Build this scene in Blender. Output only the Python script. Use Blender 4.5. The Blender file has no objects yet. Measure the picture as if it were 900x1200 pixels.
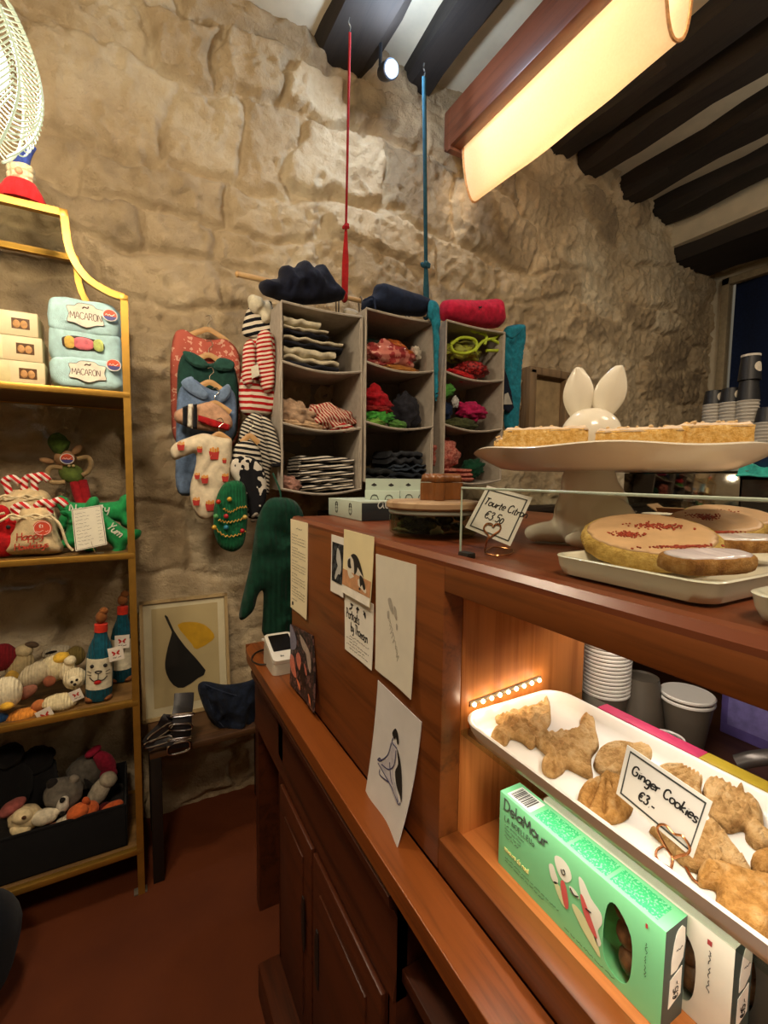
import bpy, bmesh, math, random
import numpy as np
from mathutils import Vector, Matrix, Euler, noise
from mathutils.geometry import delaunay_2d_cdt
random.seed(7)
PI = math.pi
sc = bpy.context.scene
COL = sc.collection
V = Vector
WM = {}          # world matrix of every root / part (the scene is built without depsgraph updates)

# ------------------------------------------------------------------ camera
H = 1.465
FPX = 538.245
_y, _p, _r = 0.502336, 0.0745589, 0.0114835
fw = V((math.sin(_y)*math.cos(_p), math.cos(_y)*math.cos(_p), -math.sin(_p)))
rt = V((math.cos(_y), -math.sin(_y), 0)); up = rt.cross(fw)
rt, up = rt*math.cos(_r)+up*math.sin(_r), up*math.cos(_r)-rt*math.sin(_r)
cam = bpy.data.cameras.new('camera'); camo = bpy.data.objects.new('camera', cam); COL.objects.link(camo)
cam.sensor_fit = 'VERTICAL'; cam.sensor_height = 36; cam.lens = FPX*36/1200; cam.clip_start = .01
camo.matrix_world = Matrix(((rt.x, up.x, -fw.x, 0), (rt.y, up.y, -fw.y, 0), (rt.z, up.z, -fw.z, H), (0, 0, 0, 1)))
sc.camera = camo
def ray(x, y): return fw*FPX + rt*(x-450) - up*(y-600)
def onx(x, y, a): d = ray(x, y); return V((0, 0, H)) + d*(a/d.x)
def ony(x, y, b): d = ray(x, y); return V((0, 0, H)) + d*(b/d.y)
def onz(x, y, z): d = ray(x, y); return V((0, 0, H)) + d*((z-H)/d.z)

# ------------------------------------------------------------------ colours and materials
def lin(c):
    c = c.lstrip('#')
    o = []
    for i in (0, 2, 4):
        v = int(c[i:i+2], 16)/255
        o.append(v/12.92 if v <= .04045 else ((v+.055)/1.055)**2.4)
    return (*o, 1)
MATS = {}
def _base(name, rough, metal, spec=.5):
    m = bpy.data.materials.new(name); m.use_nodes = True
    nt = m.node_tree; b = nt.nodes['Principled BSDF']
    b.inputs['Roughness'].default_value = rough; b.inputs['Metallic'].default_value = metal
    b.inputs['Specular IOR Level'].default_value = spec
    return m, nt, b
def _coord(nt, scale=(1, 1, 1), rot=(0, 0, 0), kind='Object'):
    tc = nt.nodes.new('ShaderNodeTexCoord'); mp = nt.nodes.new('ShaderNodeMapping')
    mp.inputs['Scale'].default_value = scale; mp.inputs['Rotation'].default_value = rot
    nt.links.new(tc.outputs[kind], mp.inputs['Vector']); return mp.outputs['Vector']
def _noise(nt, vec, scale, detail=4, rough=.55, dist=0):
    n = nt.nodes.new('ShaderNodeTexNoise'); n.inputs['Scale'].default_value = scale
    n.inputs['Detail'].default_value = detail; n.inputs['Roughness'].default_value = rough; n.inputs['Distortion'].default_value = dist
    nt.links.new(vec, n.inputs['Vector']); return n.outputs['Fac']
def _ramp(nt, fac, stops, const=False):
    r = nt.nodes.new('ShaderNodeValToRGB'); el = r.color_ramp.elements
    if const: r.color_ramp.interpolation = 'CONSTANT'
    while len(el) < len(stops): el.new(.5)
    for e, (p, c) in zip(el, stops): e.position = p; e.color = lin(c) if isinstance(c, str) else c
    nt.links.new(fac, r.inputs['Fac']); return r.outputs['Color']
def _bump(nt, b, h, strength=.3, dist=.01):
    bp = nt.nodes.new('ShaderNodeBump'); bp.inputs['Strength'].default_value = strength; bp.inputs['Distance'].default_value = dist
    nt.links.new(h, bp.inputs['Height'])
    if b.inputs['Normal'].is_linked: nt.links.new(b.inputs['Normal'].links[0].from_socket, bp.inputs['Normal'])
    nt.links.new(bp.outputs['Normal'], b.inputs['Normal'])
def shade(c, k):
    c = c.lstrip('#'); return '#'+''.join('%02x' % max(0, min(255, int(int(c[i:i+2], 16)*k))) for i in (0, 2, 4))
def plain(col, rough=.5, metal=0, var=.06, vscale=30, bump=0, bscale=200, spec=.5, emit=0, trans=0, sss=0):
    key = ('plain', col, rough, metal, var, vscale, bump, bscale, emit, trans)
    if key in MATS: return MATS[key]
    m, nt, b = _base('paint_'+col.strip('#'), rough, metal, spec)
    vec = _coord(nt)
    c = _ramp(nt, _noise(nt, vec, vscale), [(.3, shade(col, 1-var)), (.7, shade(col, 1+var))])
    nt.links.new(c, b.inputs['Base Color'])
    if bump: _bump(nt, b, _noise(nt, vec, bscale, 3), bump, .002)
    if emit:
        b.inputs['Emission Color'].default_value = lin(col); b.inputs['Emission Strength'].default_value = emit
    if trans: b.inputs['Transmission Weight'].default_value = trans
    MATS[key] = m; return m
def cloth(col, var=.12, knit=0, bump=.5):
    """woven / knitted fabric; knit > 0 adds ribbing of that many rows per metre"""
    key = ('cloth', col, var, knit, bump)
    if key in MATS: return MATS[key]
    m, nt, b = _base('fabric_'+col.strip('#'), .92, 0, .2)
    vec = _coord(nt)
    c = _ramp(nt, _noise(nt, vec, 60, 5), [(.3, shade(col, 1-var)), (.7, shade(col, 1+var))])
    nt.links.new(c, b.inputs['Base Color'])
    b.inputs['Sheen Weight'].default_value = .06
    _bump(nt, b, _noise(nt, vec, 500, 2), bump, .002)
    if knit:
        w = nt.nodes.new('ShaderNodeTexWave'); w.inputs['Scale'].default_value = knit/6.283; w.inputs['Distortion'].default_value = .6
        w.inputs['Detail Scale'].default_value = 2
        nt.links.new(vec, w.inputs['Vector']); _bump(nt, b, w.outputs['Fac'], .5, .004)
    MATS[key] = m; return m
def stripes(stops, period, axis='Z', tilt=0, wob=.004, rough=.9):
    """cloth with printed or knitted stripes: stops = [(start 0..1, colour)] over one period in metres"""
    key = ('str', tuple(stops), period, axis, tilt, wob)
    if key in MATS: return MATS[key]
    m, nt, b = _base('striped_fabric', rough, 0, .2)
    vec = _coord(nt, rot=(0, tilt, 0))
    n = nt.nodes.new('ShaderNodeTexNoise'); n.inputs['Scale'].default_value = 14; nt.links.new(vec, n.inputs['Vector'])
    s = nt.nodes.new('ShaderNodeSeparateXYZ'); nt.links.new(vec, s.inputs['Vector'])
    a = nt.nodes.new('ShaderNodeMath'); a.operation = 'MULTIPLY_ADD'; a.inputs[1].default_value = wob*2
    nt.links.new(n.outputs['Fac'], a.inputs[0]); nt.links.new(s.outputs[axis], a.inputs[2])
    d = nt.nodes.new('ShaderNodeMath'); d.operation = 'DIVIDE'; d.inputs[1].default_value = period; nt.links.new(a.outputs[0], d.inputs[0])
    f = nt.nodes.new('ShaderNodeMath'); f.operation = 'FRACT'; nt.links.new(d.outputs[0], f.inputs[0])
    nt.links.new(_ramp(nt, f.outputs[0], stops, True), b.inputs['Base Color'])
    _bump(nt, b, _noise(nt, vec, 450, 2), .5, .002)
    MATS[key] = m; return m
def spots(base, dot, scale, thr=.5, rough=.9, bump=.5):
    key = ('spots', base, dot, scale, thr)
    if key in MATS: return MATS[key]
    m, nt, b = _base('speckled', rough, 0, .25)
    vec = _coord(nt)
    nt.links.new(_ramp(nt, _noise(nt, vec, scale, 2), [(0, base), (thr, dot)], True), b.inputs['Base Color'])
    _bump(nt, b, _noise(nt, vec, 300, 2), bump, .003)
    MATS[key] = m; return m
def wood(dark, light, axis='Y', rough=.38, scale=1, gloss=.5):
    key = ('wood', dark, light, axis, rough, scale)
    if key in MATS: return MATS[key]
    m, nt, b = _base('wood_'+light.strip('#'), rough, 0, gloss)
    s = [26*scale]*3; s['XYZ'.index(axis)] = 1.6*scale
    vec = _coord(nt, tuple(s))
    f = _noise(nt, vec, 1.0, 8, .6, .8)
    s2 = [170*scale]*3; s2['XYZ'.index(axis)] = 5*scale
    v2 = _coord(nt, tuple(s2)); g = _noise(nt, v2, 1.0, 3)
    mx = nt.nodes.new('ShaderNodeMath'); mx.operation = 'MULTIPLY_ADD'; mx.inputs[1].default_value = .35
    nt.links.new(g, mx.inputs[0]); nt.links.new(f, mx.inputs[2])
    nt.links.new(_ramp(nt, mx.outputs[0], [(.45, dark), (.68, shade(light, .93)), (.95, light)]), b.inputs['Base Color'])
    _bump(nt, b, g, .12, .001)
    MATS[key] = m; return m
def glass(tint='#fcfefc', rough=.01, thin=True):
    key = ('glass', tint, rough)
    if key in MATS: return MATS[key]
    m = bpy.data.materials.new('clear_glass'); m.use_nodes = True; nt = m.node_tree
    for n in list(nt.nodes): nt.nodes.remove(n)
    o = nt.nodes.new('ShaderNodeOutputMaterial'); t = nt.nodes.new('ShaderNodeBsdfTransparent'); g = nt.nodes.new('ShaderNodeBsdfGlossy')
    t.inputs['Color'].default_value = lin(tint); g.inputs['Roughness'].default_value = rough
    fr = nt.nodes.new('ShaderNodeFresnel'); fr.inputs['IOR'].default_value = 1.35; mx = nt.nodes.new('ShaderNodeMixShader')
    ge = nt.nodes.new('ShaderNodeNewGeometry'); iv = nt.nodes.new('ShaderNodeMath'); iv.operation = 'SUBTRACT'; iv.inputs[0].default_value = 1; nt.links.new(ge.outputs['Backfacing'], iv.inputs[1])
    ml = nt.nodes.new('ShaderNodeMath'); ml.operation = 'MULTIPLY'; nt.links.new(fr.outputs[0], ml.inputs[0]); nt.links.new(iv.outputs[0], ml.inputs[1])
    nt.links.new(ml.outputs[0], mx.inputs[0]); nt.links.new(t.outputs[0], mx.inputs[1]); nt.links.new(g.outputs[0], mx.inputs[2])
    nt.links.new(mx.outputs[0], o.inputs[0]); MATS[key] = m; return m
def emitter(col, strength):
    key = ('em', col, strength)
    if key in MATS: return MATS[key]
    m, nt, b = _base('glowing', .4, 0); b.inputs['Base Color'].default_value = lin(col)
    b.inputs['Emission Color'].default_value = lin(col); b.inputs['Emission Strength'].default_value = strength
    MATS[key] = m; return m

# ------------------------------------------------------------------ mesh builder
class Fr:
    """a flat frame: origin o, unit axes u (right), v (up), n = u x v (towards the viewer of the face)"""
    def __init__(s, o, u, v): s.o = V(o); s.u = V(u).normalized(); s.v = V(v).normalized(); s.n = s.u.cross(s.v)
    def __call__(s, a, b, c=0): return s.o + s.u*a + s.v*b + s.n*c
    def inv(s, p): d = V(p)-s.o; return (d.dot(s.u), d.dot(s.v), d.dot(s.n))
def cat(pts, k=6, closed=False):
    """Catmull-Rom through pts"""
    P = [V(p) for p in pts]; n = len(P); out = []
    if n < 3: return P
    for i in range(n if closed else n-1):
        p0 = P[(i-1) % n] if closed or i else P[0]*2-P[1]
        p1 = P[i]; p2 = P[(i+1) % n]
        p3 = P[(i+2) % n] if closed or i+2 < n else P[-1]*2-P[-2]
        for j in range(k):
            t = j/k
            out.append(.5*((2*p1)+(p2-p0)*t+(2*p0-5*p1+4*p2-p3)*t*t+(3*p1-p0-3*p2+p3)*t**3))
    if not closed: out.append(P[-1])
    return out
class MB:
    def __init__(s): s.v = []; s.f = []; s.mi = []; s.M = Matrix(); s.cur = 0
    def add(s, vs, fs):
        o = len(s.v); s.v += [s.M @ V(p) for p in vs]
        s.f += [tuple(i+o for i in f) for f in fs]; s.mi += [s.cur]*len(fs); return s
    def box(s, c, d, bev=0, seg=2, R=None):
        bm = bmesh.new(); bmesh.ops.create_cube(bm, size=1)
        for v in bm.verts: v.co = V((v.co.x*d[0], v.co.y*d[1], v.co.z*d[2]))
        if bev: bmesh.ops.bevel(bm, geom=bm.edges[:], offset=min(bev, min(d)*.49), segments=seg, affect='EDGES', profile=.5)
        R = R or Matrix(); bm.verts.index_update()
        s.add([(R @ v.co)+V(c) for v in bm.verts], [[v.index for v in f.verts] for f in bm.faces]); bm.free(); return s
    def bx(s, lo, hi, bev=0, seg=2):
        return s.box([(a+b)/2 for a, b in zip(lo, hi)], [abs(b-a) for a, b in zip(lo, hi)], bev, seg)
    def tube(s, pts, r, n=8, closed=False, cap=True, flat=1, upv=None):
        P = [V(p) for p in pts]; N = len(P)
        if N < 2: return s
        rs = r if isinstance(r, (list, tuple)) else [r]*N
        vs = []; prev = None
        for i in range(N):
            t = (P[(i+1) % N]-P[(i-1) % N]) if closed else (P[min(i+1, N-1)]-P[max(i-1, 0)])
            if t.length < 1e-9: t = V((0, 0, 1))
            t.normalize()
            if upv is not None: a = V(upv) - t*t.dot(V(upv))
            elif prev is None: a = V((0, 0, 1)) if abs(t.z) < .9 else V((1, 0, 0)); a = a - t*t.dot(a)
            else: a = prev - t*t.dot(prev)
            if a.length < 1e-6: a = t.orthogonal()
            a.normalize(); prev = a; b = t.cross(a)
            for k in range(n):
                th = 2*PI*(k+.5)/n
                vs.append(P[i]+(a*math.cos(th)*flat+b*math.sin(th))*rs[i])
        fs = []
        for i in range(N if closed else N-1):
            for k in range(n):
                j = (i+1) % N
                fs.append((i*n+k, i*n+(k+1) % n, j*n+(k+1) % n, j*n+k))
        if cap and not closed: fs += [tuple(range(n-1, -1, -1)), tuple((N-1)*n+k for k in range(n))]
        return s.add(vs, fs)
    def lathe(s, prof, c=(0, 0, 0), n=32, R=None, sx=1, sy=1):
        R = R or Matrix(); vs = []; fs = []
        for r, z in prof:
            for k in range(n):
                a = 2*PI*k/n; vs.append((R @ V((r*math.cos(a)*sx, r*math.sin(a)*sy, z)))+V(c))
        for i in range(len(prof)-1):
            for k in range(n): fs.append((i*n+k, i*n+(k+1) % n, (i+1)*n+(k+1) % n, (i+1)*n+k))
        if prof[0][0] > 1e-5: fs.append(tuple(range(n-1, -1, -1)))
        if prof[-1][0] > 1e-5: fs.append(tuple((len(prof)-1)*n+k for k in range(n)))
        return s.add(vs, fs)
    def ell(s, c, r, R=None, n=20, m=12, nz=0, nscale=20, power=1):
        """ellipsoid, optionally lumpy (nz metres) or squarish (power < 1)"""
        R = R or Matrix(); vs = []; fs = []
        sp = lambda x: math.copysign(abs(x)**power, x)
        for i in range(m+1):
            ph = -PI/2+PI*i/m
            for k in range(n):
                th = 2*PI*k/n
                p = V((sp(math.cos(ph))*sp(math.cos(th)), sp(math.cos(ph))*sp(math.sin(th)), sp(math.sin(ph))))
                q = (R @ V((p.x*r[0], p.y*r[1], p.z*r[2])))+V(c)
                if nz: q = q+(R @ p)*nz*noise.noise(q*nscale)*2
                vs.append(q)
        for i in range(m):
            for k in range(n): fs.append((i*n+k, i*n+(k+1) % n, (i+1)*n+(k+1) % n, (i+1)*n+k))
        return s.add(vs, fs)
    def grid(s, fn, nu, nv, thick=None):
        """surface fn(u, v), u v in 0..1; thick = offset function or metres along the normal gives it a second side"""
        P = [[V(fn(i/nu, j/nv)) for j in range(nv+1)] for i in range(nu+1)]
        vs = [p for row in P for p in row]; w = nv+1
        fs = [(i*w+j, (i+1)*w+j, (i+1)*w+j+1, i*w+j+1) for i in range(nu) for j in range(nv)]
        if thick:
            nn = []
            for i in range(nu+1):
                for j in range(nv+1):
                    a = P[min(i+1, nu)][j]-P[max(i-1, 0)][j]; b = P[i][min(j+1, nv)]-P[i][max(j-1, 0)]
                    q = a.cross(b); nn.append(q.normalized() if q.length > 1e-12 else V((0, 0, 1)))
            o = len(vs); vs = vs+[p-q*thick for p, q in zip(vs, nn)]
            fs += [tuple(reversed([k+o for k in f])) for f in fs]
            rim = [i*w for i in range(nu+1)]+[nu*w+j for j in range(1, w)]+[i*w+nv for i in range(nu-1, -1, -1)]+[j for j in range(nv-1, 0, -1)]
            fs += [(rim[(k+1) % len(rim)], rim[k], rim[k]+o, rim[(k+1) % len(rim)]+o) for k in range(len(rim))]
        return s.add(vs, fs)
    def prism(s, poly, fr, t, back=0):
        """polygon (a, b) in frame fr, from depth back to back+t"""
        n = len(poly)
        vs = [fr(a, b, back+t) for a, b in poly]+[fr(a, b, back) for a, b in poly]
        fs = [tuple(range(n)), tuple(range(2*n-1, n-1, -1))]
        ar = sum(poly[i][0]*poly[(i+1) % n][1]-poly[(i+1) % n][0]*poly[i][1] for i in range(n))
        if ar < 0: fs = [tuple(reversed(f)) for f in fs]
        for i in range(n):
            j = (i+1) % n; q = (i, i+n, j+n, j); fs.append(q if ar > 0 else tuple(reversed(q)))
        return s.add(vs, fs)
    def puff(s, poly, fr, t, w, res, flat=False, wr=0, wscale=18, extra=None, seed=0, bend=None):
        """padded outline: constrained triangulation of the outline, swelling to t at distance w from its edge.
        flat: back stays flat; extra(a, b) adds height; bend(a, b) shifts both sides"""
        P = []
        n = len(poly)
        for i in range(n):
            a = V(poly[i][:2]); b = V(poly[(i+1) % n][:2]); k = max(1, int((b-a).length/res))
            P += [a.lerp(b, j/k) for j in range(k)]
        xs = [p.x for p in P]; ys = [p.y for p in P]; no = len(P)
        A = np.array([[p.x, p.y] for p in P]); B = np.roll(A, -1, 0); E = B-A; L = np.maximum((E**2).sum(1), 1e-14)
        def dist(q):
            tt = np.clip(((q-A)*E).sum(1)/L, 0, 1); return math.sqrt((((A+E*tt[:, None])-q)**2).sum(1).min())
        def inside(q):
            c = (A[:, 1] > q[1]) != (B[:, 1] > q[1])
            dy = np.where(np.abs(E[:, 1]) < 1e-12, 1e-12, E[:, 1])
            return bool((c & (q[0] < A[:, 0]+(q[1]-A[:, 1])*E[:, 0]/dy)).sum() % 2)
        Q = []; y = min(ys)+res*.5; row = 0
        while y < max(ys):
            x = min(xs)+res*(.5 if row % 2 else 0)
            while x < max(xs):
                q = np.array((x, y))
                if inside(q) and dist(q) > res*.45: Q.append(V((x, y)))
                x += res
            y += res*.866; row += 1
        r = delaunay_2d_cdt(P+Q, [(i, (i+1) % no) for i in range(no)], [], 1, 1e-6)
        vv, ff = r[0], r[2]
        top, bot = [], []
        for p in vv:
            d = min(dist(np.array((p.x, p.y)))/w, 1); h = t*math.sqrt(max(0, 1-(1-d)**2))
            e = 0
            if wr:
                q3 = V((p.x*wscale, p.y*wscale*.5, seed*3.1)); q4 = q3+V((noise.noise(q3*.7), noise.noise(q3*.7+V((5, 0, 0))), 0))*.9
                e += wr*d*(noise.noise(q3)+(.55-abs(noise.noise(q4*1.3))*2.2))
            if extra: e += extra(p.x, p.y)*d*d
            bd = bend(p.x, p.y) if bend else 0
            top.append(fr(p.x, p.y, h+e+bd)); bot.append(fr(p.x, p.y, (0 if flat else -h*.6)+bd))
        k = len(vv); fs = []
        for f in ff:
            f = list(f)
            if (vv[f[1]]-vv[f[0]]).cross(vv[f[2]]-vv[f[0]]) < 0: f.reverse()
            fs.append(tuple(f)); fs.append(tuple(i+k for i in reversed(f)))
        s.add(top+bot, fs)
        return s
    def build(s, name, mat, parent=None, world=False, smooth=True, origin=None, auto=35):
        vs = s.v
        if parent is not None:
            if world: iv = WM[parent].inverted(); vs = [iv @ p for p in vs]
            loc = None
        else:
            lo = [min(p[i] for p in vs) for i in range(3)]; hi = [max(p[i] for p in vs) for i in range(3)]
            loc = V(origin) if origin is not None else V(((lo[0]+hi[0])/2, (lo[1]+hi[1])/2, lo[2]))
            vs = [p-loc for p in vs]
        me = bpy.data.meshes.new(name); me.from_pydata([tuple(p) for p in vs], [], s.f)
        ms = mat if isinstance(mat, (list, tuple)) else [mat]
        for m in ms: me.materials.append(m)
        if len(ms) > 1: me.polygons.foreach_set('material_index', s.mi)
        bm = bmesh.new(); bm.from_mesh(me); bmesh.ops.remove_doubles(bm, verts=bm.verts, dist=2e-6); bm.to_mesh(me); bm.free()
        if smooth:
            me.shade_smooth()
            if auto: me.set_sharp_from_angle(angle=math.radians(auto))
        me.update()
        o = bpy.data.objects.new(name, me); COL.objects.link(o)
        if parent is not None: o.parent = parent; WM[o] = WM[parent].copy()
        else: o.location = loc; WM[o] = Matrix.Translation(loc)
        return o
def tag(o, label=None, cat_=None, group=None, kind=None):
    if label: o['label'] = label
    if cat_: o['category'] = cat_
    if group: o['group'] = group
    if kind: o['kind'] = kind
    return o
def thing(name, label, cat_, loc=(0, 0, 0), rot=(0, 0, 0), group=None, scale=1):
    o = bpy.data.objects.new(name, None); COL.objects.link(o); o.empty_display_size = .03
    o.location = loc; o.rotation_euler = rot; o.scale = (scale,)*3
    WM[o] = Matrix.Translation(V(loc)) @ Euler(rot).to_matrix().to_4x4() @ Matrix.Scale(scale, 4)
    return tag(o, label, cat_, group)
def struct(name, mb, mat, parent=None, **k):
    o = mb.build(name, mat, parent, **k)
    if parent is None: o['kind'] = 'structure'
    return o
def dup(root, loc, rot, label, group=None, scale=None):
    """copy of a thing with its parts and sub-parts"""
    r = root.copy(); COL.objects.link(r); r.location = loc; r.rotation_euler = rot
    if scale: r.scale = (scale,)*3
    r['label'] = label
    if group: r['group'] = group
    WM[r] = Matrix.Translation(V(loc)) @ Euler(rot).to_matrix().to_4x4() @ Matrix.Scale(r.scale[0], 4)
    for ch in list(root.children):
        c = ch.copy(); COL.objects.link(c); c.parent = r; WM[c] = WM[r]
        for g in list(ch.children):
            d = g.copy(); COL.objects.link(d); d.parent = c; WM[d] = WM[r]
    return r
RZ = lambda a: Matrix.Rotation(a, 4, 'Z')
RX = lambda a: Matrix.Rotation(a, 4, 'X')
RY = lambda a: Matrix.Rotation(a, 4, 'Y')
def rot_to(d):
    """rotation taking +Z to direction d"""
    return V((0, 0, 1)).rotation_difference(V(d)).to_matrix().to_4x4()
def px_poly(pts, fr, plane):
    """outline points on the world plane y = plane, given in frame coordinates"""
    return [fr.inv(ony(x, y, plane))[:2] for x, y in pts]
def soft(poly, r=.22, it=2):
    """corner cutting: keeps hems straight and rounds only the corners"""
    P = [V(p[:2]) for p in poly]
    for _ in range(it):
        Q = []
        for i in range(len(P)): a, b = P[i], P[(i+1) % len(P)]; Q += [a.lerp(b, r), a.lerp(b, 1-r)]
        P = Q
    return [(p.x, p.y) for p in P]
def smooth2(poly, k=4): return [(p.x, p.y) for p in cat([V((a, b, 0)) for a, b in poly], k, True)]

# ------------------------------------------------------------------ a pen: single-stroke lettering
GLY = {
 'a': '5|40 50 25 48 5 35 2 15 14 1 30 8 42 28 44 50 43 15 52 0', 'b': '5|8 90 6 45 6 4/6 30 20 48 40 42 44 20 30 2 6 6', 'c': '4|38 40 25 50 8 40 3 20 14 2 38 8',
 'd': '5|44 90 43 45 44 4 50 0/43 32 28 50 8 42 3 18 16 1 34 8 43 28', 'e': '4.4|5 26 40 30 36 46 20 50 6 38 4 14 18 0 40 10', 'f': '3.4|36 82 24 90 16 76 14 30 12 -5/2 46 32 48',
 'g': '5|42 42 24 50 6 38 4 18 18 4 36 14 42 42 42 -10 32 -34 8 -28', 'h': '5|8 90 6 40 6 0/6 26 20 46 36 44 42 26 43 2', 'i': '2|10 48 9 20 12 0/12 66 13 64', 'j': '2.4|14 48 14 -10 4 -32 -8 -26/15 66 16 64',
 'k': '4.4|7 90 6 40 5 0/38 48 8 22 40 0', 'l': '2|9 90 8 30 12 0', 'm': '7.4|6 48 6 0/6 26 18 46 30 42 33 22 33 0/33 26 46 46 60 42 63 20 65 0', 'n': '5|6 48 6 0/6 26 20 46 36 43 42 24 43 0',
 'o': '4.8|24 50 6 40 3 20 14 2 30 2 44 18 42 38 24 50', 'p': '5|7 48 5 0 4 -36/6 28 20 48 38 44 43 24 32 4 8 6', 'q': '5|42 46 22 50 5 36 5 14 18 2 38 14/43 48 42 0 44 -34',
 'r': '3.6|6 48 6 0/6 26 16 42 34 47', 's': '4|36 42 22 50 8 42 10 30 32 20 34 8 20 0 4 6', 't': '3.4|14 78 13 20 18 2 30 4/2 50 30 52', 'u': '5|6 48 5 16 16 1 32 8 41 30/42 48 42 14 50 0',
 'v': '4.4|4 48 20 0 40 50', 'w': '6.6|4 48 16 0 32 40 46 0 62 50', 'x': '4.4|4 48 40 0/38 48 2 0', 'y': '4.8|5 48 8 18 22 8 40 24/43 48 40 0 28 -32 6 -28', 'z': '4.2|4 48 38 48 4 0 40 2',
 'A': '6|2 0 28 92 54 0/12 34 46 34', 'B': '5.6|6 90 6 0/6 90 36 86 40 66 30 50 8 48 42 42 48 20 36 2 6 0', 'C': '6|52 74 34 92 10 76 4 44 12 12 34 0 54 14', 'D': '6.2|8 90 7 0/2 88 36 86 56 60 52 24 30 2 2 2',
 'E': '5|46 88 8 90 6 0 46 2/7 48 38 50', 'G': '6.4|54 76 34 92 10 76 4 42 14 8 36 0 54 16 54 40 34 40', 'H': '6|7 90 6 0/52 90 52 0/6 46 52 48', 'I': '2.4|10 90 10 0', 'L': '5|7 90 6 2 44 2', 'M': '7.4|6 0 10 90 36 24 60 90 66 0',
 'N': '6.4|6 0 8 90 52 0 54 90', 'O': '6.4|30 92 8 74 4 40 14 8 34 0 54 20 56 58 46 84 30 92', 'P': '5.4|7 90 6 0/6 88 38 86 46 66 34 46 7 44', 'R': '5.8|7 90 6 0/6 88 38 86 44 66 32 48 8 46/26 46 50 0', 'S': '5|42 80 24 92 8 78 12 58 38 42 42 18 24 0 4 12',
 'T': '5.6|2 88 50 90/26 90 25 0', 'U': '6|7 90 6 26 18 2 38 2 50 26 50 90', 'V': '5.6|3 90 26 0 50 90', 'Y': '5.4|4 90 26 46 48 90/26 46 24 0',
 'W': '8|3 90 20 0 38 70 56 0 74 90', 'F': '5|46 88 8 90 6 0/7 48 38 50', 'Z': '5.4|4 88 48 88 4 2 50 2',
 '€': '5.4|48 74 32 86 14 70 8 40 16 10 34 2 50 14/2 50 38 54/0 34 36 36', '0': '4.4|20 60 6 48 4 20 16 2 32 12 34 44 20 60', '1': '3|4 56 18 76 18 0', '2': '5|6 66 22 84 40 66 30 38 4 2 44 4', '3': '5|6 76 24 88 38 72 22 48 40 32 34 6 16 0 4 12', '4': '5|34 0 34 84 4 28 46 28',
 '5': '5|42 86 10 86 8 52 30 54 42 30 28 2 4 8', '6': '5|36 84 14 60 4 28 14 2 34 6 40 28 26 44 8 34', '7': '5|4 84 44 86 16 0', '8': '5|24 88 10 74 20 50 40 28 28 2 8 14 16 44 38 72 24 88', '9': '5|40 60 22 84 6 62 18 42 38 58 36 0', '.': '2|8 4 11 2', ',': '2|10 4 6 -12', '-': '4|4 26 34 28', '!': '2|10 90 10 28/10 4 11 2', "'": '2|10 90 8 70', ':': '2|8 44 10 42/8 6 10 4', '~': '5|2 24 12 34 22 24 34 32 44 24', '&': '6|50 4 14 66 26 88 36 70 8 26 18 2 50 40', '/': '4|2 -4 36 92', ' ': '3.2|'}
def text_width(t, size, gap=.08): return sum(float(GLY.get(c, GLY['o']).split('|')[0])*10+100*gap for c in t)*size/100
def pen(mb, t, fr, a, b, size, r, slant=0, gap=.08, jit=0, rot=0, c=.0006, flat=.35, sx=1):
    """write t on frame fr, baseline start (a, b), cap height ~size"""
    x = 0; cr, sr = math.cos(rot), math.sin(rot); rnd = random.Random(len(t)+int(size*1e5))
    for ch in t:
        w, _, st = GLY.get(ch, GLY['o']).partition('|'); dy = rnd.uniform(-jit, jit)
        for q in (st.split('/') if st else []):
            n = [float(k) for k in q.split()]; P = []
            for i in range(0, len(n), 2):
                X = (x+n[i]*sx+slant*n[i+1])*size/100; Y = (n[i+1]+dy*100)*size/100
                P.append(fr(a+X*cr-Y*sr, b+X*sr+Y*cr, c))
            P = cat(P, 3) if len(P) > 2 else P
            mb.tube(P, r, 5, upv=fr.n, flat=flat)
        x += float(w)*10*sx+100*gap
    return mb
def scribble(mb, fr, a, b, width, size, r, seed=0, c=.0006):
    """a row of illegible small print: short word-like runs of wavy pen strokes"""
    rnd = random.Random(seed); x = a
    while x < a+width-size:
        L = min(rnd.uniform(1.5, 5)*size, a+width-x)
        k = max(3, int(L/size*2.2)); P = [fr(x+L*i/k, b+size*(.5+.5*rnd.uniform(-1, 1)*(1 if i % 2 else -1)*.8), c) for i in range(k+1)]
        mb.tube(P, r, 4, upv=fr.n, flat=.35); x += L+size*.8
    return mb
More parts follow.
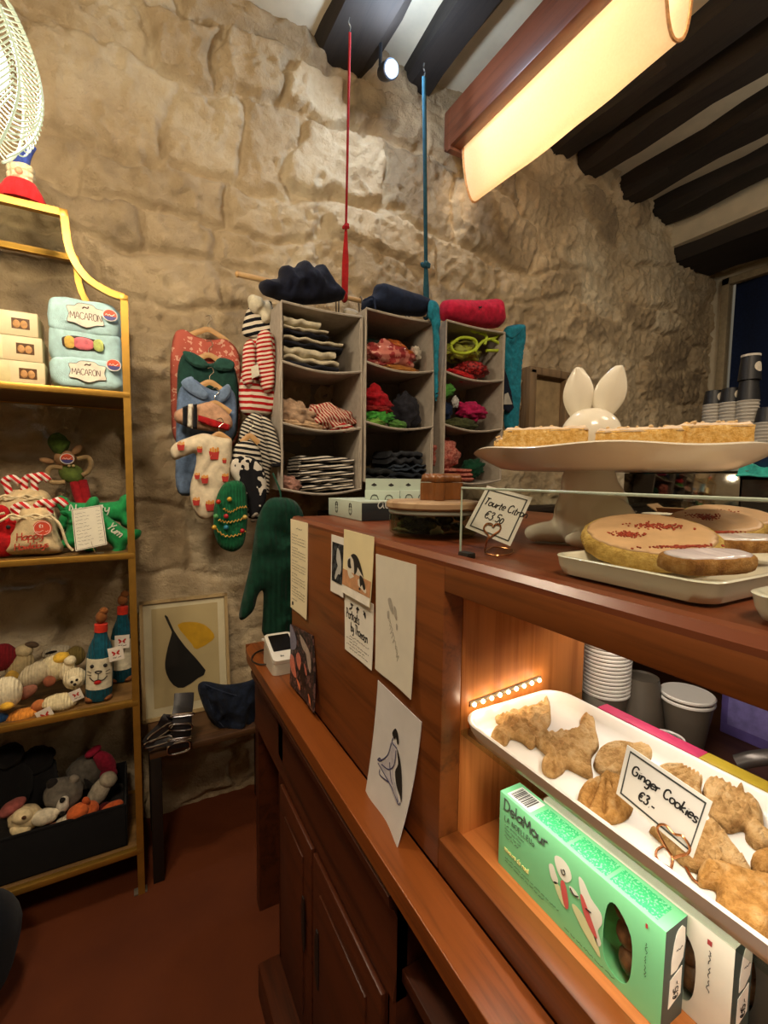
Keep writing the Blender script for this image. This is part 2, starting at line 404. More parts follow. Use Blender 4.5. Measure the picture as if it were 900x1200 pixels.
# ================================================================== THE ROOM
def vnoise(x, y, f, seed):
    rs = np.random.RandomState(seed); T = rs.rand(257, 257)
    X = x*f+1000; Y = y*f+1000; xi = np.floor(X).astype(int); yi = np.floor(Y).astype(int)
    a = X-xi; b = Y-yi; a = a*a*(3-2*a); b = b*b*(3-2*b); xi %= 256; yi %= 256
    return (T[xi, yi]*(1-a)+T[xi+1, yi]*a)*(1-b)+(T[xi, yi+1]*(1-a)+T[xi+1, yi+1]*a)*b
def fbm(x, y, f, seed, o=4):
    return sum(vnoise(x, y, f*2**i, seed+i)*.5**i for i in range(o))/sum(.5**i for i in range(o))-.5
def wall_base(x): return 2.12+np.clip((x-2.4)/2.1, 0, 1)**1.6*.17
def stone_wall():
    X0, X1, Z0, Z1, st = -2.3, 4.6, 0.0, 3.6, .0105
    nx = int((X1-X0)/st); nz = int((Z1-Z0)/st)
    x, z = np.meshgrid(np.linspace(X0, X1, nx), np.linspace(Z0, Z1, nz), indexing='ij')
    wx = x+.13*fbm(x, z, 2.6, 11)*2+.045*fbm(x, z, 9, 31)*2; wz = z+.13*fbm(x, z, 1.9, 21)*2+.05*fbm(x, z, 6, 41)*2
    rs = np.random.RandomState(5); edges = [0]
    while edges[-1] < 4: edges.append(edges[-1]+rs.uniform(.17, .34))
    edges = np.array(edges); row = np.clip(np.searchsorted(edges, wz)-1, 0, len(edges)-2)
    dz = np.minimum(wz-edges[row], edges[row+1]-wz)
    dx = np.full_like(x, 9.); sid = np.zeros_like(x, int)
    for r in range(len(edges)-1):
        m = row == r; c = [-3.0]
        while c[-1] < 5.5: c.append(c[-1]+rs.uniform(.2, .62))
        c = np.array(c); k = np.clip(np.searchsorted(c, wx[m])-1, 0, len(c)-2)
        dx[m] = np.minimum(wx[m]-c[k], c[k+1]-wx[m]); sid[m] = r*50+k
    d = np.minimum(dx, dz)
    rnd = rs.rand(4000); pr = rnd[sid % 4000]; pr2 = rnd[(sid*7+3) % 4000]
    g = np.clip(d/.032, 0, 1); g = g*g*(3-2*g)
    low = np.clip((1.75-z)/.5, 0, 1)*np.clip((1.6-x)/.6, 0, 1)          # the smoother ashlar low on the left
    rough = 1-.7*low
    # joints smeared over with mortar in places
    smear = np.clip(fbm(x, z, 1.7, 51)*3+.72, 0.2, 1.1)
    h = (.040*g*smear + .034*(pr-.5)*g)*(.55+.45*rough)
    h += .045*fbm(x, z, 1.5, 61, 3) + (.042*fbm(x, z, 6, 71, 5)+.030*np.maximum(0, .5-np.abs(fbm(x, z, 9, 81, 3))*6))*rough
    pit = fbm(x, z, 22, 91, 3); h -= .016*np.clip(-pit-.18, 0, .3)*6*rough
    h += .016*fbm(x, z, 34, 95, 2)*(.4+.6*rough)
    y = wall_base(x)-h
    tone = np.clip(.5+(pr2-.5)*.55*g+(1-g)*.10+fbm(x, z, 2.6, 101)*.7+fbm(x, z, 30, 111)*.25, 0, 1)
    v = np.stack([x, y, z], -1).reshape(-1, 3)
    idx = np.arange(nx*nz).reshape(nx, nz)
    f = np.stack([idx[:-1, :-1], idx[1:, :-1], idx[1:, 1:], idx[:-1, 1:]], -1).reshape(-1, 4)
    me = bpy.data.meshes.new('wall_back'); me.vertices.add(len(v)); me.vertices.foreach_set('co', v.ravel().astype(np.float32))
    me.loops.add(f.size); me.loops.foreach_set('vertex_index', f.ravel().astype(np.int32))
    me.polygons.add(len(f)); me.polygons.foreach_set('loop_start', (np.arange(len(f))*4).astype(np.int32)); me.polygons.foreach_set('loop_total', np.full(len(f), 4, np.int32))
    me.update(calc_edges=True); me.shade_smooth()
    at = me.attributes.new('tone', 'FLOAT', 'POINT'); at.data.foreach_set('value', tone.ravel().astype(np.float32))
    o = bpy.data.objects.new('wall_back', me); COL.objects.link(o); o['kind'] = 'structure'; WM[o] = Matrix()
    m, nt, b = _base('limestone', .9, 0, .25)
    a = nt.nodes.new('ShaderNodeAttribute'); a.attribute_name = 'tone'
    vec = _coord(nt)
    mx = nt.nodes.new('ShaderNodeMath'); mx.operation = 'MULTIPLY_ADD'; mx.inputs[1].default_value = .5
    sb = nt.nodes.new('ShaderNodeMath'); sb.operation = 'SUBTRACT'; sb.inputs[1].default_value = .5
    nt.links.new(_noise(nt, vec, 9, 8, .65), sb.inputs[0]); nt.links.new(sb.outputs[0], mx.inputs[0]); nt.links.new(a.outputs['Fac'], mx.inputs[2])
    nt.links.new(_ramp(nt, mx.outputs[0], [(.10, '#8c7b62'), (.35, '#ac9878'), (.6, '#bfab8a'), (.9, '#d6c8aa')]), b.inputs['Base Color'])
    _bump(nt, b, _noise(nt, vec, 16, 6, .7, .6), .45, .03); _bump(nt, b, _noise(nt, vec, 55, 6, .7), .8, .016); _bump(nt, b, _noise(nt, vec, 230, 3, .7), .35, .003)
    me.materials.append(m)
stone_wall()

PLASTER = plain('#cfc5ac', .9, 0, .05, 6, .25, 40)
fl, fnt, fb = _base('terracotta_floor', .75, 0, .25)
fv = _coord(fnt)
fnt.links.new(_ramp(fnt, _noise(fnt, fv, 3, 5), [(.3, '#51240d'), (.7, '#632f12')]), fb.inputs['Base Color'])
_bump(fnt, fb, _noise(fnt, fv, 90, 3), .2, .003)
struct('floor', MB().bx((-2.4, -3, -.08), (4.7, 2.35, 0)), fl)
struct('ceiling', MB().bx((-2.4, -3, 3.52), (4.7, 2.35, 3.62)), PLASTER)
struct('wall_left', MB().bx((-2.4, -3, 0), (-2.3, 2.35, 3.62)), PLASTER)
struct('wall_front', MB().bx((-2.4, -3.1, 0), (4.7, -3, 3.62)), PLASTER)
# right wall with its window opening
mb = MB(); mb.bx((4.55, -3, 0), (4.7, 2.4, .9)); mb.bx((4.55, -3, 3.2), (4.7, 2.4, 3.62)); mb.bx((4.55, 2.2, .9), (4.7, 2.4, 3.2)); mb.bx((4.55, -3, .9), (4.7, -.6, 3.2))
struct('wall_right', mb, PLASTER)
mb = MB()
for lo, hi in (((4.5, 2.14, .9), (4.56, 2.2, 3.2)), ((4.5, -.66, .9), (4.56, -.6, 3.2)), ((4.5, -.66, 3.14), (4.56, 2.2, 3.2)), ((4.5, -.66, .9), (4.56, 2.2, .95))): mb.bx(lo, hi, .005)
wf = struct('window_1', mb, plain('#9a8c70', .6, 0, .08))
mb = MB(); mb.grid(lambda u, v: (4.60+.018*math.sin(u*46+.6*math.sin(v*3)), -.6+2.74*u, .92+2.26*v), 180, 4, .004)
tag(mb.build('blackout_curtain', cloth('#15213e', .15)), 'dark navy curtain closed over the window behind the paper cups', 'curtain')

# dark timber ceiling beams; each a slightly crooked baulk
BEAM = wood('#15110e', '#2b231d', 'Y', .8); 
def beam(n, x0, x1, zb, zt=3.53, mat=None, seed=0):
    rnd = random.Random(seed); mb = MB(); N = 26; rings = []
    for i in range(N+1):
        y = 2.2-5.2*i/N; j = lambda k: .022*noise.noise(V((y*2.3, k*7.7+seed, 0)))*2
        c = .03
        rings.append([V((x0+j(1), y, zt)), V((x0+j(1), y, zb+c+j(2))), V((x0+c+j(3), y, zb+j(4))), V((x1-c+j(5), y, zb+j(6))), V((x1+j(7), y, zb+c+j(8))), V((x1+j(7), y, zt))])
    vs = [p for r in rings for p in r]; fs = []
    for i in range(N):
        for k in range(6): fs.append((i*6+k, (i+1)*6+k, (i+1)*6+(k+1) % 6, i*6+(k+1) % 6))
    fs += [tuple(range(6)), tuple(reversed([N*6+k for k in range(6)]))]
    mb.add(vs, fs); return struct('trim_%d' % n, mb, mat or BEAM, auto=25)
for n, (x0, x1, zb) in enumerate(((.76, 1.04, 3.36), (1.25, 1.41, 3.42), (2.24, 2.42, 3.42), (2.50, 2.71, 3.40), (2.97, 3.17, 3.40), (3.43, 3.68, 3.41)), 1):
    beam(n, x0, x1, zb, seed=n)
beam(7, 3.74, 4.32, 3.17, 3.30, seed=9)
struct('trim_8', MB().bx((3.71, -3, 3.27), (4.56, 2.22, 3.53), .01), PLASTER)
# the lower plaster soffit on the left of the first beam, broken edge
mb = MB(); fr = Fr((0, 0, 3.40), (1, 0, 0), (0, -1, 0))
edge = [(.77+.02*math.sin(k*1.9)+.02*math.sin(k*.7), -2.15+.26*k) for k in range(21)]
mb.prism([(-2.35, -2.15), *edge, (-2.35, 3.0)], fr, -.13)
struct('trim_9', mb, PLASTER)
# dark panelling low on the stone wall behind the counter
mb = MB()
mb.bx((.8, 1.99, 0), (4.5, 2.08, 1.27), .004); mb.bx((.78, 1.96, 1.27), (4.5, 2.09, 1.305), .006)
for k in range(12): mb.bx((.82+k*.3, 1.982, .12), (.82+k*.3+.27, 1.992, 1.2), .004)
struct('trim_10', mb, wood('#140d09', '#2c1d14', 'Z', .6))
mb = MB()
for lo, hi in (((2.09, 2.02, 1.66), (2.15, 2.10, 2.13)), ((2.40, 2.02, 1.66), (2.46, 2.10, 2.13)), ((2.09, 2.02, 2.09), (2.46, 2.10, 2.14)), ((2.09, 2.02, 1.64), (2.46, 2.10, 1.68))):
    mb.box([(a+b)/2 for a, b in zip(lo, hi)], [b-a for a, b in zip(lo, hi)], .012)
t = mb.build('wall_niche_frame', wood('#4a3a2a', '#8a7050', 'Z', .85)); tag(t, 'small weathered wooden frame set into the stone wall behind the rabbit ears', 'frame')
tag(MB().bx((2.14, 2.066, 1.67), (2.41, 2.09, 2.10)).build('panel', plain('#9c8560', .9, 0, .12, 12), t, world=True))

# ================================================================== LIGHTS
def area(name, loc, to, w, h, energy, col):
    l = bpy.data.lights.new(name, 'AREA'); l.shape = 'RECTANGLE'; l.size = w; l.size_y = h; l.energy = energy; l.color = lin(col)[:3]
    o = bpy.data.objects.new(name, l); COL.objects.link(o); o.location = loc
    o.rotation_euler = (V(to)-V(loc)).to_track_quat('-Z', 'Y').to_euler(); return o
def point(name, loc, energy, col, r=.03):
    l = bpy.data.lights.new(name, 'POINT'); l.energy = energy; l.color = lin(col)[:3]; l.shadow_soft_size = r
    o = bpy.data.objects.new(name, l); COL.objects.link(o); o.location = loc; return o
def spot(name, loc, to, energy, col, ang, blend=.6, r=.04):
    l = bpy.data.lights.new(name, 'SPOT'); l.energy = energy; l.color = lin(col)[:3]; l.spot_size = math.radians(ang); l.spot_blend = blend; l.shadow_soft_size = r
    o = bpy.data.objects.new(name, l); COL.objects.link(o); o.location = loc
    o.rotation_euler = (V(to)-V(loc)).to_track_quat('-Z', 'Y').to_euler(); return o
w = bpy.data.worlds.new('room_air'); sc.world = w; w.use_nodes = True
w.node_tree.nodes['Background'].inputs[0].default_value = lin('#c9bda6'); w.node_tree.nodes['Background'].inputs[1].default_value = .15
sc.view_settings.view_transform = 'Standard'; sc.view_settings.look = 'None'; sc.view_settings.gamma = 1; sc.view_settings.use_curve_mapping = False
sc.view_settings.exposure = 0.42
sc.cycles.use_denoising = True; sc.cycles.max_bounces = 7; sc.cycles.transparent_max_bounces = 12; sc.cycles.sample_clamp_indirect = 4
sc.cycles.caustics_reflective = False; sc.cycles.caustics_refractive = False

# woven pendant lamp: an egg of fine wires round a bulb
PC = V((-.238, 1.25, 2.262))
pd = thing('pendant_lamp', 'glowing pale woven wire pendant lamp hanging above the gold bookcase', 'lamp', PC)
mb = MB()
def egg(th, t):                       # t 0 bottom .. 1 top
    r = .112*math.sin(PI*min(1, t*.93+.035))**.60*(1-.38*t); z = -.148+.33*t
    return V((r*math.cos(th), r*math.sin(th), z))
petals = 7
for k in range(petals):
    for j in range(22):
        a0 = 2*PI*k/petals; pts = []
        for i in range(15):
            s = i/14; t = .03+.9*min(1, (j/21)*.78+.24*s*s+.02)
            pts.append(egg(a0+2*PI/petals*s*1.02, t)*(1+.05*math.sin(PI*s)))
        mb.tube(pts, .0016, 4)
    mb.tube([egg(2*PI*k/petals+.12*math.sin(i*.25), i/20) *1.01 for i in range(21)], .0028, 5)
wire = emitter('#dfe6b8', .62); wire.node_tree.nodes['Principled BSDF'].inputs['Base Color'].default_value = lin('#2a2a20')  # dark wires with their own emission, standing in for the bulb's light on them
mb.build('woven_shade', wire, pd)
mb = MB().ell((0, 0, .02), (.04, .04, .055)); mb.build('bulb', emitter('#fff6dc', 7), pd)
MB().tube([(0, 0, .07), (0, 0, .26), (.002, 0, .98)], .004, 6).build('cord', plain('#3a342c', .7), pd)
MB().lathe([(.022, .06), (.022, .13), (.008, .15)], n=16).build('bulb_holder', plain('#d8d2c0', .5), pd)
point('pendant_light', PC+V((0, 0, .02)), 60, '#ffebcc', .07)

# cold white spot lamp on the beam
SP = ony(452, 84, 1.86)
sp = thing('spot_lamp', 'small cold white spot lamp shining on the dark beam', 'lamp', SP)
mb = MB().lathe([(.028, .03), (.034, 0), (.036, -.055), (.030, -.06)], n=20, R=RX(-1.1)); mb.build('lamp_body', plain('#20242a', .4), sp)
mb = MB().ell((0, -.035, -.012), (.031, .026, .031)); mb.build('bulb', emitter('#dff0ff', 90), sp)
MB().tube([(0, .03, .02), (0, .05, .06), (0, .05, .17)], .008, 8).build('bracket', plain('#20242a', .4), sp)
point('spot_light', SP+V((0, -.075, -.03)), 13, '#cfe4ff', .03)

# sling lamp: timber bar with a hanging trough of unbleached cloth
sl = thing('sling_lamp', 'long ceiling lamp of glowing cream cloth slung under a red brown timber bar', 'lamp', (1.55, 1.5, 3.1))
BARM = wood('#3c1c0f', '#6e3c24', 'Y', .45)
mb = MB().bx((1.43, .2, 3.115), (1.50, 2.02, 3.30), .006).bx((1.50, .2, 3.27), (1.69, 2.10, 3.30), .003).bx((1.43, 1.965, 3.10), (1.69, 2.0, 3.30), .006)
mb.build('timber_bar', BARM, sl, world=True)
U = cat([V((1.503, 0, 3.15)), V((1.512, 0, 3.05)), V((1.535, 0, 2.94)), V((1.575, 0, 2.888)), V((1.62, 0, 2.915)), V((1.65, 0, 3.0)), V((1.66, 0, 3.14))], 5)
def slf(u, v):
    p = U[min(len(U)-1, int(round(u*(len(U)-1))))]; y = 1.955-1.0*v
    return (p.x+.006*noise.noise(V((y*5, u*3, 0))), y, p.z+.008*noise.noise(V((y*3, u*5, 4)))-(.015*math.sin(PI*v)))
mb = MB().grid(slf, len(U)-1, 40, .003)
m, nt, b = _base('linen_shade', .95, 0, .1); vec = _coord(nt)
nt.links.new(_ramp(nt, _noise(nt, vec, 120, 4), [(.3, '#e6d3b0'), (.7, '#f2e3c6')]), b.inputs['Base Color'])
tr = nt.nodes.new('ShaderNodeBsdfTranslucent'); tr.inputs['Color'].default_value = lin('#f7ead2'); ms_ = nt.nodes.new('ShaderNodeMixShader'); ms_.inputs[0].default_value = .6
out = nt.nodes['Material Output']; nt.links.new(b.outputs[0], ms_.inputs[1]); nt.links.new(tr.outputs[0], ms_.inputs[2]); nt.links.new(ms_.outputs[0], out.inputs[0])
_bump(nt, b, _noise(nt, vec, 350, 2), .4, .002)
shd = mb.build('cloth_shade', m, sl, world=True)
for v in (0, 1): tag(MB().tube([V(slf(i/30, v)) for i in range(31)], .006, 6).build('hem', cloth('#d9a066'), shd, world=True))
mb = MB().tube([(1.585, 1.93, 3.21), (1.585, 1.0, 3.21)], .012, 10); mb.build('light_tube', emitter('#fff0dc', 4), sl, world=True)
area('sling_light', (1.585, 1.46, 3.19), (1.585, 1.46, 2.0), .04, .9, 6.5, '#ffecd4').rotation_euler = (0, 0, 0)
# ceiling lights out of view behind the photographer, then an added fill
area('shop_light_warm', (-.4, -.7, 3.35), (.3, .8, 1.2), .5, .5, 42, '#ffe6c6')
area('shop_light_counter', (1.3, -.5, 3.3), (.9, .4, 1.2), .5, .5, 14, '#ffe6c6')
point('added_back_fill', (2.6, .25, 2.9), 16, '#fff0dc', .12)  # fill light added beside the back counter to brighten the cups
# ================================================================== THE COUNTER
A = .375; ZT = 1.3585; ZL = .8976; OT = 1.309; OB = .9475; YE = .508; YF = 1.2
WY = wood('#4c260f', '#83471e', 'Y', .38); WZ = wood('#4a220f', '#7d3d1c', 'Z', .4); WD = wood('#2c1308', '#502511', 'Y', .42)
WLIT = wood('#92501e', '#c67a3c', 'Z', .5, 1, .3); WLITY = wood('#92501e', '#c0763c', 'Y', .5, 1, .3)  # case inside: lighter wood tone, glow of the case lights put into the colour
ct = thing('display_counter', 'red brown wooden display counter with a lit opening and papers taped to its front', 'counter', (.6, .3, ZL))
mb = MB(); mb.bx((A, YE, ZL), (A+.035, YF, ZT-.012), .003); mb.bx((A, -.7, OT), (A+.035, YE, ZT-.012), .002)
mb.bx((A, -.7, ZL), (A+.035, YE, OB), .002); mb.bx((A, -.7, OB), (A+.035, -.3, OT), .002)
mb.build('front_panel', WY, ct, world=True)
mb = MB()      # top board with a chamfered, slightly raised lip and a groove behind it
prof = [(A, ZT-.014), (A, ZT-.008), (A+.006, ZT), (A+.019, ZT+.001), (A+.024, ZT-.003), (A+.030, ZT-.003), (A+.034, ZT-.001), (1.18, ZT-.001), (1.18, ZT-.045), (A+.036, ZT-.045), (A+.036, ZT-.014)]
n = len(prof); vs = [V((x, y, z)) for y in (-.7, YF) for x, z in prof]
mb.add(vs, [tuple(range(n)), tuple(range(2*n-1, n-1, -1))]+[((i+1) % n, i, i+n, (i+1) % n+n) for i in range(n)])
mb.build('top_board', wood('#4a2313', '#7a4026', 'Y', .3), ct, world=True, auto=30)
MB().bx((A+.035, YE, ZL), (.675, YE+.022, ZT-.046), .001).build('end_panel', WLIT, ct, world=True)
MB().bx((A+.035, -.322, ZL), (.675, -.3, ZT-.046), .001).build('end_panel', WLIT, ct, world=True)
MB().bx((A+.035, -.3, .918), (.675, YE, .937), .001).build('case_floor', WLITY, ct, world=True)
MB().bx((A+.035, YF-.022, ZL), (1.18, YF, ZT-.046), .001).build('side_panel', WZ, ct, world=True)
mb = MB().bx((.405, -.29, 1.0985), (.665, .502, 1.1045), .001); mb.build('glass_shelf', glass('#eef5f0'), ct, world=True)
for y in (.49, -.28):
    for x in (.43, .63): MB().bx((x-.006, y-.012, 1.088), (x+.006, y+.018, 1.0985), .002).build('shelf_pin', plain('#b8b2a6', .3, .8), ct, world=True)
# string of small lamps along the end panel
led = thing('light_string', 'short string of tiny warm lights along the end wall of the display case', 'lights', (.49, .50, 1.14))
mb = MB().tube([(.425, .5065, 1.136), (.49, .5065, 1.140), (.57, .5065, 1.146)], .004, 6, flat=.5, upv=(0, 1, 0)); mb.build('strip', plain('#6a5a44', .5), led, world=True)
for k in range(9):
    p = V((.430+k*.0165, .502, 1.1365+k*.00115)); MB().ell(p, (.0034, .0028, .0034), n=10, m=8).build('bulb', emitter('#ffe2a8', 9), led, world=True)
    if k % 2 == 0: point('string_glow', p+V((0, -.012, .002)), .022, '#ffe6c4', .004)
area('case_strip_light', (.425, .20, 1.303), (.52, .10, 1.0), .78, .02, 1.2, '#fff2e0')
area('added_case_fill_low', (.409, .10, 1.09), (.44, .10, .96), .7, .012, .6, '#fff2e0')  # added strip below the glass shelf, brightens the fronts of the treat boxes

lg = thing('serving_ledge', 'narrow red brown wooden serving ledge running along the counter front', 'ledge', (.4, .4, ZL))
pts = [(.312, -.7), (.312, 1.47), (.318, 1.515), (.34, 1.545), (.37, 1.555), (.9, 1.555), (.9, 1.205), (A-.001, 1.205), (A-.001, -.7)]
LB = smooth2(pts[1:5], 1)
mb = MB(); pl = [pts[0]]+[(p.x, p.y) for p in cat([V((a, b, 0)) for a, b in pts[1:6]], 4)]+pts[6:]
mb.prism(pl, Fr((0, 0, ZL), (1, 0, 0), (0, 1, 0)), -.034)
o = mb.build('ledge_board', wood('#4c250e', '#8a4a1e', 'Y', .33), lg, world=True); bv = o.modifiers.new('bevel', 'BEVEL'); bv.width = .007; bv.segments = 3; bv.limit_method = 'ANGLE'
cb = thing('base_cabinet', 'dark brown wooden cabinet with doors and an open niche under the ledge', 'cabinet', (.5, .4, 0))
Zb = ZL-.0345
mb = MB()
mb.bx((.336, .575, .1), (.352, 1.2, .66)); mb.bx((.336, 1.16, .1), (.36, 1.2, Zb)); mb.bx((.336, .555, .1), (.70, .58, Zb)); mb.bx((.352, 1.18, .1), (.70, 1.2, Zb))
mb.bx((.66, -.7, 0), (.70, 1.5, Zb)); mb.bx((.342, 1.46, 0), (.70, 1.5, Zb)); mb.bx((.336, -.7, .1), (.70, -.66, Zb)); mb.bx((.336, -.7, .1), (.66, 1.2, .125))
mb.build('carcass', WD, cb, world=True)
mb = MB(); prof = [(.336, .66), (.330, .665), (.332, .68), (.336, .70), (.336, .80), (.330, .815), (.322, .822), (.320, .84), (.328, .846), (.336, Zb), (.355, Zb), (.355, .66)]
n = len(prof); vs = [V((x, y, z)) for y in (.555, 1.46) for x, z in prof]
mb.add(vs, [tuple(range(n)), tuple(range(2*n-1, n-1, -1))]+[((i+1) % n, i, i+n, (i+1) % n+n) for i in range(n)])
mb.build('moulded_rail', WD, cb, world=True)
for y0, y1, hy in ((.585, .90, .86), (.91, 1.155, .95)):
    fr = Fr((.336, 0, 0), (0, -1, 0), (0, 0, 1)); mb = MB(); mb.bx((.326, y0, .135), (.336, y1, .645), .003)
    mb.bx((.322, y0+.05, .19), (.327, y1-.05, .59), .002)
    d = mb.build('door', WD, cb, world=True)
    mb = MB(); mb.tube([(.3215, hy, .50), (.3215, hy+.003, .47), (.3215, hy, .40), (.3215, hy-.003, .37)], [.006, .012, .012, .006], 8, upv=(1, 0, 0), flat=.25)
    tag(mb.build('finger_pull', plain('#160a05', .6), d, world=True))
MB().bx((.345, -.66, .690), (.66, .555, .712), .002).build('shelf', WD, cb, world=True)
MB().bx((.345, -.66, .40), (.66, .555, .42), .002).build('shelf', WD, cb, world=True)
MB().bx((.276, -.7, 0), (.66, 1.21, .1), .006).build('plinth', WD, cb, world=True)

# --- papers on the front panel: slightly curled sheets
PF = Fr((A, 0, 0), (0, -1, 0), (0, 0, 1))
def pf(x, y): q = onx(x, y, A); return (-q.y, q.z)
def sheet(name, label, cat_, corners, col, curl=.004, th=.0012, lift=.0012, group=None, mat=None, rough=.75):
    """corners: px TL, TR, BR, BL; returns thing + frame mapper S(s, t) with s,t in 0..1 from bottom left"""
    c = [pf(*q) for q in corners]
    root = thing(name, label, cat_, PF((c[2][0]+c[3][0])/2, (c[2][1]+c[3][1])/2, lift), (0, 0, 0), group)
    def S(s, t, d=0):
        a = (1-t)*((1-s)*c[3][0]+s*c[2][0])+t*((1-s)*c[0][0]+s*c[1][0]); b = (1-t)*((1-s)*c[3][1]+s*c[2][1])+t*((1-s)*c[0][1]+s*c[1][1])
        e = (1-t)**2*curl*(1+1.2*s)+curl*.25*math.sin(s*PI*2+1)*(1-t)
        return PF(a, b, lift+abs(e)+d)
    mb = MB().grid(lambda u, v: S(u, v), 10, 14, th)
    mb.build('sheet', mat or plain(col, rough, 0, .02, 20), root, world=True)
    return root, S
class SF:
    """lettering / drawing frame on a curled sheet (units: metres from its lower left corner)"""
    def __init__(s, S):
        s.S = S; s.w = (S(1, .5)-S(0, .5)).length; s.h = (S(.5, 1)-S(.5, 0)).length
        s.n = (S(1, 0)-S(0, 0)).cross(S(0, 1)-S(0, 0)).normalized()
    def __call__(s, a, b, c=0): return s.S(a/s.w, b/s.h, c)
INK = plain('#14120f', .7, 0, 0)
GREYINK = plain('#55504a', .7, 0, 0)
def blob(mb, f, pts, c=.0007, th=.0004, k=3, sm=True):
    """flat painted patch on a sheet; pts in metres"""
    P = smooth2(pts, k) if sm else pts
    class _: pass
    n = len(P); cx = sum(a for a, b in P)/n; cy = sum(b for a, b in P)/n
    vs = [f(a, b, c) for a, b in P]+[f(cx, cy, c)]
    ar = sum(P[i][0]*P[(i+1) % n][1]-P[(i+1) % n][0]*P[i][1] for i in range(n))
    mb.add(vs, [(i, (i+1) % n, n) if ar > 0 else ((i+1) % n, i, n) for i in range(n)])
def sc2(f, pts): return [(a*f.w, b*f.h) for a, b in pts]
# menu
r, S = sheet('printed_menu', 'tall cream printed menu taped to the far end of the counter front', 'paper', ((341, 608), (361, 613), (361.5, 726), (342, 711)), '#e8dcb8', .002)
f = SF(S); mb = MB(); k = 0; y = f.h*.90
scribble(mb, f, f.w*.36, y, f.w*.34, .006, .0006, 3); y -= .017
while y > f.h*.10:
    wd = (.35 if k % 4 == 0 else .8)*f.w; scribble(mb, f, f.w*.1, y, wd, .0035, .00045, k+10); y -= .0075 if k % 4 != 3 else .012; k += 1
blob(mb, f, sc2(f, [(.12, .045), (.2, .05), (.2, .085), (.12, .08)])); mb.build('print', INK, r, world=True)
# black and white snapshot
r, S = sheet('instant_photo', 'black and white photo in a white border half covered by the bulldog card', 'photo', ((389, 626), (405, 631), (405, 700), (389, 692)), '#e6e2d8', .002)
f = SF(S); mb = MB(); blob(mb, f, sc2(f, [(.1, .2), (1, .2), (1, .88), (.1, .88)]), sm=False); mb.build('picture', spots('#1a1b1c', '#3c4044', 60, .52), r, world=True)
mb = MB(); blob(mb, f, sc2(f, [(.35, .25), (.6, .3), (.8, .45), (.72, .7), (.5, .8), (.42, .6), (.55, .48), (.4, .38)]), .0012); mb.build('figure', plain('#b9bab6', .6), r, world=True)
# portraits card (lower sheet, partly under the bulldog card)
r, S = sheet('portrait_notice', 'white notice lettered Portraits under the bulldog card', 'paper', ((404, 690), (438, 708), (438.5, 785), (406, 760)), '#e9e6da', .002, lift=.0012)
f = SF(S); mb = MB(); 
for i, (s0, p) in enumerate(((.2, [(0, 0), (.1, .05), (.05, .1), (.14, .09)]), (.45, [(.02, 0), (.06, .1), (0, .06), (.1, .08)]), (.7, [(0, .1), (.06, .0), (.05, .08), (.0, .04)]))):
    mb.tube(cat([f((s0+a)*f.w, (.72+b)*f.h, .0008) for a, b in p], 3), .0016, 5, upv=f.n, flat=.3)
pen(mb, 'Portraits', f, f.w*.08, f.h*.56, .021, .0011, sx=.8, gap=0, jit=.06)
pen(mb, 'by Thomson', f, f.w*.24, f.h*.38, .020, .0011, sx=.8, gap=-.02, jit=.06, rot=-.05)
for k in range(5): scribble(mb, f, f.w*(.08 if k % 2 else .2), f.h*(.27-.05*k), f.w*(.7 if k != 1 else .4), .0035, .0004, 40+k)
mb.build('lettering', INK, r, world=True)
# bulldog card
r, S = sheet('dog_card', 'cream card with a black and white painted bulldog pinned at the counter top edge', 'card', ((405, 620), (440, 629), (438.5, 711), (404, 693)), '#e6d9ac', .0025, lift=.0035)
f = SF(S); mb = MB(); blob(mb, f, sc2(f, [(.01, .13), (.99, .13), (.99, .36), (.01, .38)]), sm=False); mb.build('painted_floor', plain('#c08d63', .7, 0, .08, 60), r, world=True)
mb = MB(); blob(mb, f, sc2(f, [(0, .0), (1, 0), (1, .125), (0, .125)]), sm=False); mb.build('white_margin', plain('#ece8dc', .7), r, world=True)
mb = MB(); blob(mb, f, sc2(f, [(.18, .55), (.32, .62), (.48, .64), (.62, .55), (.72, .4), (.76, .25), (.86, .22), (.84, .16), (.62, .17), (.56, .30), (.44, .34), (.3, .27), (.2, .36)]), .0010); mb.build('dog', plain('#ded6c4', .7), r, world=True)
mb = MB()
blob(mb, f, sc2(f, [(.30, .63), (.42, .67), (.56, .62), (.70, .46), (.74, .38), (.66, .44), (.56, .52), (.52, .42), (.44, .36), (.42, .48), (.38, .58)]), .0014)
blob(mb, f, sc2(f, [(.2, .54), (.28, .58), (.3, .5), (.33, .44), (.24, .43), (.2, .46)]), .0014); blob(mb, f, sc2(f, [(.62, .38), (.74, .36), (.84, .24), (.78, .2), (.72, .26), (.66, .22)]), .0014)
blob(mb, f, sc2(f, [(.62, .2), (.68, .2), (.66, .13), (.62, .13)]), .0014)
mb.build('dog_markings', plain('#1b1712', .7), r, world=True)
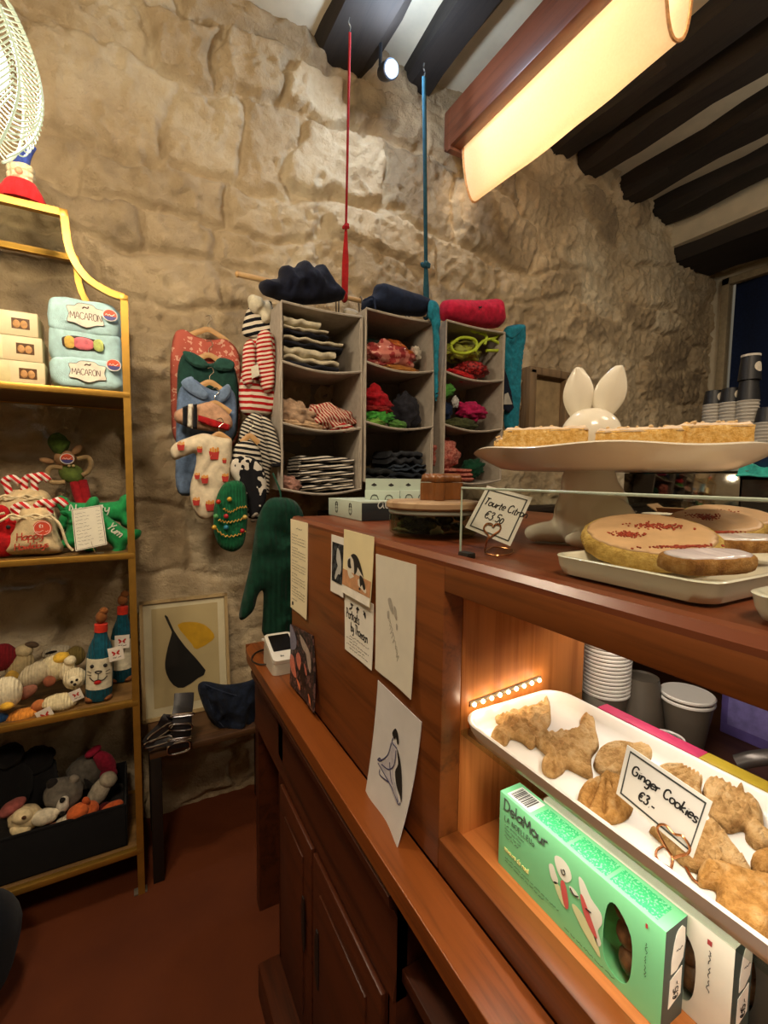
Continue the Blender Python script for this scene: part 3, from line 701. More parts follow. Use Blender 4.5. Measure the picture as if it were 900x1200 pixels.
# the pencil sheet
r, S = sheet('pencil_sketch', 'white sheet with a faint grey pencil sketch left of the lit display case', 'paper', ((441, 649), (488, 662), (488, 818), (443, 783)), '#d9d4c4', .004)
f = SF(S); mb = MB()
for pts in ([(.35, .66), (.42, .67), (.48, .60), (.5, .55), (.42, .57), (.36, .62)], [(.5, .62), (.56, .6), (.58, .52), (.52, .54)], [(.33, .55), (.38, .56), (.38, .5), (.34, .5)], [(.56, .49), (.6, .48), (.59, .44), (.56, .45)]): blob(mb, f, sc2(f, pts))
for k in range(9):
    a = .36+.03*k; mb.tube(cat([f(f.w*(a+random.uniform(-.03, .03)), f.h*(.52-.035*k+random.uniform(-.02, .02)), .0006), f(f.w*(a+.05), f.h*(.49-.03*k), .0006), f(f.w*(a+.02+random.uniform(-.03, .03)), f.h*(.44-.03*k), .0006)], 3), .0005, 4, upv=f.n, flat=.3)
mb.build('pencil_drawing', plain('#a19c90', .8, 0, .1), r, world=True)
# the seated lady with dog head
r, S = sheet('ink_drawing', 'curled white sheet with a small ink drawing of a dog headed lady, lowest paper', 'paper', ((444, 797), (495, 846), (485, 989), (438, 926)), '#d2d0cf', .013, lift=.002)
f = SF(S); mb = MB(); g = lambda p: sc2(f, p)
blob(mb, f, g([(.44, .70), (.50, .76), (.56, .74), (.6, .68), (.57, .655), (.56, .70), (.52, .69), (.50, .67)]), .0010)
blob(mb, f, g([(.58, .62), (.68, .56), (.80, .42), (.86, .31), (.80, .33), (.68, .36), (.60, .44), (.64, .52)]), .0010)
mb.build('black_ink', INK, r, world=True)
mb = MB(); blob(mb, f, g([(.44, .63), (.56, .64), (.58, .55), (.54, .45), (.62, .36), (.80, .28), (.72, .25), (.5, .30), (.3, .34), (.22, .36), (.34, .42), (.40, .52)]), .0008); mb.build('wash', plain('#b4b2ba', .7, 0, .08, 80), r, world=True)
mb = MB()
for p in ([(.47, .67), (.46, .63), (.57, .62)], [(.45, .62), (.40, .50), (.27, .40), (.20, .38)], [(.56, .60), (.56, .48), (.46, .40), (.30, .38)], [(.22, .36), (.4, .33), (.6, .30), (.80, .27), (.84, .3)], [(.28, .33), (.3, .29), (.5, .31)], [(.62, .36), (.7, .32), (.78, .28)], [(.20, .38), (.24, .41), (.3, .41)], [(.46, .46), (.53, .36), (.60, .33)]):
    mb.tube(cat([f(a*f.w, b*f.h, .0012) for a, b in p], 4), .0011, 5, upv=f.n, flat=.3)
mb.build('pen_lines', plain('#3a3c66', .7), r, world=True)
# the party snapshot on the ledge leaning on the panel
r, S = sheet('group_photo', 'dark glossy colour photo of people in red standing on the ledge beside the card reader', 'photo', ((342, 731), (368, 745), (376, 833), (344, 800)), '#2c211e', .006, lift=.004, mat=spots('#2a2224', '#6a4c48', 70, .54, .4), th=.003)
# squared lower edge reaches the ledge; rounded upper right corner
f = SF(S)
for nm, col, ps in (('face', '#c8705c', ([(.28, .55), (.36, .62), (.46, .58), (.48, .45), (.42, .36), (.32, .42)], [(.02, .5), (.16, .5), (.22, .4), (.30, .22), (.2, .2), (.06, .26), (.0, .36)], [(.60, .52), (.68, .48), (.72, .4), (.66, .38)])), ('blue_sweater', '#7d7c92', ([(.0, .98), (.16, .95), (.30, .80), (.26, .66), (.12, .6), (.02, .62)],)), ('pale_wall', '#a8968a', ([(.45, .92), (.66, .86), (.88, .72), (.88, .48), (.78, .5), (.70, .68), (.58, .72), (.5, .8)],)), ('orange_light', '#d77a52', ([(.78, .16), (.86, .13), (.9, .04), (.84, .06), (.8, .1)], [(.3, .2), (.44, .16), (.46, .08), (.4, .1)])), ('dark_coat', '#191214', ([(.45, .45), (.56, .5), (.62, .3), (.6, .15), (.5, .2), (.42, .3)],))):
    for p in ps:
        mb = MB(); blob(mb, f, sc2(f, p), .0012); mb.build(nm, plain(col, .4, 0, .12, 120), r, world=True)
# ================================================================== IN THE CASE
def onp(x, y, q, n): d = ray(x, y); o = V((0, 0, H)); return o+d*((V(q)-o).dot(V(n))/d.dot(V(n)))
# tray of ginger cookies
GS = 1.1047
def rrect(x0, x1, y0, y1, r, k=6):
    out = []
    for cx, cy, a in ((x1-r, y1-r, 0), (x0+r, y1-r, 90), (x0+r, y0+r, 180), (x1-r, y0+r, 270)):
        for i in range(k+1):
            t = math.radians(a+90*i/k); out.append((cx+r*math.cos(t), cy+r*math.sin(t)))
    return out
def tray(name, label, x0, x1, y0, y1, z, h, r, flare, mat, wall=.006, base_r=None, rot=0):
    cx, cy = (x0+x1)/2, (y0+y1)/2
    root = thing(name, label, 'tray', (cx, cy, z), (0, 0, rot)); X = (x1-x0)/2; Y = (y1-y0)/2
    mb = MB(); rings = []
    for ins, zz in ((flare+.01, 0), (flare, .003), (flare*.4, h*.5), (.001, h-.003), (0, h-.001), (.001, h), (wall*.7, h), (wall, h-.002), (wall+flare*.45, h*.5), (flare+wall*.8, .008), (flare+wall+.01, .005)):
        rings.append([V((a, b, zz)) for a, b in rrect(-X+ins, X-ins, -Y+ins, Y-ins, max(.004, r-ins*.5))])
    n = len(rings[0]); vs = [p for q in rings for p in q]
    fs = [(i*n+k, i*n+(k+1) % n, (i+1)*n+(k+1) % n, (i+1)*n+k) for i in range(len(rings)-1) for k in range(n)]
    fs += [tuple(range(n-1, -1, -1)), tuple((len(rings)-1)*n+k for k in range(n))]
    mb.add(vs, fs); mb.build('dish', mat, root, auto=50); return root
MEL = plain('#e9e7df', .28, 0, .015, 20)
tray('cookie_tray', 'long white tray of ginger cookies on the glass shelf of the lit case', .395, .592, -.10, .497, GS, .027, .035, .010, MEL)
ZK = GS+.0062
def cookie_mat(a, b, c):
    key = ('cookie', a, b)
    if key in MATS: return MATS[key]
    m, nt, bs = _base('baked_dough', .8, 0, .25); vec = _coord(nt)
    nt.links.new(_ramp(nt, _noise(nt, vec, 45, 6, .65), [(.34, shade(a, .9)), (.5, b), (.64, c)]), bs.inputs['Base Color'])
    _bump(nt, bs, _noise(nt, vec, 130, 5, .7), 1, .007); _bump(nt, bs, _noise(nt, vec, 600, 3), .4, .001)
    MATS[key] = m; return m
GING = cookie_mat('#b4864a', '#d2a86c', '#dfbd88'); GING2 = cookie_mat('#a4702c', '#c69450', '#d6ae74')
KF = Fr((0, 0, ZK), (1, 0, 0), (0, 1, 0))
def ck(pts, base, sc_): return [(base[0]+x/sc_, base[1]+y/sc_) for x, y in pts]
def kz(x, y, z=ZK+.006): q = onz(x, y, z); return (q.x, q.y)
def cookie(label, px, t, mat, ridges=None, bumps=0, dx=0, group='ginger cookies on the long white tray', z=0, parts=()):
    poly = smooth2([kz(x, y) for x, y in px], 4); fr = Fr((0, 0, ZK+z), (1, 0, 0), (0, 1, 0)); ex = None
    if ridges:
        (ax, ay), k = kz(*ridges[0]), ridges[1]
        bx_, by_ = kz(*ridges[2])
        base = math.atan2(by_-ay, bx_-ax)
        def ex(a, b):
            th = math.atan2(b-ay, a-ax)-base; d = math.hypot(a-ax, b-ay); s = min(1, d/.02)
            return -.0055*s*max(0, math.cos(th*k))**2
    elif bumps:
        ex = lambda a, b: .0060*abs(noise.noise(V((a*bumps, b*bumps, 3))))*2-.0024
    root = thing('ginger_cookie', label, 'cookie', (sum(p[0] for p in poly)/len(poly), sum(p[1] for p in poly)/len(poly), ZK+z), group=group)
    mb = MB().puff(poly, fr, t, .0065, .0017, True, .0010, 90, ex); mb.build('dough', mat, root, world=True, auto=0); return root
c7 = lambda pts: ck(pts, (560, 720), 4.5)
cookie('tree shaped ginger cookie farthest down the long tray', c7([(308, 436), (340, 416), (380, 432), (384, 490), (384, 555), (352, 600), (290, 690), (230, 655), (175, 640), (150, 672), (85, 668), (66, 635), (85, 595), (120, 575), (55, 530), (62, 505), (130, 510), (250, 490), (310, 470)]), .010, GING, bumps=110)
cookie('tree shaped ginger cookie, second one from the end of the tray', c7([(540, 545), (572, 520), (614, 534), (624, 600), (640, 680), (600, 740), (608, 838), (560, 835), (475, 795), (450, 815), (400, 842), (345, 815), (338, 760), (360, 725), (290, 660), (288, 620), (340, 625), (470, 615), (540, 585)]), .011, GING, bumps=110)
c6 = lambda pts: ck(pts, (520, 700), 2.368)
cookie('fish shaped ginger cookie with ribbed body behind the price card', c6([(418, 440), (440, 410), (480, 398), (520, 404), (545, 402), (575, 400), (584, 420), (570, 445), (545, 445), (520, 470), (480, 482), (440, 480), (420, 465)]), .010, GING, ridges=((752, 876), 40, (700, 885)))
cookie('golden shell shaped ginger cookie left of the price card', c6([(450, 478), (465, 490), (500, 505), (528, 540), (520, 590), (480, 615), (420, 612), (380, 585), (372, 545), (395, 510), (430, 498)]), .012, GING2, ridges=((710, 900), 36, (708, 950)))
cookie('shell shaped ginger cookie peeping over the top edge of the price card', c6([(605, 462), (640, 460), (690, 462), (725, 468), (732, 490), (715, 515), (720, 550), (690, 560), (640, 530), (600, 500), (590, 475)]), .010, GING, ridges=((826, 898), 38, (790, 905)))
c8 = lambda pts: ck(pts, (800, 800), 6)
cookie('large speckled dinosaur shaped ginger cookie at the back rim of the tray', c8([(165, 690), (230, 685), (330, 720), (450, 770), (530, 850), (570, 930), (575, 1040), (640, 1090), (640, 1160), (540, 1150), (450, 1080), (430, 1010), (330, 1025), (250, 985), (200, 930), (160, 830), (140, 740)]), .014, GING, bumps=160)
c9 = lambda pts: ck(pts, (720, 920), 4.283)
cookie('angular tree shaped ginger cookie behind the wire card stand', c9([(175, 205), (220, 215), (300, 250), (430, 190), (480, 165), (545, 215), (600, 290), (700, 430), (640, 440), (560, 395), (520, 400), (440, 420), (340, 375), (240, 270)]), .010, GING, bumps=130)
cookie('rounded whale shaped ginger cookie nearest the wire card stand', c9([(416, 430), (450, 400), (520, 398), (600, 425), (700, 450), (800, 480), (850, 560), (840, 700), (770, 755), (700, 745), (560, 660), (505, 590), (510, 505), (430, 480)]), .015, GING2, bumps=60)
cookie('small golden ginger cookie at the right end of the visible tray', c9([(690, 340), (740, 318), (820, 330), (860, 400), (820, 455), (740, 450), (690, 400)]), .011, GING2, bumps=70)
# price card in its copper wire clip
WIRE = plain('#c98a5c', .25, 1, .03)
def wire_stand(label, base, ring, heart_pts, th=.0012):
    root = thing('card_stand', label, 'card stand', base)
    mb = MB().tube(cat([V(p) for p in ring], 4), th, 6); mb.build('base_ring', WIRE, root, world=True)
    mb = MB().tube(cat([V(p) for p in heart_pts], 4), th, 6); mb.build('heart_clip', WIRE, root, world=True); return root
def card(name, label, q, n, corners, lines, pen_r, border=.004):
    P = [onp(x, y, q, n) for x, y in corners]         # TL TR BR BL
    o = P[3]; u = P[2]-P[3]; v = P[0]-P[3]; root = thing(name, label, 'sign', (P[2]+P[3])/2)
    nn = u.cross(v).normalized()
    def f(a, b, c=0):
        s, t = a/f.w, b/f.h; return P[3]*(1-s)*(1-t)+P[2]*s*(1-t)+P[1]*s*t+P[0]*(1-s)*t+nn*c
    f.w = ((P[2]-P[3]).length+(P[1]-P[0]).length)/2; f.h = ((P[0]-P[3]).length+(P[1]-P[2]).length)/2; f.n = nn; f.u = u.normalized(); f.v = v.normalized()
    mb = MB().grid(lambda s, t: f(s*f.w, t*f.h), 2, 2, .0012); mb.build('card', plain('#e9e6dc', .5, 0, .01), root, world=True)
    mb = MB(); b = border
    mb.tube([f(b, b, .0004), f(f.w-b, b, .0004), f(f.w-b, f.h-b, .0004), f(b, f.h-b, .0004)], border*.32, 4, closed=True, upv=nn, flat=.12)
    tag(mb.build('border', plain('#3b403c', .5), root, world=True))
    mb = MB()
    for t, a, bb, s in lines: pen(mb, t, f, f.w*a, f.h*bb, f.h*s, pen_r, slant=.12, gap=.02, jit=.04, c=.0005, sx=.9, rot=-.02)
    mb.build('lettering', INK, root, world=True); return root, f
q = onz(782, 1006, ZK); nrm = V((-.93, -.30, .22)).normalized()
r, f = card('price_card', 'white dark bordered card reading Ginger Cookies in the long tray', q, nrm, ((735, 873), (835, 940), (812, 1006), (722, 930)), (('Ginger Cookies', .12, .56, .20), ('€3.-', .26, .22, .20)), .0008, .0042)
hp = lambda x, y: onp(x, y, q+nrm*.002, nrm)
wire_stand('copper wire card stand holding the ginger cookie price card', q, [onz(787, 1019, ZK+.001), onz(771, 1008, ZK+.001), onz(770, 996, ZK+.001), onz(784, 992, ZK+.001), onz(800, 1010, ZK+.001), onz(812, 1030, ZK+.001), onz(822, 1036, ZK+.001)],
           [onz(786, 1020, ZK+.001), hp(788, 1006), hp(780, 992), hp(771, 974), hp(772, 967), hp(780, 967), hp(790, 977), hp(800, 980), hp(808, 992), hp(806, 1000), hp(796, 1003), hp(788, 1006)])

# boxes of treats under the shelf
def treat_box(label, x0, y1, L, D, Hh, front, end, design, group='treat boxes under the cookie tray'):
    z0 = .9375; root = thing('treat_box', label, 'box', (x0+D/2, y1-L/2, z0), group=group)
    fr = Fr((x0, y1, z0), (0, -1, 0), (0, 0, 1)); er = Fr((x0, y1-L, z0), (1, 0, 0), (0, 0, 1)); tp = Fr((x0, y1, z0+Hh), (0, -1, 0), (1, 0, 0))
    wx0, wx1 = L*.72, L*.86
    win = smooth2([(wx0, Hh*.22), (wx0+.001, Hh*.7), (wx0+(wx1-wx0)*.35, Hh*.84), (wx1-.002, Hh*.66), (wx1, Hh*.3), (wx1-.006, Hh*.12), (wx0+.012, Hh*.10)], 4)
    mb = MB()
    # shell with a real window hole: triangulate the front with the hole
    out = [(0, 0), (L, 0), (L, Hh), (0, Hh)]; pts = [V((a, b)) for a, b in out+win]; k = len(out); m = len(win)
    ar = sum(win[i][0]*win[(i+1) % m][1]-win[(i+1) % m][0]*win[i][1] for i in range(m))
    holes = [list(range(k, k+m)) if ar < 0 else list(range(k+m-1, k-1, -1))]
    r_ = delaunay_2d_cdt(pts, [(i, (i+1) % k) for i in range(k)]+[(k+i, k+(i+1) % m) for i in range(m)], [], 1, 1e-7)
    vs = [fr(p.x, p.y) for p in r_[0]]; fs = []
    from mathutils.geometry import intersect_point_tri_2d
    def inw(c):
        c_ = False
        for i in range(m):
            a, b = win[i], win[(i+1) % m]
            if (a[1] > c[1]) != (b[1] > c[1]) and c[0] < a[0]+(c[1]-a[1])*(b[0]-a[0])/(b[1]-a[1]): c_ = not c_
        return c_
    for t in r_[2]:
        c = sum((r_[0][i] for i in t), V((0, 0)))/len(t)
        if not inw(c): fs.append(tuple(t))
    mb.add(vs, fs)
    q = [fr(0, 0), fr(L, 0), fr(L, Hh), fr(0, Hh)]; bq = [p+V((D, 0, 0)) for p in q]
    mb.add(q+bq, [(5, 4, 7, 6), (0, 4, 5, 1), (3, 2, 6, 7), (4, 0, 3, 7)]); mb.cur = 1
    mb.add(q+bq, [(1, 5, 6, 2)])
    mb.build('carton', [front, end], root, world=True, smooth=False)
    # inner tray and biscuits seen through the window
    mb = MB().bx((x0+.004, y1-L+.006, z0+.003), (x0+D-.003, y1-.006, z0+Hh-.004), .002) if False else MB()
    for i in range(3): mb.ell((x0+D*.55, y1-(wx0+wx1)/2+.004*(i-1), z0+Hh*(.22+.25*i)), (D*.33, .013, Hh*.15), n=14, m=10)
    mb.build('biscuits', plain('#7a5034', .5, 0, .25, 120), root, world=True)
    mb = MB(); mb.add([fr(a, b, -.0012) for a, b in win], [tuple(range(m)) if ar > 0 else tuple(range(m-1, -1, -1))]); mb.build('film_window', glass('#e8efe8', .08), root, world=True)
    design(root, fr, er, tp, L, Hh, D); return root
def price_stickers(root, er, D, Hh):
    mb = MB(); mb.prism(smooth2([(D*.34, Hh*.52), (D*.88, Hh*.60), (D*.9, Hh*.90), (D*.6, Hh*.93), (D*.42, Hh*.82)], 2), er, .0005)
    mb.prism([(D*.30, Hh*.18), (D*.86, Hh*.24), (D*.86, Hh*.52), (D*.32, Hh*.46)], er, .0005); mb.build('price_sticker', plain('#e6e2d4', .6), root, world=True)
    mb = MB(); pen(mb, '€15.-', er, D*.70, Hh*.24, .0095, .0006, rot=PI/2, c=.001, gap=0); scribble(mb, er, D*.5, Hh*.72, D*.34, .003, .0004, 5, .001); mb.build('price_writing', INK, root, world=True)
def green_design(root, fr, er, tp, L, Hh, D):
    mb = MB(); pen(mb, 'DelaMour', fr, L*.035, Hh*.80, .0165, .0012, c=.0006, gap=.03, jit=.10, rot=-.015, sx=1.12); pen(mb, 'LA NOELLEUX', fr, L*.045, Hh*.665, .0075, .00045, c=.0006, gap=.12)
    for k in range(4): scribble(mb, fr, L*.05, Hh*(.60-.05*k), L*(.17-.02*k), .0028, .0004, 60+k)
    mb.build('lettering', plain('#435246', .7), root, world=True)
    mb = MB(); pen(mb, 'saveurs de noel', fr, L*.05, Hh*.27, .0068, .0008, c=.0006, gap=.01, rot=-.03); mb.build('yellow_lettering', plain('#eef0a0', .7), root, world=True)
    mb = MB(); scribble(mb, fr, L*.06, Hh*.17, L*.4, .0026, .0004, 71); scribble(mb, fr, L*.06, Hh*.12, L*.3, .0026, .0004, 72); scribble(mb, fr, L*.5, Hh*.05, L*.3, .0026, .0004, 73)
    mb.build('fine_print', plain('#3d6b4a', .7), root, world=True); v = Fr(fr(L*.93, Hh*.40), fr.v, -fr.u); scribble(MB(), v, 0, 0, Hh*.34, .0026, .0004, 74).build('side_print', plain('#3d6b4a', .7), root, world=True)
    F = lambda p: [(L*a, Hh*b) for a, b in p]
    def patch(nm, col, ps, c=.0005):
        mb = MB()
        for p in ps: blob(mb, fr, F(p), c)
        mb.build(nm, plain(col, .65, 0, .03), root, world=True)
    patch('white_figures', '#e9ead8', ([(.42, .78), (.46, .83), (.51, .80), (.53, .70), (.50, .60), (.46, .60), (.43, .68)], [(.385, .62), (.41, .66), (.43, .60), (.45, .52), (.43, .46), (.40, .50)], [(.57, .78), (.60, .79), (.645, .68), (.70, .62), (.71, .52), (.69, .40), (.71, .30), (.69, .24), (.64, .40), (.60, .55)], [(.52, .60), (.56, .60), (.58, .55), (.53, .54)]))
    patch('pale_dress', '#dfe7b0', ([(.54, .42), (.57, .44), (.62, .40), (.68, .30), (.71, .14), (.66, .18), (.60, .26), (.55, .36)], [(.42, .47), (.46, .48), (.50, .30), (.46, .34)]))
    patch('red_clothes', '#d5605c', ([(.465, .56), (.49, .58), (.51, .48), (.52, .34), (.50, .30), (.475, .42)], [(.585, .60), (.60, .62), (.64, .50), (.69, .32), (.66, .32), (.61, .44)]), .0007)
    mb = MB(); mb.tube(cat([fr(L*a, Hh*b, .0009) for a, b in ((.475, .71), (.485, .72), (.49, .68), (.475, .66), (.465, .70))], 3), .0005, 4); mb.tube(cat([fr(L*a, Hh*b, .0009) for a, b in ((.525, .58), (.55, .545), (.575, .57))], 3), .0006, 4); mb.tube([fr(L*.62, Hh*.52, .0009), fr(L*.65, Hh*.525, .0009)], .0006, 4); mb.build('drawn_faces', INK, root, world=True)
    mb = MB(); blob(mb, fr, F([(.915, .93), (.925, .93), (.925, .885), (.915, .885)]), sm=False); mb.build('flag_mark', plain('#b33b3b', .6), root, world=True)
    mb = MB()
    for a0, a1 in ((.25, .47), (.49, .70), (.72, .95)): mb.prism([(L*a0, D*.15), (L*a1, D*.15), (L*a1, D*.85), (L*a0, D*.85)], tp, .0004)
    mb.build('printed_panel', spots('#3fbf78', '#8fe0a8', 420, .56, .6, .1), root, world=True)
    mb = MB().prism([(L*.04, D*.12), (L*.22, D*.12), (L*.22, D*.88), (L*.04, D*.88)], tp, .0004); mb.build('barcode_label', plain('#e9e9e4', .6), root, world=True)
    mb = MB(); x = L*.055
    rnd = random.Random(3)
    while x < L*.19: w_ = rnd.choice((.0007, .0012, .002)); mb.prism([(x, D*.2), (x+w_, D*.2), (x+w_, D*.8), (x, D*.8)], tp, .0007); x += w_+rnd.choice((.0008, .0014))
    mb.build('bars', plain('#55504c', .7), root, world=True)
    price_stickers(root, er, D, Hh)
GRN = plain('#82d69a', .5, 0, .02, 10); DKE = plain('#3c4a45', .5); CRM = plain('#d9d3c0', .5, 0, .02)
treat_box('long mint green treat box with drawn figures standing at the front of the case', .430, .444, .222, .036, .104, GRN, DKE, green_design)
def cream_design(root, fr, er, tp, L, Hh, D):
    mb = MB(); blob(mb, fr, [(L*.90, Hh*.90), (L*.918, Hh*.90), (L*.918, Hh*.85), (L*.90, Hh*.85)], sm=False); mb.build('flag_mark', plain('#9a3434', .6), root, world=True)
    mb = MB(); v = Fr(fr(L*.92, Hh*.40), fr.v, -fr.u); scribble(mb, v, 0, 0, Hh*.40, .003, .0005, 84); pen(mb, 'DelaMour', fr, L*.05, Hh*.78, .016, .001, c=.0006); mb.build('lettering', plain('#4a4a44', .7), root, world=True); price_stickers(root, er, D, Hh)
treat_box('cream treat box with an oval window just behind the mint green one', .470, .405, .222, .036, .104, CRM, DKE, cream_design)
treat_box('dark treat box with a yellow corner, partly hidden behind the cream one', .510, .372, .222, .036, .104, plain('#35362f', .5), DKE, cream_design)

# back worktop and what stands on it
ZB = 1.0
wb = thing('back_worktop', 'dark brown worktop behind the case where the paper cups stand', 'worktop', (1.0, .2, 0))
MB().bx((.685, -.7, ZB-.03), (1.25, 1.17, ZB), .004).build('worktop_board', wood('#3a2012', '#5e3a22', 'Y', .5), wb, world=True)
MB().bx((.72, -.68, 0), (1.2, 1.15, ZB-.03)).build('cupboard', WD, wb, world=True)
MB().bx((1.17, -.68, ZB), (1.19, 1.15, 1.30), .002).build('upstand', wood('#4a2a16', '#80502a', 'Z', .5), wb, world=True)
def cup_proto(name, label, r0, r1, h, wall, band=None, rim='#e6e1d6'):
    root = thing(name, label, 'cup', (0, 0, -5)); 
    MB().lathe([(0, .004), (r0*.96, .004), (r0, 0), (r0+(r1-r0)*.98, h*.985), (r1-.0016, h), (r0+(r1-r0)*.9-.001, h*.9), (r0-.002, .008), (0, .008)], n=32).build('cup_wall', wall, root)
    t = MB().lathe([(r1-.001, h-.0045), (r1+.0012, h-.004), (r1+.0016, h-.001), (r1, h+.0008), (r1-.002, h)], n=32); t.build('rolled_rim', plain(rim, .5, 0, .01), root)
    return root
GREYCUP = plain('#5c5347', .55, 0, .03); 
cp = cup_proto('paper_cup', 'paper cup prototype', .027, .040, .092, GREYCUP)
def stack(proto, x, y, z, n, step, label, group, inv=False):
    for k in range(n):
        zz = z+(.092+k*step if inv else k*step)
        dup(proto, (x, y, zz), (PI if inv else 0, 0, k*.4), label, group)
q = onx(709, 800, .735)
stack(cp, .735, q.y, ZB+.001, 29, .0066, 'white rimmed paper cup nested in the tall stack behind the cookie tray', 'tall stack of paper cups behind the tray')
q = onx(750, 800, .78)
stack(cp, .785, q.y, ZB+.001, 5, .0066, 'white rimmed paper cup in the short upturned stack beside the tall one', 'short upturned stack of paper cups', True)
q = onx(804, 836, .83)
stack(cp, .83, q.y, ZB+.001, 2, .0085, 'wide open grey paper cup standing upright before the purple carton', 'pair of nested open paper cups')
for o in list(cp.children): bpy.data.objects.remove(o)
bpy.data.objects.remove(cp)
q = onx(782, 868, .72)
t = thing('jug', 'small white jug with dark printed marks behind the rim of the long tray', 'jug', (.72, q.y, ZB))
MB().lathe([(0, 0), (.026, 0), (.034, .02), (.034, .05), (.024, .068), (.022, .066), (.03, .05), (.03, .02), (0, .006)], n=28).build('body', plain('#d3cfc8', .3), t)
mb = MB().tube(cat([V((-.018, .020, .058)), V((-.036, .038, .05)), V((-.034, .034, .024)), V((-.022, .024, .018))], 4), .0035, 8); mb.build('handle', plain('#d3cfc8', .3), t)
mb = MB(); fr = Fr((-.0325, -.0125, .03), (0, -1, .0), (0, 0, 1)); pen(mb, 'ae', fr, -.012, .002, .016, .0012, c=.003); mb.build('mark', INK, t)
for n_, x_, y0, y1, hh, d_, lab in (('purple_carton', .95, .30, .42, .165, .06, 'translucent purple carton standing behind the open grey paper cup'),):
    t = thing(n_, lab, 'carton', (x_+d_/2, (y0+y1)/2, ZB)); mt = plain('#6a5a9a', .3, 0, .08, 30)
    MB().bx((x_, y0, ZB), (x_+d_, y1, ZB+hh), .003).build('carton_body', mt, t, world=True)
    MB().bx((x_-.0006, y0+.012, ZB+.02), (x_, y1-.012, ZB+hh*.5), .0002).build('label', plain('#8478b4', .4, 0, .1, 60), t, world=True)
    MB().bx((x_+.004, y0+.004, ZB+hh), (x_+d_-.004, y1-.004, ZB+hh+.004), .002).build('flap', plain('#9a8cc0', .35), t, world=True)
t = thing('grinder', 'dark machine with a grey spout and a clear hopper at the right of the case', 'machine', (.86, .24, ZB))
MB().bx((.80, .13, ZB), (.92, .26, ZB+.05), .01).build('base', plain('#241f1d', .35), t, world=True)
mb = MB().tube(cat([V((.78, .318, ZB+.048)), V((.79, .300, ZB+.062)), V((.81, .27, ZB+.075)), V((.85, .2, ZB+.09))], 5), .011, 12); mb.build('spout', plain('#6a6460', .3, .6), t, world=True)
mb = MB()
for lo, hi in (((.76, .262, ZB+.05), (.90, .265, ZB+.22)), ((.76, .12, ZB+.05), (.763, .265, ZB+.22)), ((.76, .12, ZB+.048), (.90, .265, ZB+.052))): mb.bx(lo, hi)
mb.build('clear_hopper', glass('#cfc4b8', .05), t, world=True)
mb = MB()
for k in range(26): mb.ell((.80+random.random()*.08, .15+random.random()*.09, ZB+.06+random.random()*.025), (.006, .004, .003), R=RZ(random.random()*3), n=8, m=6)
tag(mb.build('coffee_beans', plain('#b08a4a', .5, 0, .2), t, world=True), kind='stuff')
# pink and yellow folded sheet lying along the back rim
t = thing('paper_strip', 'folded paper strip, pink then yellow, along the back rim of the long tray', 'paper', (.612, .3, GS))
fr = Fr((.60, .40, GS), (0, -1, 0), (1, 0, 0))
MB().bx((.600, .285, GS), (.622, .425, GS+.0235), .001).build('pink_end', plain('#c33a63', .5), t, world=True)
MB().bx((.600, .20, GS), (.622, .285, GS+.0235), .001).build('yellow_end', plain('#b39a2a', .5), t, world=True)
# ================================================================== ON THE COUNTER
PORC = plain('#e3ddcc', .18, 0, .012, 12)
def remesh(o, vox=.004, it=6):
    m = o.modifiers.new('join', 'REMESH'); m.mode = 'VOXEL'; m.voxel_size = vox; m.use_smooth_shade = True
    s = o.modifiers.new('soften', 'SMOOTH'); s.iterations = it; s.factor = .5; return o
BC = V((.66, .47, ZT)); ba = math.atan2(-.815, .58)
bs = thing('cake_stand', 'cream ceramic rabbit cake stand carrying a round plate of iced slices', 'cake stand', BC, (0, 0, ba))
mb = MB()
mb.ell((-.020, 0, .055), (.055, .054, .066)); mb.ell((-.026, -.004, .102), (.042, .042, .042)); mb.tube([(-.024, 0, .09), (-.026, 0, .123)], .037, 20)
mb.ell((.006, -.034, .038), (.040, .034, .044)); mb.ell((.002, .030, .035), (.038, .032, .040))
mb.ell((-.012, -.050, .016), (.046, .018, .016), RZ(.30)); mb.ell((-.072, .004, .019), (.046, .021, .019), RZ(.15)); mb.ell((-.100, .000, .016), (.024, .019, .016))
mb.ell((-.044, -.032, .066), (.016, .014, .040), RY(.25)); mb.ell((-.060, .004, .064), (.016, .014, .040), RY(.25))
remesh(mb.build('rabbit_body', PORC, bs), .0035, 8)
mb = MB(); mb.ell((-.026, 0, .178), (.046, .043, .043)); mb.ell((-.052, -.020, .168), (.026, .026, .024)); mb.tube([(-.010, 0, .145), (-.016, 0, .16)], .036, 18)
remesh(mb.build('rabbit_head', PORC, bs), .0035, 6)
for sx_, lean, tw in ((-.047, -.06, -.15), (-.010, .30, .25)):
    mb = MB(); R = Matrix.Translation((sx_, 0, .205)) @ RY(lean) @ RZ(tw)
    def earf(u, v, s=1):
        z = .084*v; w_ = .0255*math.sin(PI*(.13+v*.80))**.9; a = (u-.5)*2
        return R @ V((w_*a, .012*a*a-.010*math.sin(PI*v)*.4+.004, z))
    mb.grid(lambda u, v: earf(u, v), 12, 22, .007); e = mb.build('ear', PORC, bs); sd = e.modifiers.new('soft', 'SUBSURF'); sd.levels = sd.render_levels = 1
mb = MB(); prof = [(0, .121), (.145, .121), (.163, .124), (.181, .133), (.196, .142), (.206, .147), (.209, .1495), (.206, .1515), (.192, .148), (.172, .142), (.15, .139), (0, .139)]
n = 96; vs = []; fs = []
for r_, z in prof:
    for k in range(n):
        a = 2*PI*k/n; wv = max(0, (r_-.15)/.06); vs.append(V((r_*math.cos(a)*(1+.006*wv*math.sin(7*a)), r_*math.sin(a)*(1+.006*wv*math.sin(7*a)), z+.0022*wv*math.sin(7*a))))
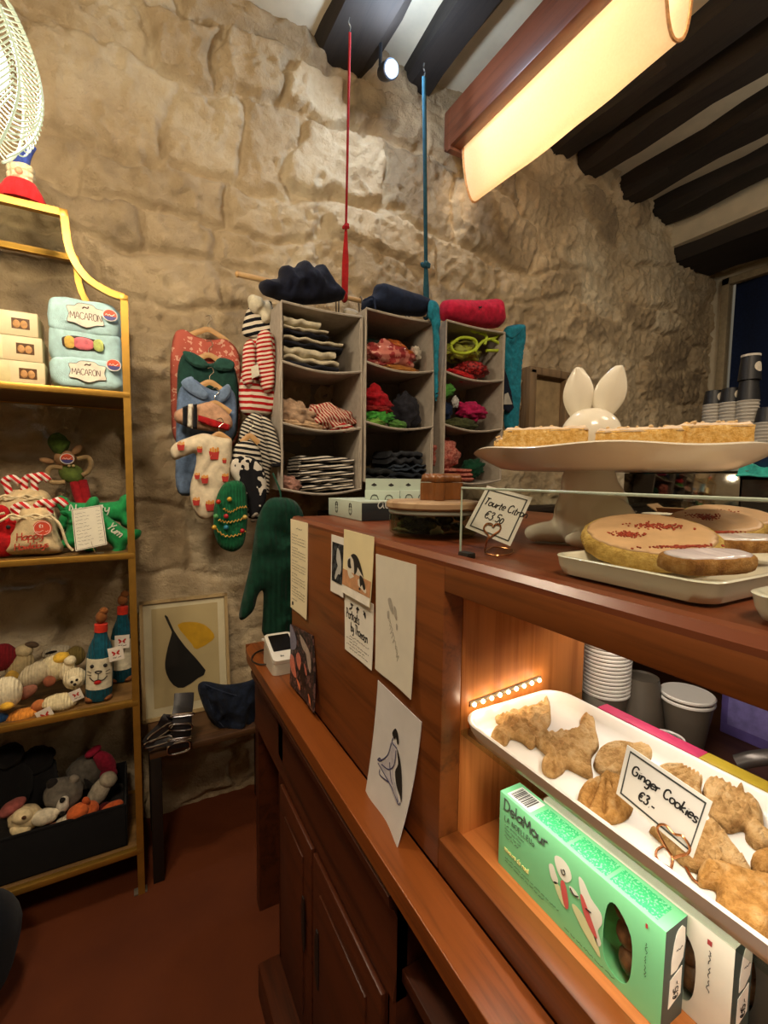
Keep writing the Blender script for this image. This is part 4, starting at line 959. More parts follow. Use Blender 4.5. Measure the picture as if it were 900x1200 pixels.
for i in range(len(prof)-1):
    for k in range(n): fs.append((i*n+k, i*n+(k+1) % n, (i+1)*n+(k+1) % n, (i+1)*n+k))
mb.add(vs, fs); mb.build('plate', PORC, bs, auto=60)
def spongem():
    if 'sponge' in MATS: return MATS['sponge']
    m, nt, b = _base('sponge', .85, 0, .2); vec = _coord(nt)
    nt.links.new(_ramp(nt, _noise(nt, vec, 160, 6, .7), [(.3, '#c08a38'), (.5, '#e6b868'), (.7, '#f2d698')]), b.inputs['Base Color']); _bump(nt, b, _noise(nt, vec, 260, 5, .7), 1, .004)
    MATS['sponge'] = m; return m
ICE = plain('#dfc9ae', .45, 0, .06, 60, .5, 160)
BM = Matrix.Translation(BC) @ RZ(ba)
for lab, x, y, w_, d_, h_, rz in (('thick iced slice at the left of the rabbit plate', -.082, -.112, .112, .052, .036, .05), ('iced slice in the middle front of the rabbit plate', .034, -.116, .100, .050, .031, -.02), ('iced slice at the right end of the rabbit plate with cracked topping', .118, -.080, .084, .058, .037, .12), ('low iced slice peeping out at the far left of the rabbit plate', -.140, -.055, .050, .045, .028, .3)):
    p = BM @ V((x, y, .1396)); sl_ = thing('cake_slice', lab, 'cake', p, (0, 0, ba+rz), 'iced slices on the rabbit cake stand')
    mb = MB(); 
    def f(u, v):
        a = 2*PI*u; c, s = math.cos(a), math.sin(a); k = .22; return V((w_/2*math.copysign(abs(c)**k, c), d_/2*math.copysign(abs(s)**k, s), v*h_))
    vs = []; fs = []; N = 72
    for j in range(5):
        for k in range(N):
            p_ = f(k/N, j/4); q_ = V((p_.x*300, p_.y*300, p_.z*300)); p_ += V((noise.noise(q_*.5), noise.noise(q_*.5+V((9, 0, 0))), 0))*.0022; vs.append(p_)
    fs = [(j*N+k, j*N+(k+1) % N, (j+1)*N+(k+1) % N, (j+1)*N+k) for j in range(4) for k in range(N)]+[tuple(range(N-1, -1, -1)), tuple(4*N+k for k in range(N))]
    mb.add(vs, fs); mb.build('sponge', spongem(), sl_, auto=0)
    mb = MB(); poly = [(f(k/40, 0).x*1.01, f(k/40, 0).y*1.01) for k in range(40)]
    mb.puff(poly, Fr((0, 0, h_-.002), (1, 0, 0), (0, 1, 0)), .0055, .006, .005, True, .0022, 70); mb.build('icing', ICE, sl_, auto=0)
    mb = MB(); rnd = random.Random(int(w_*1e4))
    for k in range(14): mb.ell((rnd.uniform(-.45, .45)*w_, rnd.uniform(-.45, .45)*d_, h_+.0045), (rnd.uniform(.002, .006), rnd.uniform(.0015, .003), .0022), R=RZ(rnd.random()*3), n=7, m=5)
    tag(mb.build('crumbs', plain('#d8b888', .8, 0, .1), sl_), kind='stuff')

# clear sneeze guard
gp = thing('glass_screen', 'low clear glass screen standing on the counter edge before the rabbit', 'glass screen', (.402, 0, ZT-.002))
MB().bx((.400, -.68, ZT-.003), (.4045, .508, 1.452)).build('pane', glass('#fafdfb'), gp, world=True, smooth=False)
MB().tube([(.4022, .508, ZT-.002), (.4022, .508, 1.452), (.4022, -.68, 1.452)], .0016, 6).build('polished_edge', plain('#b6c4b4', .2, 0, .05), gp, world=True)
for y in (.495, -.4): MB().bx((.395, y-.012, ZT-.003), (.409, y+.01, ZT+.006), .002).build('clip', plain('#1e1c1a', .4), gp, world=True)

# price card on top
q = onz(577, 650, ZT); nrm = V((-.62, -.76, .18)).normalized()
r, f = card('price_card', 'white dark bordered card with a four word price note tilted behind the glass screen'.replace('four word ', ''), q, nrm, ((571, 569), (624, 583), (598, 640), (545, 618)), (('Tourte Citron', .11, .60, .17), ('€3.50', .24, .34, .19)), .0008, .0055)
hp = lambda x, y: onp(x, y, q+nrm*.002, nrm)
def ringz(x, y, z=ZT+.0015): return onz(x, y, z)
wire_stand('gold wire heart card stand holding the price card behind the glass screen', q, [ringz(569, 645), ringz(580, 641), ringz(600, 644), ringz(598, 649), ringz(583, 651), ringz(569, 648), ringz(570, 644)],
           [ringz(568, 645), hp(571, 632), hp(573, 628), hp(567, 620), hp(570, 614), hp(576, 614), hp(578, 617), hp(581, 614), hp(586, 615), hp(586, 621), hp(579, 626), hp(573, 631)])

# white dish of glazed cookies
t1 = tray('cookie_dish', 'white ceramic dish of glazed cookies in front of the rabbit stand', .412, .76, .192, .362, ZT, .023, .022, .006, PORC, .007)
tray('cookie_dish', 'white ceramic dish cut off by the right edge of the photo', .405, .75, -.12, .172, ZT, .023, .022, .006, PORC, .007)
GLZ = plain('#c7a078', .42, 0, .06, 40); CKE = cookie_mat('#b58a3c', '#d0ab5c', '#dcbf7c')
RED = spots('#8e3324', '#a8482f', 400, .5, .8)
def glazed(label, c, rx, ry, h, rz, group='glazed cookies in the white dish', base=GLZ, edge=CKE, sq=1, sprinkle=((0, 0, .4, .5),), tiltx=0, ice=None):
    root = thing('glazed_cookie', label, 'cookie', c, (tiltx, 0, rz), group)
    N = 72; sp = lambda q: math.copysign(abs(q)**sq, q)
    prof = [(.90, 0), (.97, .12), (1.0, .45), (.985, .80), (.93, .97), (.85, 1.0)]
    mb = MB(); vs = []; fs = []
    for r_, z in prof:
        for k in range(N):
            a = 2*PI*k/N; cr = 1+.010*math.sin(k*PI/1)*0+.012*math.cos(18*a)*(1 if z < .9 else .3); vs.append(V((rx*r_*sp(math.cos(a))*cr, ry*r_*sp(math.sin(a))*cr, z*h)))
    for i in range(len(prof)-1):
        for k in range(N): fs.append((i*N+k, i*N+(k+1) % N, (i+1)*N+(k+1) % N, (i+1)*N+k))
    fs += [tuple(range(N-1, -1, -1)), tuple((len(prof)-1)*N+k for k in range(N))]
    mb.add(vs, fs); mb.build('biscuit', edge, root, auto=60)
    mb = MB(); poly = [(rx*.93*sp(math.cos(2*PI*k/56)), ry*.93*sp(math.sin(2*PI*k/56))) for k in range(56)]
    mb.puff(poly, Fr((0, 0, h-.0012), (1, 0, 0), (0, 1, 0)), .0032, .010, max(.004, rx*.08), True, .0008, 40); mb.build('glaze', ice or base, root, auto=0)
    mb = MB(); rnd = random.Random(int(rx*1e4+rz*100))
    for (sx_, sy_, wx, wy) in sprinkle:
        for k in range(120):
            a = rnd.gauss(0, .33)*wx*rx; b = rnd.gauss(0, .33)*wy*ry; mb.ell((sx_*rx+a, sy_*ry+b, h+.0022+rnd.random()*.0008), (.0016, .0012, .0009), R=RZ(rnd.random()*3), n=5, m=4)
    tag(mb.build('sprinkles', RED, root), kind='stuff'); return root
c1 = onz(757, 633, ZT+.028); 
DZ = ZT+.0085
def gz(x, y, h): q = onz(x, y, DZ+h); return (q.x, q.y, DZ)
glazed('round beige glazed cookie with red sprinkles at the left of the white dish', tuple(V(gz(762, 640, .024))+V((.012, .010, .018))), .072, .066, .022, -.9, tiltx=.28, sprinkle=((.1, .2, .6, .22), (-.35, -.25, .3, .2)))
glazed('round glazed cookie behind the leftmost one in the white dish', tuple(V(gz(842, 622, .026))+V((.012, .012, .020))), .062, .055, .022, -.75, tiltx=.26, sprinkle=((-.2, .1, .5, .3),))
glazed('round glazed cookie with a dark red dusting at the back of the white dish', tuple(V(gz(866, 612, .032))+V((.045, .036, .020))), .072, .066, .022, -.7, tiltx=.22, sprinkle=((-.1, .05, .35, .3),))
glazed('white iced finger biscuit with a red sprinkled edge at the front of the white dish', tuple(V(gz(828, 662, .022))+V((.012, .006, .016))), .050, .020, .015, -.25, tiltx=.12, sq=.7, ice=plain('#d6c8cf', .2, 0, .02), edge=cookie_mat('#8f5a2a', '#a8743a', '#bd8e55'), sprinkle=((-.2, .85, 1.1, .3),))
glazed('white iced finger biscuit half behind the front one, at the right edge', tuple(V(gz(880, 641, .022))+V((.012, .012, .017))), .050, .020, .015, -.3, tiltx=.12, sq=.7, ice=plain('#dccfcc', .2, 0, .02), edge=cookie_mat('#8f5a2a', '#a8743a', '#bd8e55'), sprinkle=((-.5, .8, .9, .3),))

# jar with wooden lid, bone shaped box on it
JC = V((.497, .712, ZT))
jr = thing('storage_jar', 'squat glass jar with a pale round wooden lid near the mint boxes', 'jar', JC, (0, 0, 0), None, 1.14)
mb = MB().lathe([(0, .001), (.066, .001), (.072, .006), (.073, .03), (.071, .042), (.069, .044), (.069, .040), (.070, .03), (.069, .008), (0, .005)], n=48); mb.build('glass_body', glass('#d8dccb', .03), jr)
mb = MB().lathe([(0, .044), (.075, .044), (.078, .047), (.078, .054), (.075, .057), (0, .058)], n=48); mb.build('lid', wood('#8e6f50', '#b99b78', 'X', .5), jr, auto=40)
MB().lathe([(.0715, .036), (.0735, .038), (.0735, .043), (.0715, .044)], n=48).build('seal', plain('#8c9084', .3), jr)
mb = MB(); rnd = random.Random(8)
for k in range(34):
    a, d = rnd.random()*6.28, math.sqrt(rnd.random())*.055; mb.ell((d*math.cos(a), d*math.sin(a), .012+rnd.random()*.016), (.013, .008, .006), R=RZ(rnd.random()*3), n=9, m=6)
tag(mb.build('treats', spots('#39402c', '#6d7550', 60, .5), jr), kind='stuff')
bone = [(-.034, .006), (-.040, .014), (-.036, .024), (-.026, .024), (-.018, .014), (0, .011), (.018, .014), (.026, .024), (.036, .024), (.040, .014), (.034, .006), (.034, -.006), (.040, -.014), (.036, -.024), (.026, -.024), (.018, -.014), (0, -.011), (-.018, -.014), (-.026, -.024), (-.036, -.024), (-.040, -.014), (-.034, -.006)]
bt = thing('bone_box', 'brown glossy bone shaped box lying on the wooden jar lid', 'box', JC+V((.016, -.004, .0664)), (0, 0, .35))
BR = plain('#7a4c26', .35, 0, .12, 30)
mb = MB().puff(smooth2(bone, 3), Fr((0, 0, .033), (1, 0, 0), (0, 1, 0)), .016, .008, .005, True); mb.build('lid', BR, bt, auto=0)
mb = MB().prism(smooth2(bone, 3), Fr((0, 0, 0), (1, 0, 0), (0, 1, 0)), .032); mb.build('base', BR, bt)

# mint cartons with dog faces
MINT = plain('#aebcae', .5, 0, .015, 8); DKB = plain('#23292c', .4, 0, .05)
def mint(c, L, D, Hh, label, rz=0, tab=True, dark=False):
    root = thing('treat_carton', label, 'box', c, (0, 0, rz), 'mint cartons behind the jar')
    mb = MB().bx((0, 0, 0), (D, L, Hh), .001); mb.build('carton', MINT, root)
    if dark: MB().bx((.001, -.0008, .0), (D-.001, .0004, Hh-.004), .0002).build('dark_side', DKB, root)
    fr = Fr((0, L, 0), (0, -1, 0), (0, 0, 1)); mb = MB()
    for k in range(2):
        cx = L*(.28+.42*k); s = Hh*.16
        mb.tube(cat([fr(cx+s*1.1*math.cos(a), Hh*.45+s*1.5*math.sin(a), .0005) for a in [i*PI/5 for i in range(10)]], 2, True), .0006, 4, closed=True)
        for e in (-1, 1): mb.ell(fr(cx+e*s*.4, Hh*.5, .0006), (.0012, .0012, .0012), n=6, m=4)
        mb.tube(cat([fr(cx-s*.5, Hh*.32, .0005), fr(cx, Hh*.26, .0005), fr(cx+s*.5, Hh*.32, .0005)], 3), .0006, 4); mb.tube(cat([fr(cx-s*1.0, Hh*.62, .0006), fr(cx-s*.6, Hh*.80, .0006), fr(cx, Hh*.84, .0006), fr(cx+s*.6, Hh*.80, .0006), fr(cx+s, Hh*.62, .0006)], 3), .0012, 4)
    mb.build('drawn_faces', INK, root)
    if tab:
        fs_ = Fr((D*.35, L, Hh), (0, -1, 0), (0, 0, 1)); mb = MB(); mb.prism([(.0, -.002), (L, -.002), (L, .032), (0, .032)], fs_, .001); tb = mb.build('hang_tab', MINT, root)
        mb = MB()
        for k in (.25, .75): mb.prism(smooth2([(L*k-.008, .014), (L*k-.003, .018), (L*k, .020), (L*k+.003, .018), (L*k+.008, .014), (L*k, .011)], 2), fs_, .0003, .001)
        tag(mb.build('hang_hole', INK, tb))
    return root
pc = onx(423.5, 600, .49)
b1 = mint(V((.49, pc.y, ZT)), onx(385, 590, .49).y-pc.y, .16, onx(424.5, 588, .49).z-ZT, 'mint carton with drawn dog faces and a dark side, nearest the jar', 0, False, True)
fr = Fr((0, -.0008, 0), (1, 0, 0), (0, 0, 1)); mb = MB(); pen(mb, 'au', fr, .045, .030, .034, .0014, c=.0004); mb.build('lettering', plain('#c8d0cc', .6), b1)
for lab, pxr, y, L in (('mint carton with a hanging tab standing behind the dark sided one', 468, 1.05, .092), ('mint carton with a hanging tab, middle of the three behind the jar', 484, 1.10, .09), ('mint carton with a hanging tab half hidden behind the bone box', 505, 1.06, .085)):
    mint(V((ony(pxr, 580, y).x, y, ZT)), L, .05, .072, lab, 1.0)

# kraft boxes and a small white bowl behind the dish
KR = plain('#8a6a44', .75, 0, .05)
for lab, c, d_, rz in (('flat brown cardboard box with a raised lid behind the glazed cookies', tuple(onz(752, 618, ZT)), (.075, .05, .020), .4), ('open brown cardboard box right of the rabbit stand', tuple(onz(792, 617, ZT)), (.09, .055, .034), .3)):
    t = thing('cardboard_box', lab, 'box', c, (0, 0, rz), 'brown cardboard boxes on the counter')
    x, y, z = d_; mb = MB()
    for lo, hi in (((-x/2, -y/2, 0), (x/2, y/2, .002)), ((-x/2, -y/2, 0), (-x/2+.002, y/2, z)), ((x/2-.002, -y/2, 0), (x/2, y/2, z)), ((-x/2, -y/2, 0), (x/2, -y/2+.002, z)), ((-x/2, y/2-.002, 0), (x/2, y/2, z))): mb.bx(lo, hi)
    mb.build('tray', KR, t); mb = MB().box((0, y/2+.012, z+.008), (x, .03, .002), R=RX(.6)); mb.build('flap', KR, t)
    MB().box((-x/2-.012, 0, z+.006), (.028, y, .002), R=RY(.5)).build('flap', KR, t)
t = thing('bowl', 'small white glazed bowl half hidden behind the glazed cookies', 'bowl', tuple(onz(772, 625, ZT)))
MB().lathe([(0, .002), (.018, .002), (.028, .02), (.033, .040), (.031, .041), (.026, .022), (.016, .006), (0, .006)], n=32).build('bowl_body', PORC, t)

# ================================================================== BEHIND: ESPRESSO MACHINE AND CUPS
MX = 2.2; MZ = 1.505
MIR = plain('#9a948a', .06, 1, .02, 3); STEEL = plain('#8a8780', .25, 1, .04)
em = thing('espresso_machine', 'large polished espresso machine whose dark panel mirrors the shop', 'coffee machine', (2.45, .9, 0))
MB().bx((MX, .958, 1.20), (MX+.02, 1.47, MZ-.004), .003).build('mirror_panel', MIR, em, world=True)
MB().bx((MX+.02, .2, 1.05), (2.75, 1.47, MZ), .012).build('housing', plain('#2a2826', .3, .6), em, world=True)
MB().bx((MX-.004, .2, MZ), (2.76, 1.475, MZ+.006), .002).build('cup_rack', STEEL, em, world=True)
MB().bx((MX, .2, 1.20), (MX+.02, .952, MZ-.03), .003).build('side_panel', plain('#6b6256', .15, .8, .2, 6), em, world=True)
mb = MB()
for y in (.3, 1.35):
    for x in (2.28, 2.68): mb.tube([(x, y, .95), (x, y, 1.06)], .025, 14)
mb.build('feet', plain('#1a1918', .5), em, world=True)
t = thing('work_counter', 'dark back counter carrying the espresso machine', 'counter', (2.5, .6, 0))
MB().bx((2.1, -.8, .91), (2.85, 1.55, .95), .005).build('counter_top', WD, t, world=True); MB().bx((2.16, -.78, 0), (2.82, 1.53, .91)).build('cupboard', WD, t, world=True)
WCUP = plain('#a9a49a', .6, 0, .02); BLK = plain('#191a1d', .45, 0, .05)
wcp = cup_proto('paper_cup', 'x', .029, .041, .10, WCUP, rim='#c6c1b6')
stz = MZ+.0065
def stk(px_, n, lab, grp, x=2.35, step=.0145, z=None):
    y = onx(px_, 505, x).y
    for k in range(n): dup(wcp, (x, y, (z or stz)+k*step), (0, 0, k*.7), lab, grp)
    return y, (z or stz)+(n-1)*step+.10
ys1, z1 = stk(834, 15, 'grey white paper cup in the stack beside the curtain edge', 'first stack of paper cups on the espresso machine')
ys2, z2 = stk(853.5, 15, 'grey white paper cup in the second stack from the curtain edge', 'second stack of paper cups on the espresso machine')
ys3, z3 = stk(874, 15, 'grey white paper cup in the stack under the tall black cups', 'third stack of paper cups on the espresso machine')
ys4, z4 = stk(897, 8, 'grey white paper cup in the low stack at the right edge of the photo', 'low stack of paper cups at the right edge')
def black_cup(label, c, h=.10, r0=.030, r1=.041, disc=True, inv=True, tilt=0, rimw=True):
    t = thing('black_cup', label, 'cup', c, (tilt, 0, math.atan2(-.9, -.43)+PI/2), 'black paper cups on the espresso machine')
    pr = [(r1, 0), (r0, h)] if inv else [(r0, 0), (r1, h)]
    MB().lathe([(0, .002), (pr[0][0]-.002, .002), (pr[0][0], 0), (pr[1][0], h), (pr[1][0]-.003, h+.001), (0, h-.002)], n=32).build('cup_wall', BLK, t)
    if rimw: MB().lathe([(pr[1][0]-.001, h-.006), (pr[1][0]+.0015, h-.006), (pr[1][0]+.0015, h+.003), (pr[1][0]-.003, h+.003)], n=32).build('white_rim', plain('#c9c2b4', .5), t)
    if disc:
        mb = MB(); R = .021
        mb.grid(lambda u, v: (lambda rr, th: (lambda a, zz: (lambda rad: V((rad*math.cos(a), rad*math.sin(a), zz)))(pr[0][0]+(pr[1][0]-pr[0][0])*zz/h+.0006))(-PI/2+.25+rr*math.cos(th)/.036, h*.5+rr*math.sin(th)))(R*u, 2*PI*v), 4, 24)
        lb = mb.build('round_sticker', plain('#c9c0ae', .6, 0, .06, 90), t)
    return t
black_cup('short black cup with a square label on the stack beside the curtain', (2.35, ys1, z1+.001), .062, disc=True, rimw=False, r0=.033)
black_cup('short black cup with a round cream sticker on the second cup stack', (2.35, ys2, z2+.001), .062, rimw=False, r0=.034)
black_cup('tall black cup on the third stack, under the white rimmed black cup', (2.35, ys3, z3+.001), .085, r0=.034, r1=.043, disc=False, rimw=False)
black_cup('tall black cup with a white rim and a large round sticker, topmost of its stack', (2.35, ys3, z3+.087), .105, r0=.034, r1=.042)
black_cup('small black cup with a pale label on the low stack at the right edge', (2.35, ys4, z4+.001), .062, rimw=False)
black_cup('white rimmed black cup half cut off by the right edge', (2.45, ys4-.02, z4+.16), .12, r0=.034, r1=.042, disc=False)
t = thing('cup_holder', 'wire rack of metal hoops between black cups at the right edge', 'rack', (2.45, ys4-.02, z4))
for k in range(3): MB().tube([(2.45+.047*math.cos(a), ys4-.02+.047*math.sin(a), z4+.06+k*.034) for a in [i*2*PI/28 for i in range(28)]], .003, 6, closed=True).build('hoop', STEEL, t, world=True)
MB().tube([(2.45, ys4+.027, z4-.1), (2.45, ys4+.027, z4+.16)], .003, 6).build('upright', STEEL, t, world=True); MB().lathe([(0, z4+.152), (.05, z4+.152), (.05, z4+.158), (0, z4+.158)], (2.45, ys4-.02, 0), 24).build('top_plate', STEEL, t, world=True)
bpy.data.objects.remove(wcp.children[0]); bpy.data.objects.remove(wcp.children[0]) if wcp.children else None
bpy.data.objects.remove(wcp)
CERA = plain('#c4cabe', .25, 0, .02)
y = onx(868, 520, 2.29).y
t = thing('stacked_bowl', 'pale translucent bowl upside down on the white jug before the cup stacks', 'bowl', (2.30, y, 1.58))
MB().lathe([(.060, 0), (.064, .004), (.058, .045), (.050, .062), (0, .066)], n=36).build('bowl_body', plain('#aaa8a0', .3, 0, .03), t)
t = thing('milk_jug', 'pale mint white milk jug with a loop handle before the paper cups', 'jug', (2.30, y-.02, MZ+.0065), (0, 0, -.9))
MB().lathe([(0, 0), (.050, 0), (.052, .012), (.046, .02), (.058, .05), (.060, .066), (.057, .066), (.054, .05), (.044, .022), (0, .02)], n=36).build('jug_body', CERA, t)
MB().tube(cat([V((.055, 0, .06)), V((.085, 0, .058)), V((.082, 0, .032)), V((.050, 0, .018))], 5), .005, 8).build('handle', CERA, t)
y2 = onx(826, 550, 2.26).y
t = thing('white_bowl', 'low white dish under the right tip of the rabbit plate', 'bowl', (2.30, y2, MZ+.0065))
MB().lathe([(0, 0), (.05, 0), (.066, .03), (.07, .044), (.066, .044), (.05, .008), (0, .006)], n=36).build('bowl_body', CERA, t)
y3 = onx(897, 535, 2.27).y
t = thing('navy_mug', 'dark blue mug at the right edge before the low cup stack', 'mug', (2.27, y3, MZ+.0065))
MB().lathe([(0, 0), (.038, 0), (.042, .006), (.043, .085), (.040, .086), (.039, .01), (0, .006)], n=32).build('mug_body', plain('#1c2a4a', .3), t); MB().tube(cat([V((0, -.042, .07)), V((0, -.07, .062)), V((0, -.066, .03)), V((0, -.042, .02))], 5), .005, 8).build('handle', plain('#1c2a4a', .3), t)
a_, b_ = onx(868, 556, 2.2), onx(902, 556, 2.2)
mb = MB().grid(lambda u, v: (2.17+.22*v+.01*math.sin(u*9), a_.y+.005+(b_.y-.06-a_.y)*u, MZ+.012+.030*math.sin(PI*min(1, v*1.6+.05))*(.6+.4*math.sin(u*7+v*5))-(.03*(v < .12))), 24, 16, .004)
tag(mb.build('turquoise_cloth', cloth('#3aa79a')), 'crumpled turquoise cloth on the espresso machine at the right edge', 'cloth')
# dark bin with silver handle near the rabbit
t = thing('dark_bucket', 'dark metal bucket with a wire handle behind the rabbit plate', 'bucket', (1.42, 1.02, 1.15))
MB().lathe([(0, 0), (.085, 0), (.10, .21), (.104, .212), (.10, .214), (.096, .21), (.083, .006), (0, .006)], n=36).build('bucket_body', plain('#17171a', .35, .3), t)
MB().tube(cat([V((.098, 0, .19)), V((.06, -.085, .12)), V((-.06, -.085, .12)), V((-.098, 0, .19))], 5), .003, 6).build('handle', STEEL, t)
t = thing('stool', 'dark stool holding the bucket behind the counter', 'stool', (1.42, 1.02, 0))
MB().lathe([(0, 1.12), (.15, 1.12), (.155, 1.135), (.15, 1.149), (0, 1.149)], n=32).build('seat', WD, t, world=False)
for k in range(4): a = PI/4+k*PI/2; MB().tube([(.11*math.cos(a), .11*math.sin(a), 1.13), (.16*math.cos(a), .16*math.sin(a), 0)], .014, 10).build('leg', WD, t)
# ================================================================== THE GOLD BOOKCASE AND WHAT IS ON IT
BR_ = plain('#b3893c', .38, .75, .06, 20); BYF, BYB = 1.73, 2.06; XL = -.98
bk = thing('gold_bookcase', 'tall gold metal bookcase with curved shoulder standing against the stone wall', 'bookcase', (-.45, 1.9, 0))
def flatbar(mb, pts, y, w=.021, d=.021):
    P = cat([V((x, 0, z)) for x, z in pts], 6) if len(pts) > 2 else [V((x, 0, z)) for x, z in pts]
    n = len(P); vs = []; fs = []
    for i, p in enumerate(P):
        t = (P[min(i+1, n-1)]-P[max(i-1, 0)]).normalized(); nn = V((t.z, 0, -t.x))
        for a, b in ((-1, -1), (1, -1), (1, 1), (-1, 1)): vs.append(p+nn*a*w/2+V((0, y+b*d/2, 0)))
    for i in range(n-1):
        for k in range(4): fs.append((i*4+k, (i+1)*4+k, (i+1)*4+(k+1) % 4, i*4+(k+1) % 4))
    fs += [(0, 1, 2, 3), ((n-1)*4+3, (n-1)*4+2, (n-1)*4+1, (n-1)*4)]; mb.add(vs, fs)
for y in (BYF, BYB):
    mb = MB(); flatbar(mb, [(-.006, 0), (-.006, 2.028)], y); flatbar(mb, [(-.006, 2.028), (-.05, 2.037), (-.11, 2.072), (-.146, 2.14), (-.157, 2.245)], y, .020); flatbar(mb, [(XL+.006, 0), (XL+.006, 2.245)], y)
    mb.box((-.0065, y, 2.026), (.024, .024, .018), .003); mb.box((-.1575, y, 2.243), (.022, .022, .022), .002); flatbar(mb, [(-.150, 2.243), (XL, 2.243)], y, .020, .021)
    mb.build('frame', BR_, bk, world=True, auto=40)
for z in (1.721, 1.197, .692, .160):
    mb = MB().bx((XL, BYF-.011, z-.010), (.003, BYF+.011, z+.010), .002).bx((XL, BYB-.011, z-.010), (.003, BYB+.011, z+.010), .002).bx((-.018, BYF, z-.010), (.003, BYB, z+.010), .002)
    s = mb.build('shelf_rim', BR_, bk, world=True)
    tag(MB().bx((XL, BYF+.011, z-.007), (-.018, BYB-.011, z+.009), .001).build('shelf_board', wood('#4a3218', '#7a5a30', 'X', .5), s, world=True))
mb = MB().bx((XL, BYF+.011, 2.236), (-.16, BYB-.011, 2.249)); mb.build('top_glass', glass('#f2f4ee'), bk, world=True)
MB().bx((-.03, 1.72, 0), (.012, 1.75, .006), .002).build('foot', plain('#8a8070', .4, .6), bk, world=True)

# knitted gnome on top
p = ony(24, 241, 1.742)
g = thing('knitted_gnome', 'knitted gnome with tall blue hat, cream brim and red body on the bookcase top', 'soft toy', (p.x+.004, 1.742, 2.2545), (0, 0, 0), None, 1.18)
mb = MB().lathe([(0, 0), (.046, .0), (.049, .010), (.043, .024), (.034, .040), (.028, .048), (0, .051)], n=28, sx=1, sy=.7); mb.build('body', cloth('#b51d22', .15, 160), g)
mb = MB()
for a in (.02, .046): mb.tube([(.021*math.cos(t), .018*math.sin(t), .046+a*.62+.004*math.cos(t)) for t in [i*2*PI/24 for i in range(24)]], .0085, 10, closed=True)
mb.lathe([(.022, .044), (.025, .06), (.021, .078), (0, .082)], n=24, sy=.8); mb.build('brim', cloth('#c9bb98', .12, 200), g)
mb = MB().tube(cat([V((0, 0, .070)), V((.004, 0, .092)), V((.014, 0, .115)), V((.030, 0, .138))], 6), [.0215-.0165*i/18 for i in range(19)], 18); mb.build('hat', cloth('#2c3c80', .15, 200), g)
mb = MB().ell((0, -.025, .060), (.008, .007, .008)); mb.build('nose', cloth('#c98a6a'), g)

# cream macaron boxes, three on top of each other
Y1 = 1.775; CRB = plain('#d6c49a', .55, 0, .02)
zz = 1.7315
hs = [ony(20, 0, Y1)]
for k, (xr, hh, lab) in enumerate(((52, .073, 'cream window box at the bottom of the stack of three'), (50, .073, 'cream window box in the middle of the stack of three'), (46, .071, 'cream window box on top of the stack of three'))):
    x1 = ony(xr, 420, Y1).x; x0 = x1-.235; t = thing('window_box', lab, 'box', ((x0+x1)/2, Y1+.06, zz), group='cream window boxes on the second shelf')
    MB().bx((x0, Y1, zz), (x1, Y1+.13, zz+hh), .002).build('carton', CRB, t, world=True)
    fr = Fr((x0, Y1, zz), (1, 0, 0), (0, 0, 1)); L = x1-x0; mb = MB()
    mb.prism([(L-.064, hh*.28), (L-.020, hh*.28), (L-.020, hh*.72), (L-.064, hh*.72)], fr, .0006); mb.build('window', plain('#5a3c20', .3), t, world=True)
    mb = MB()
    for q_ in (.052, .034): mb.ell(fr(L-q_, hh*.48, .0008), (.009, .0018, .012), n=12, m=8)
    mb.build('macarons', plain('#b4854e', .6, 0, .1, 90), t, world=True)
    mb = MB().bx((x0, Y1-.0008, zz+.002), (x1-.085-.012*k, Y1, zz+hh-.003), .0002); mb.build('sleeve', plain(('#cfc08c', '#cfd0a0', '#d8b878')[k], .5, 0, .04, 30), t, world=True); zz += hh+.0008

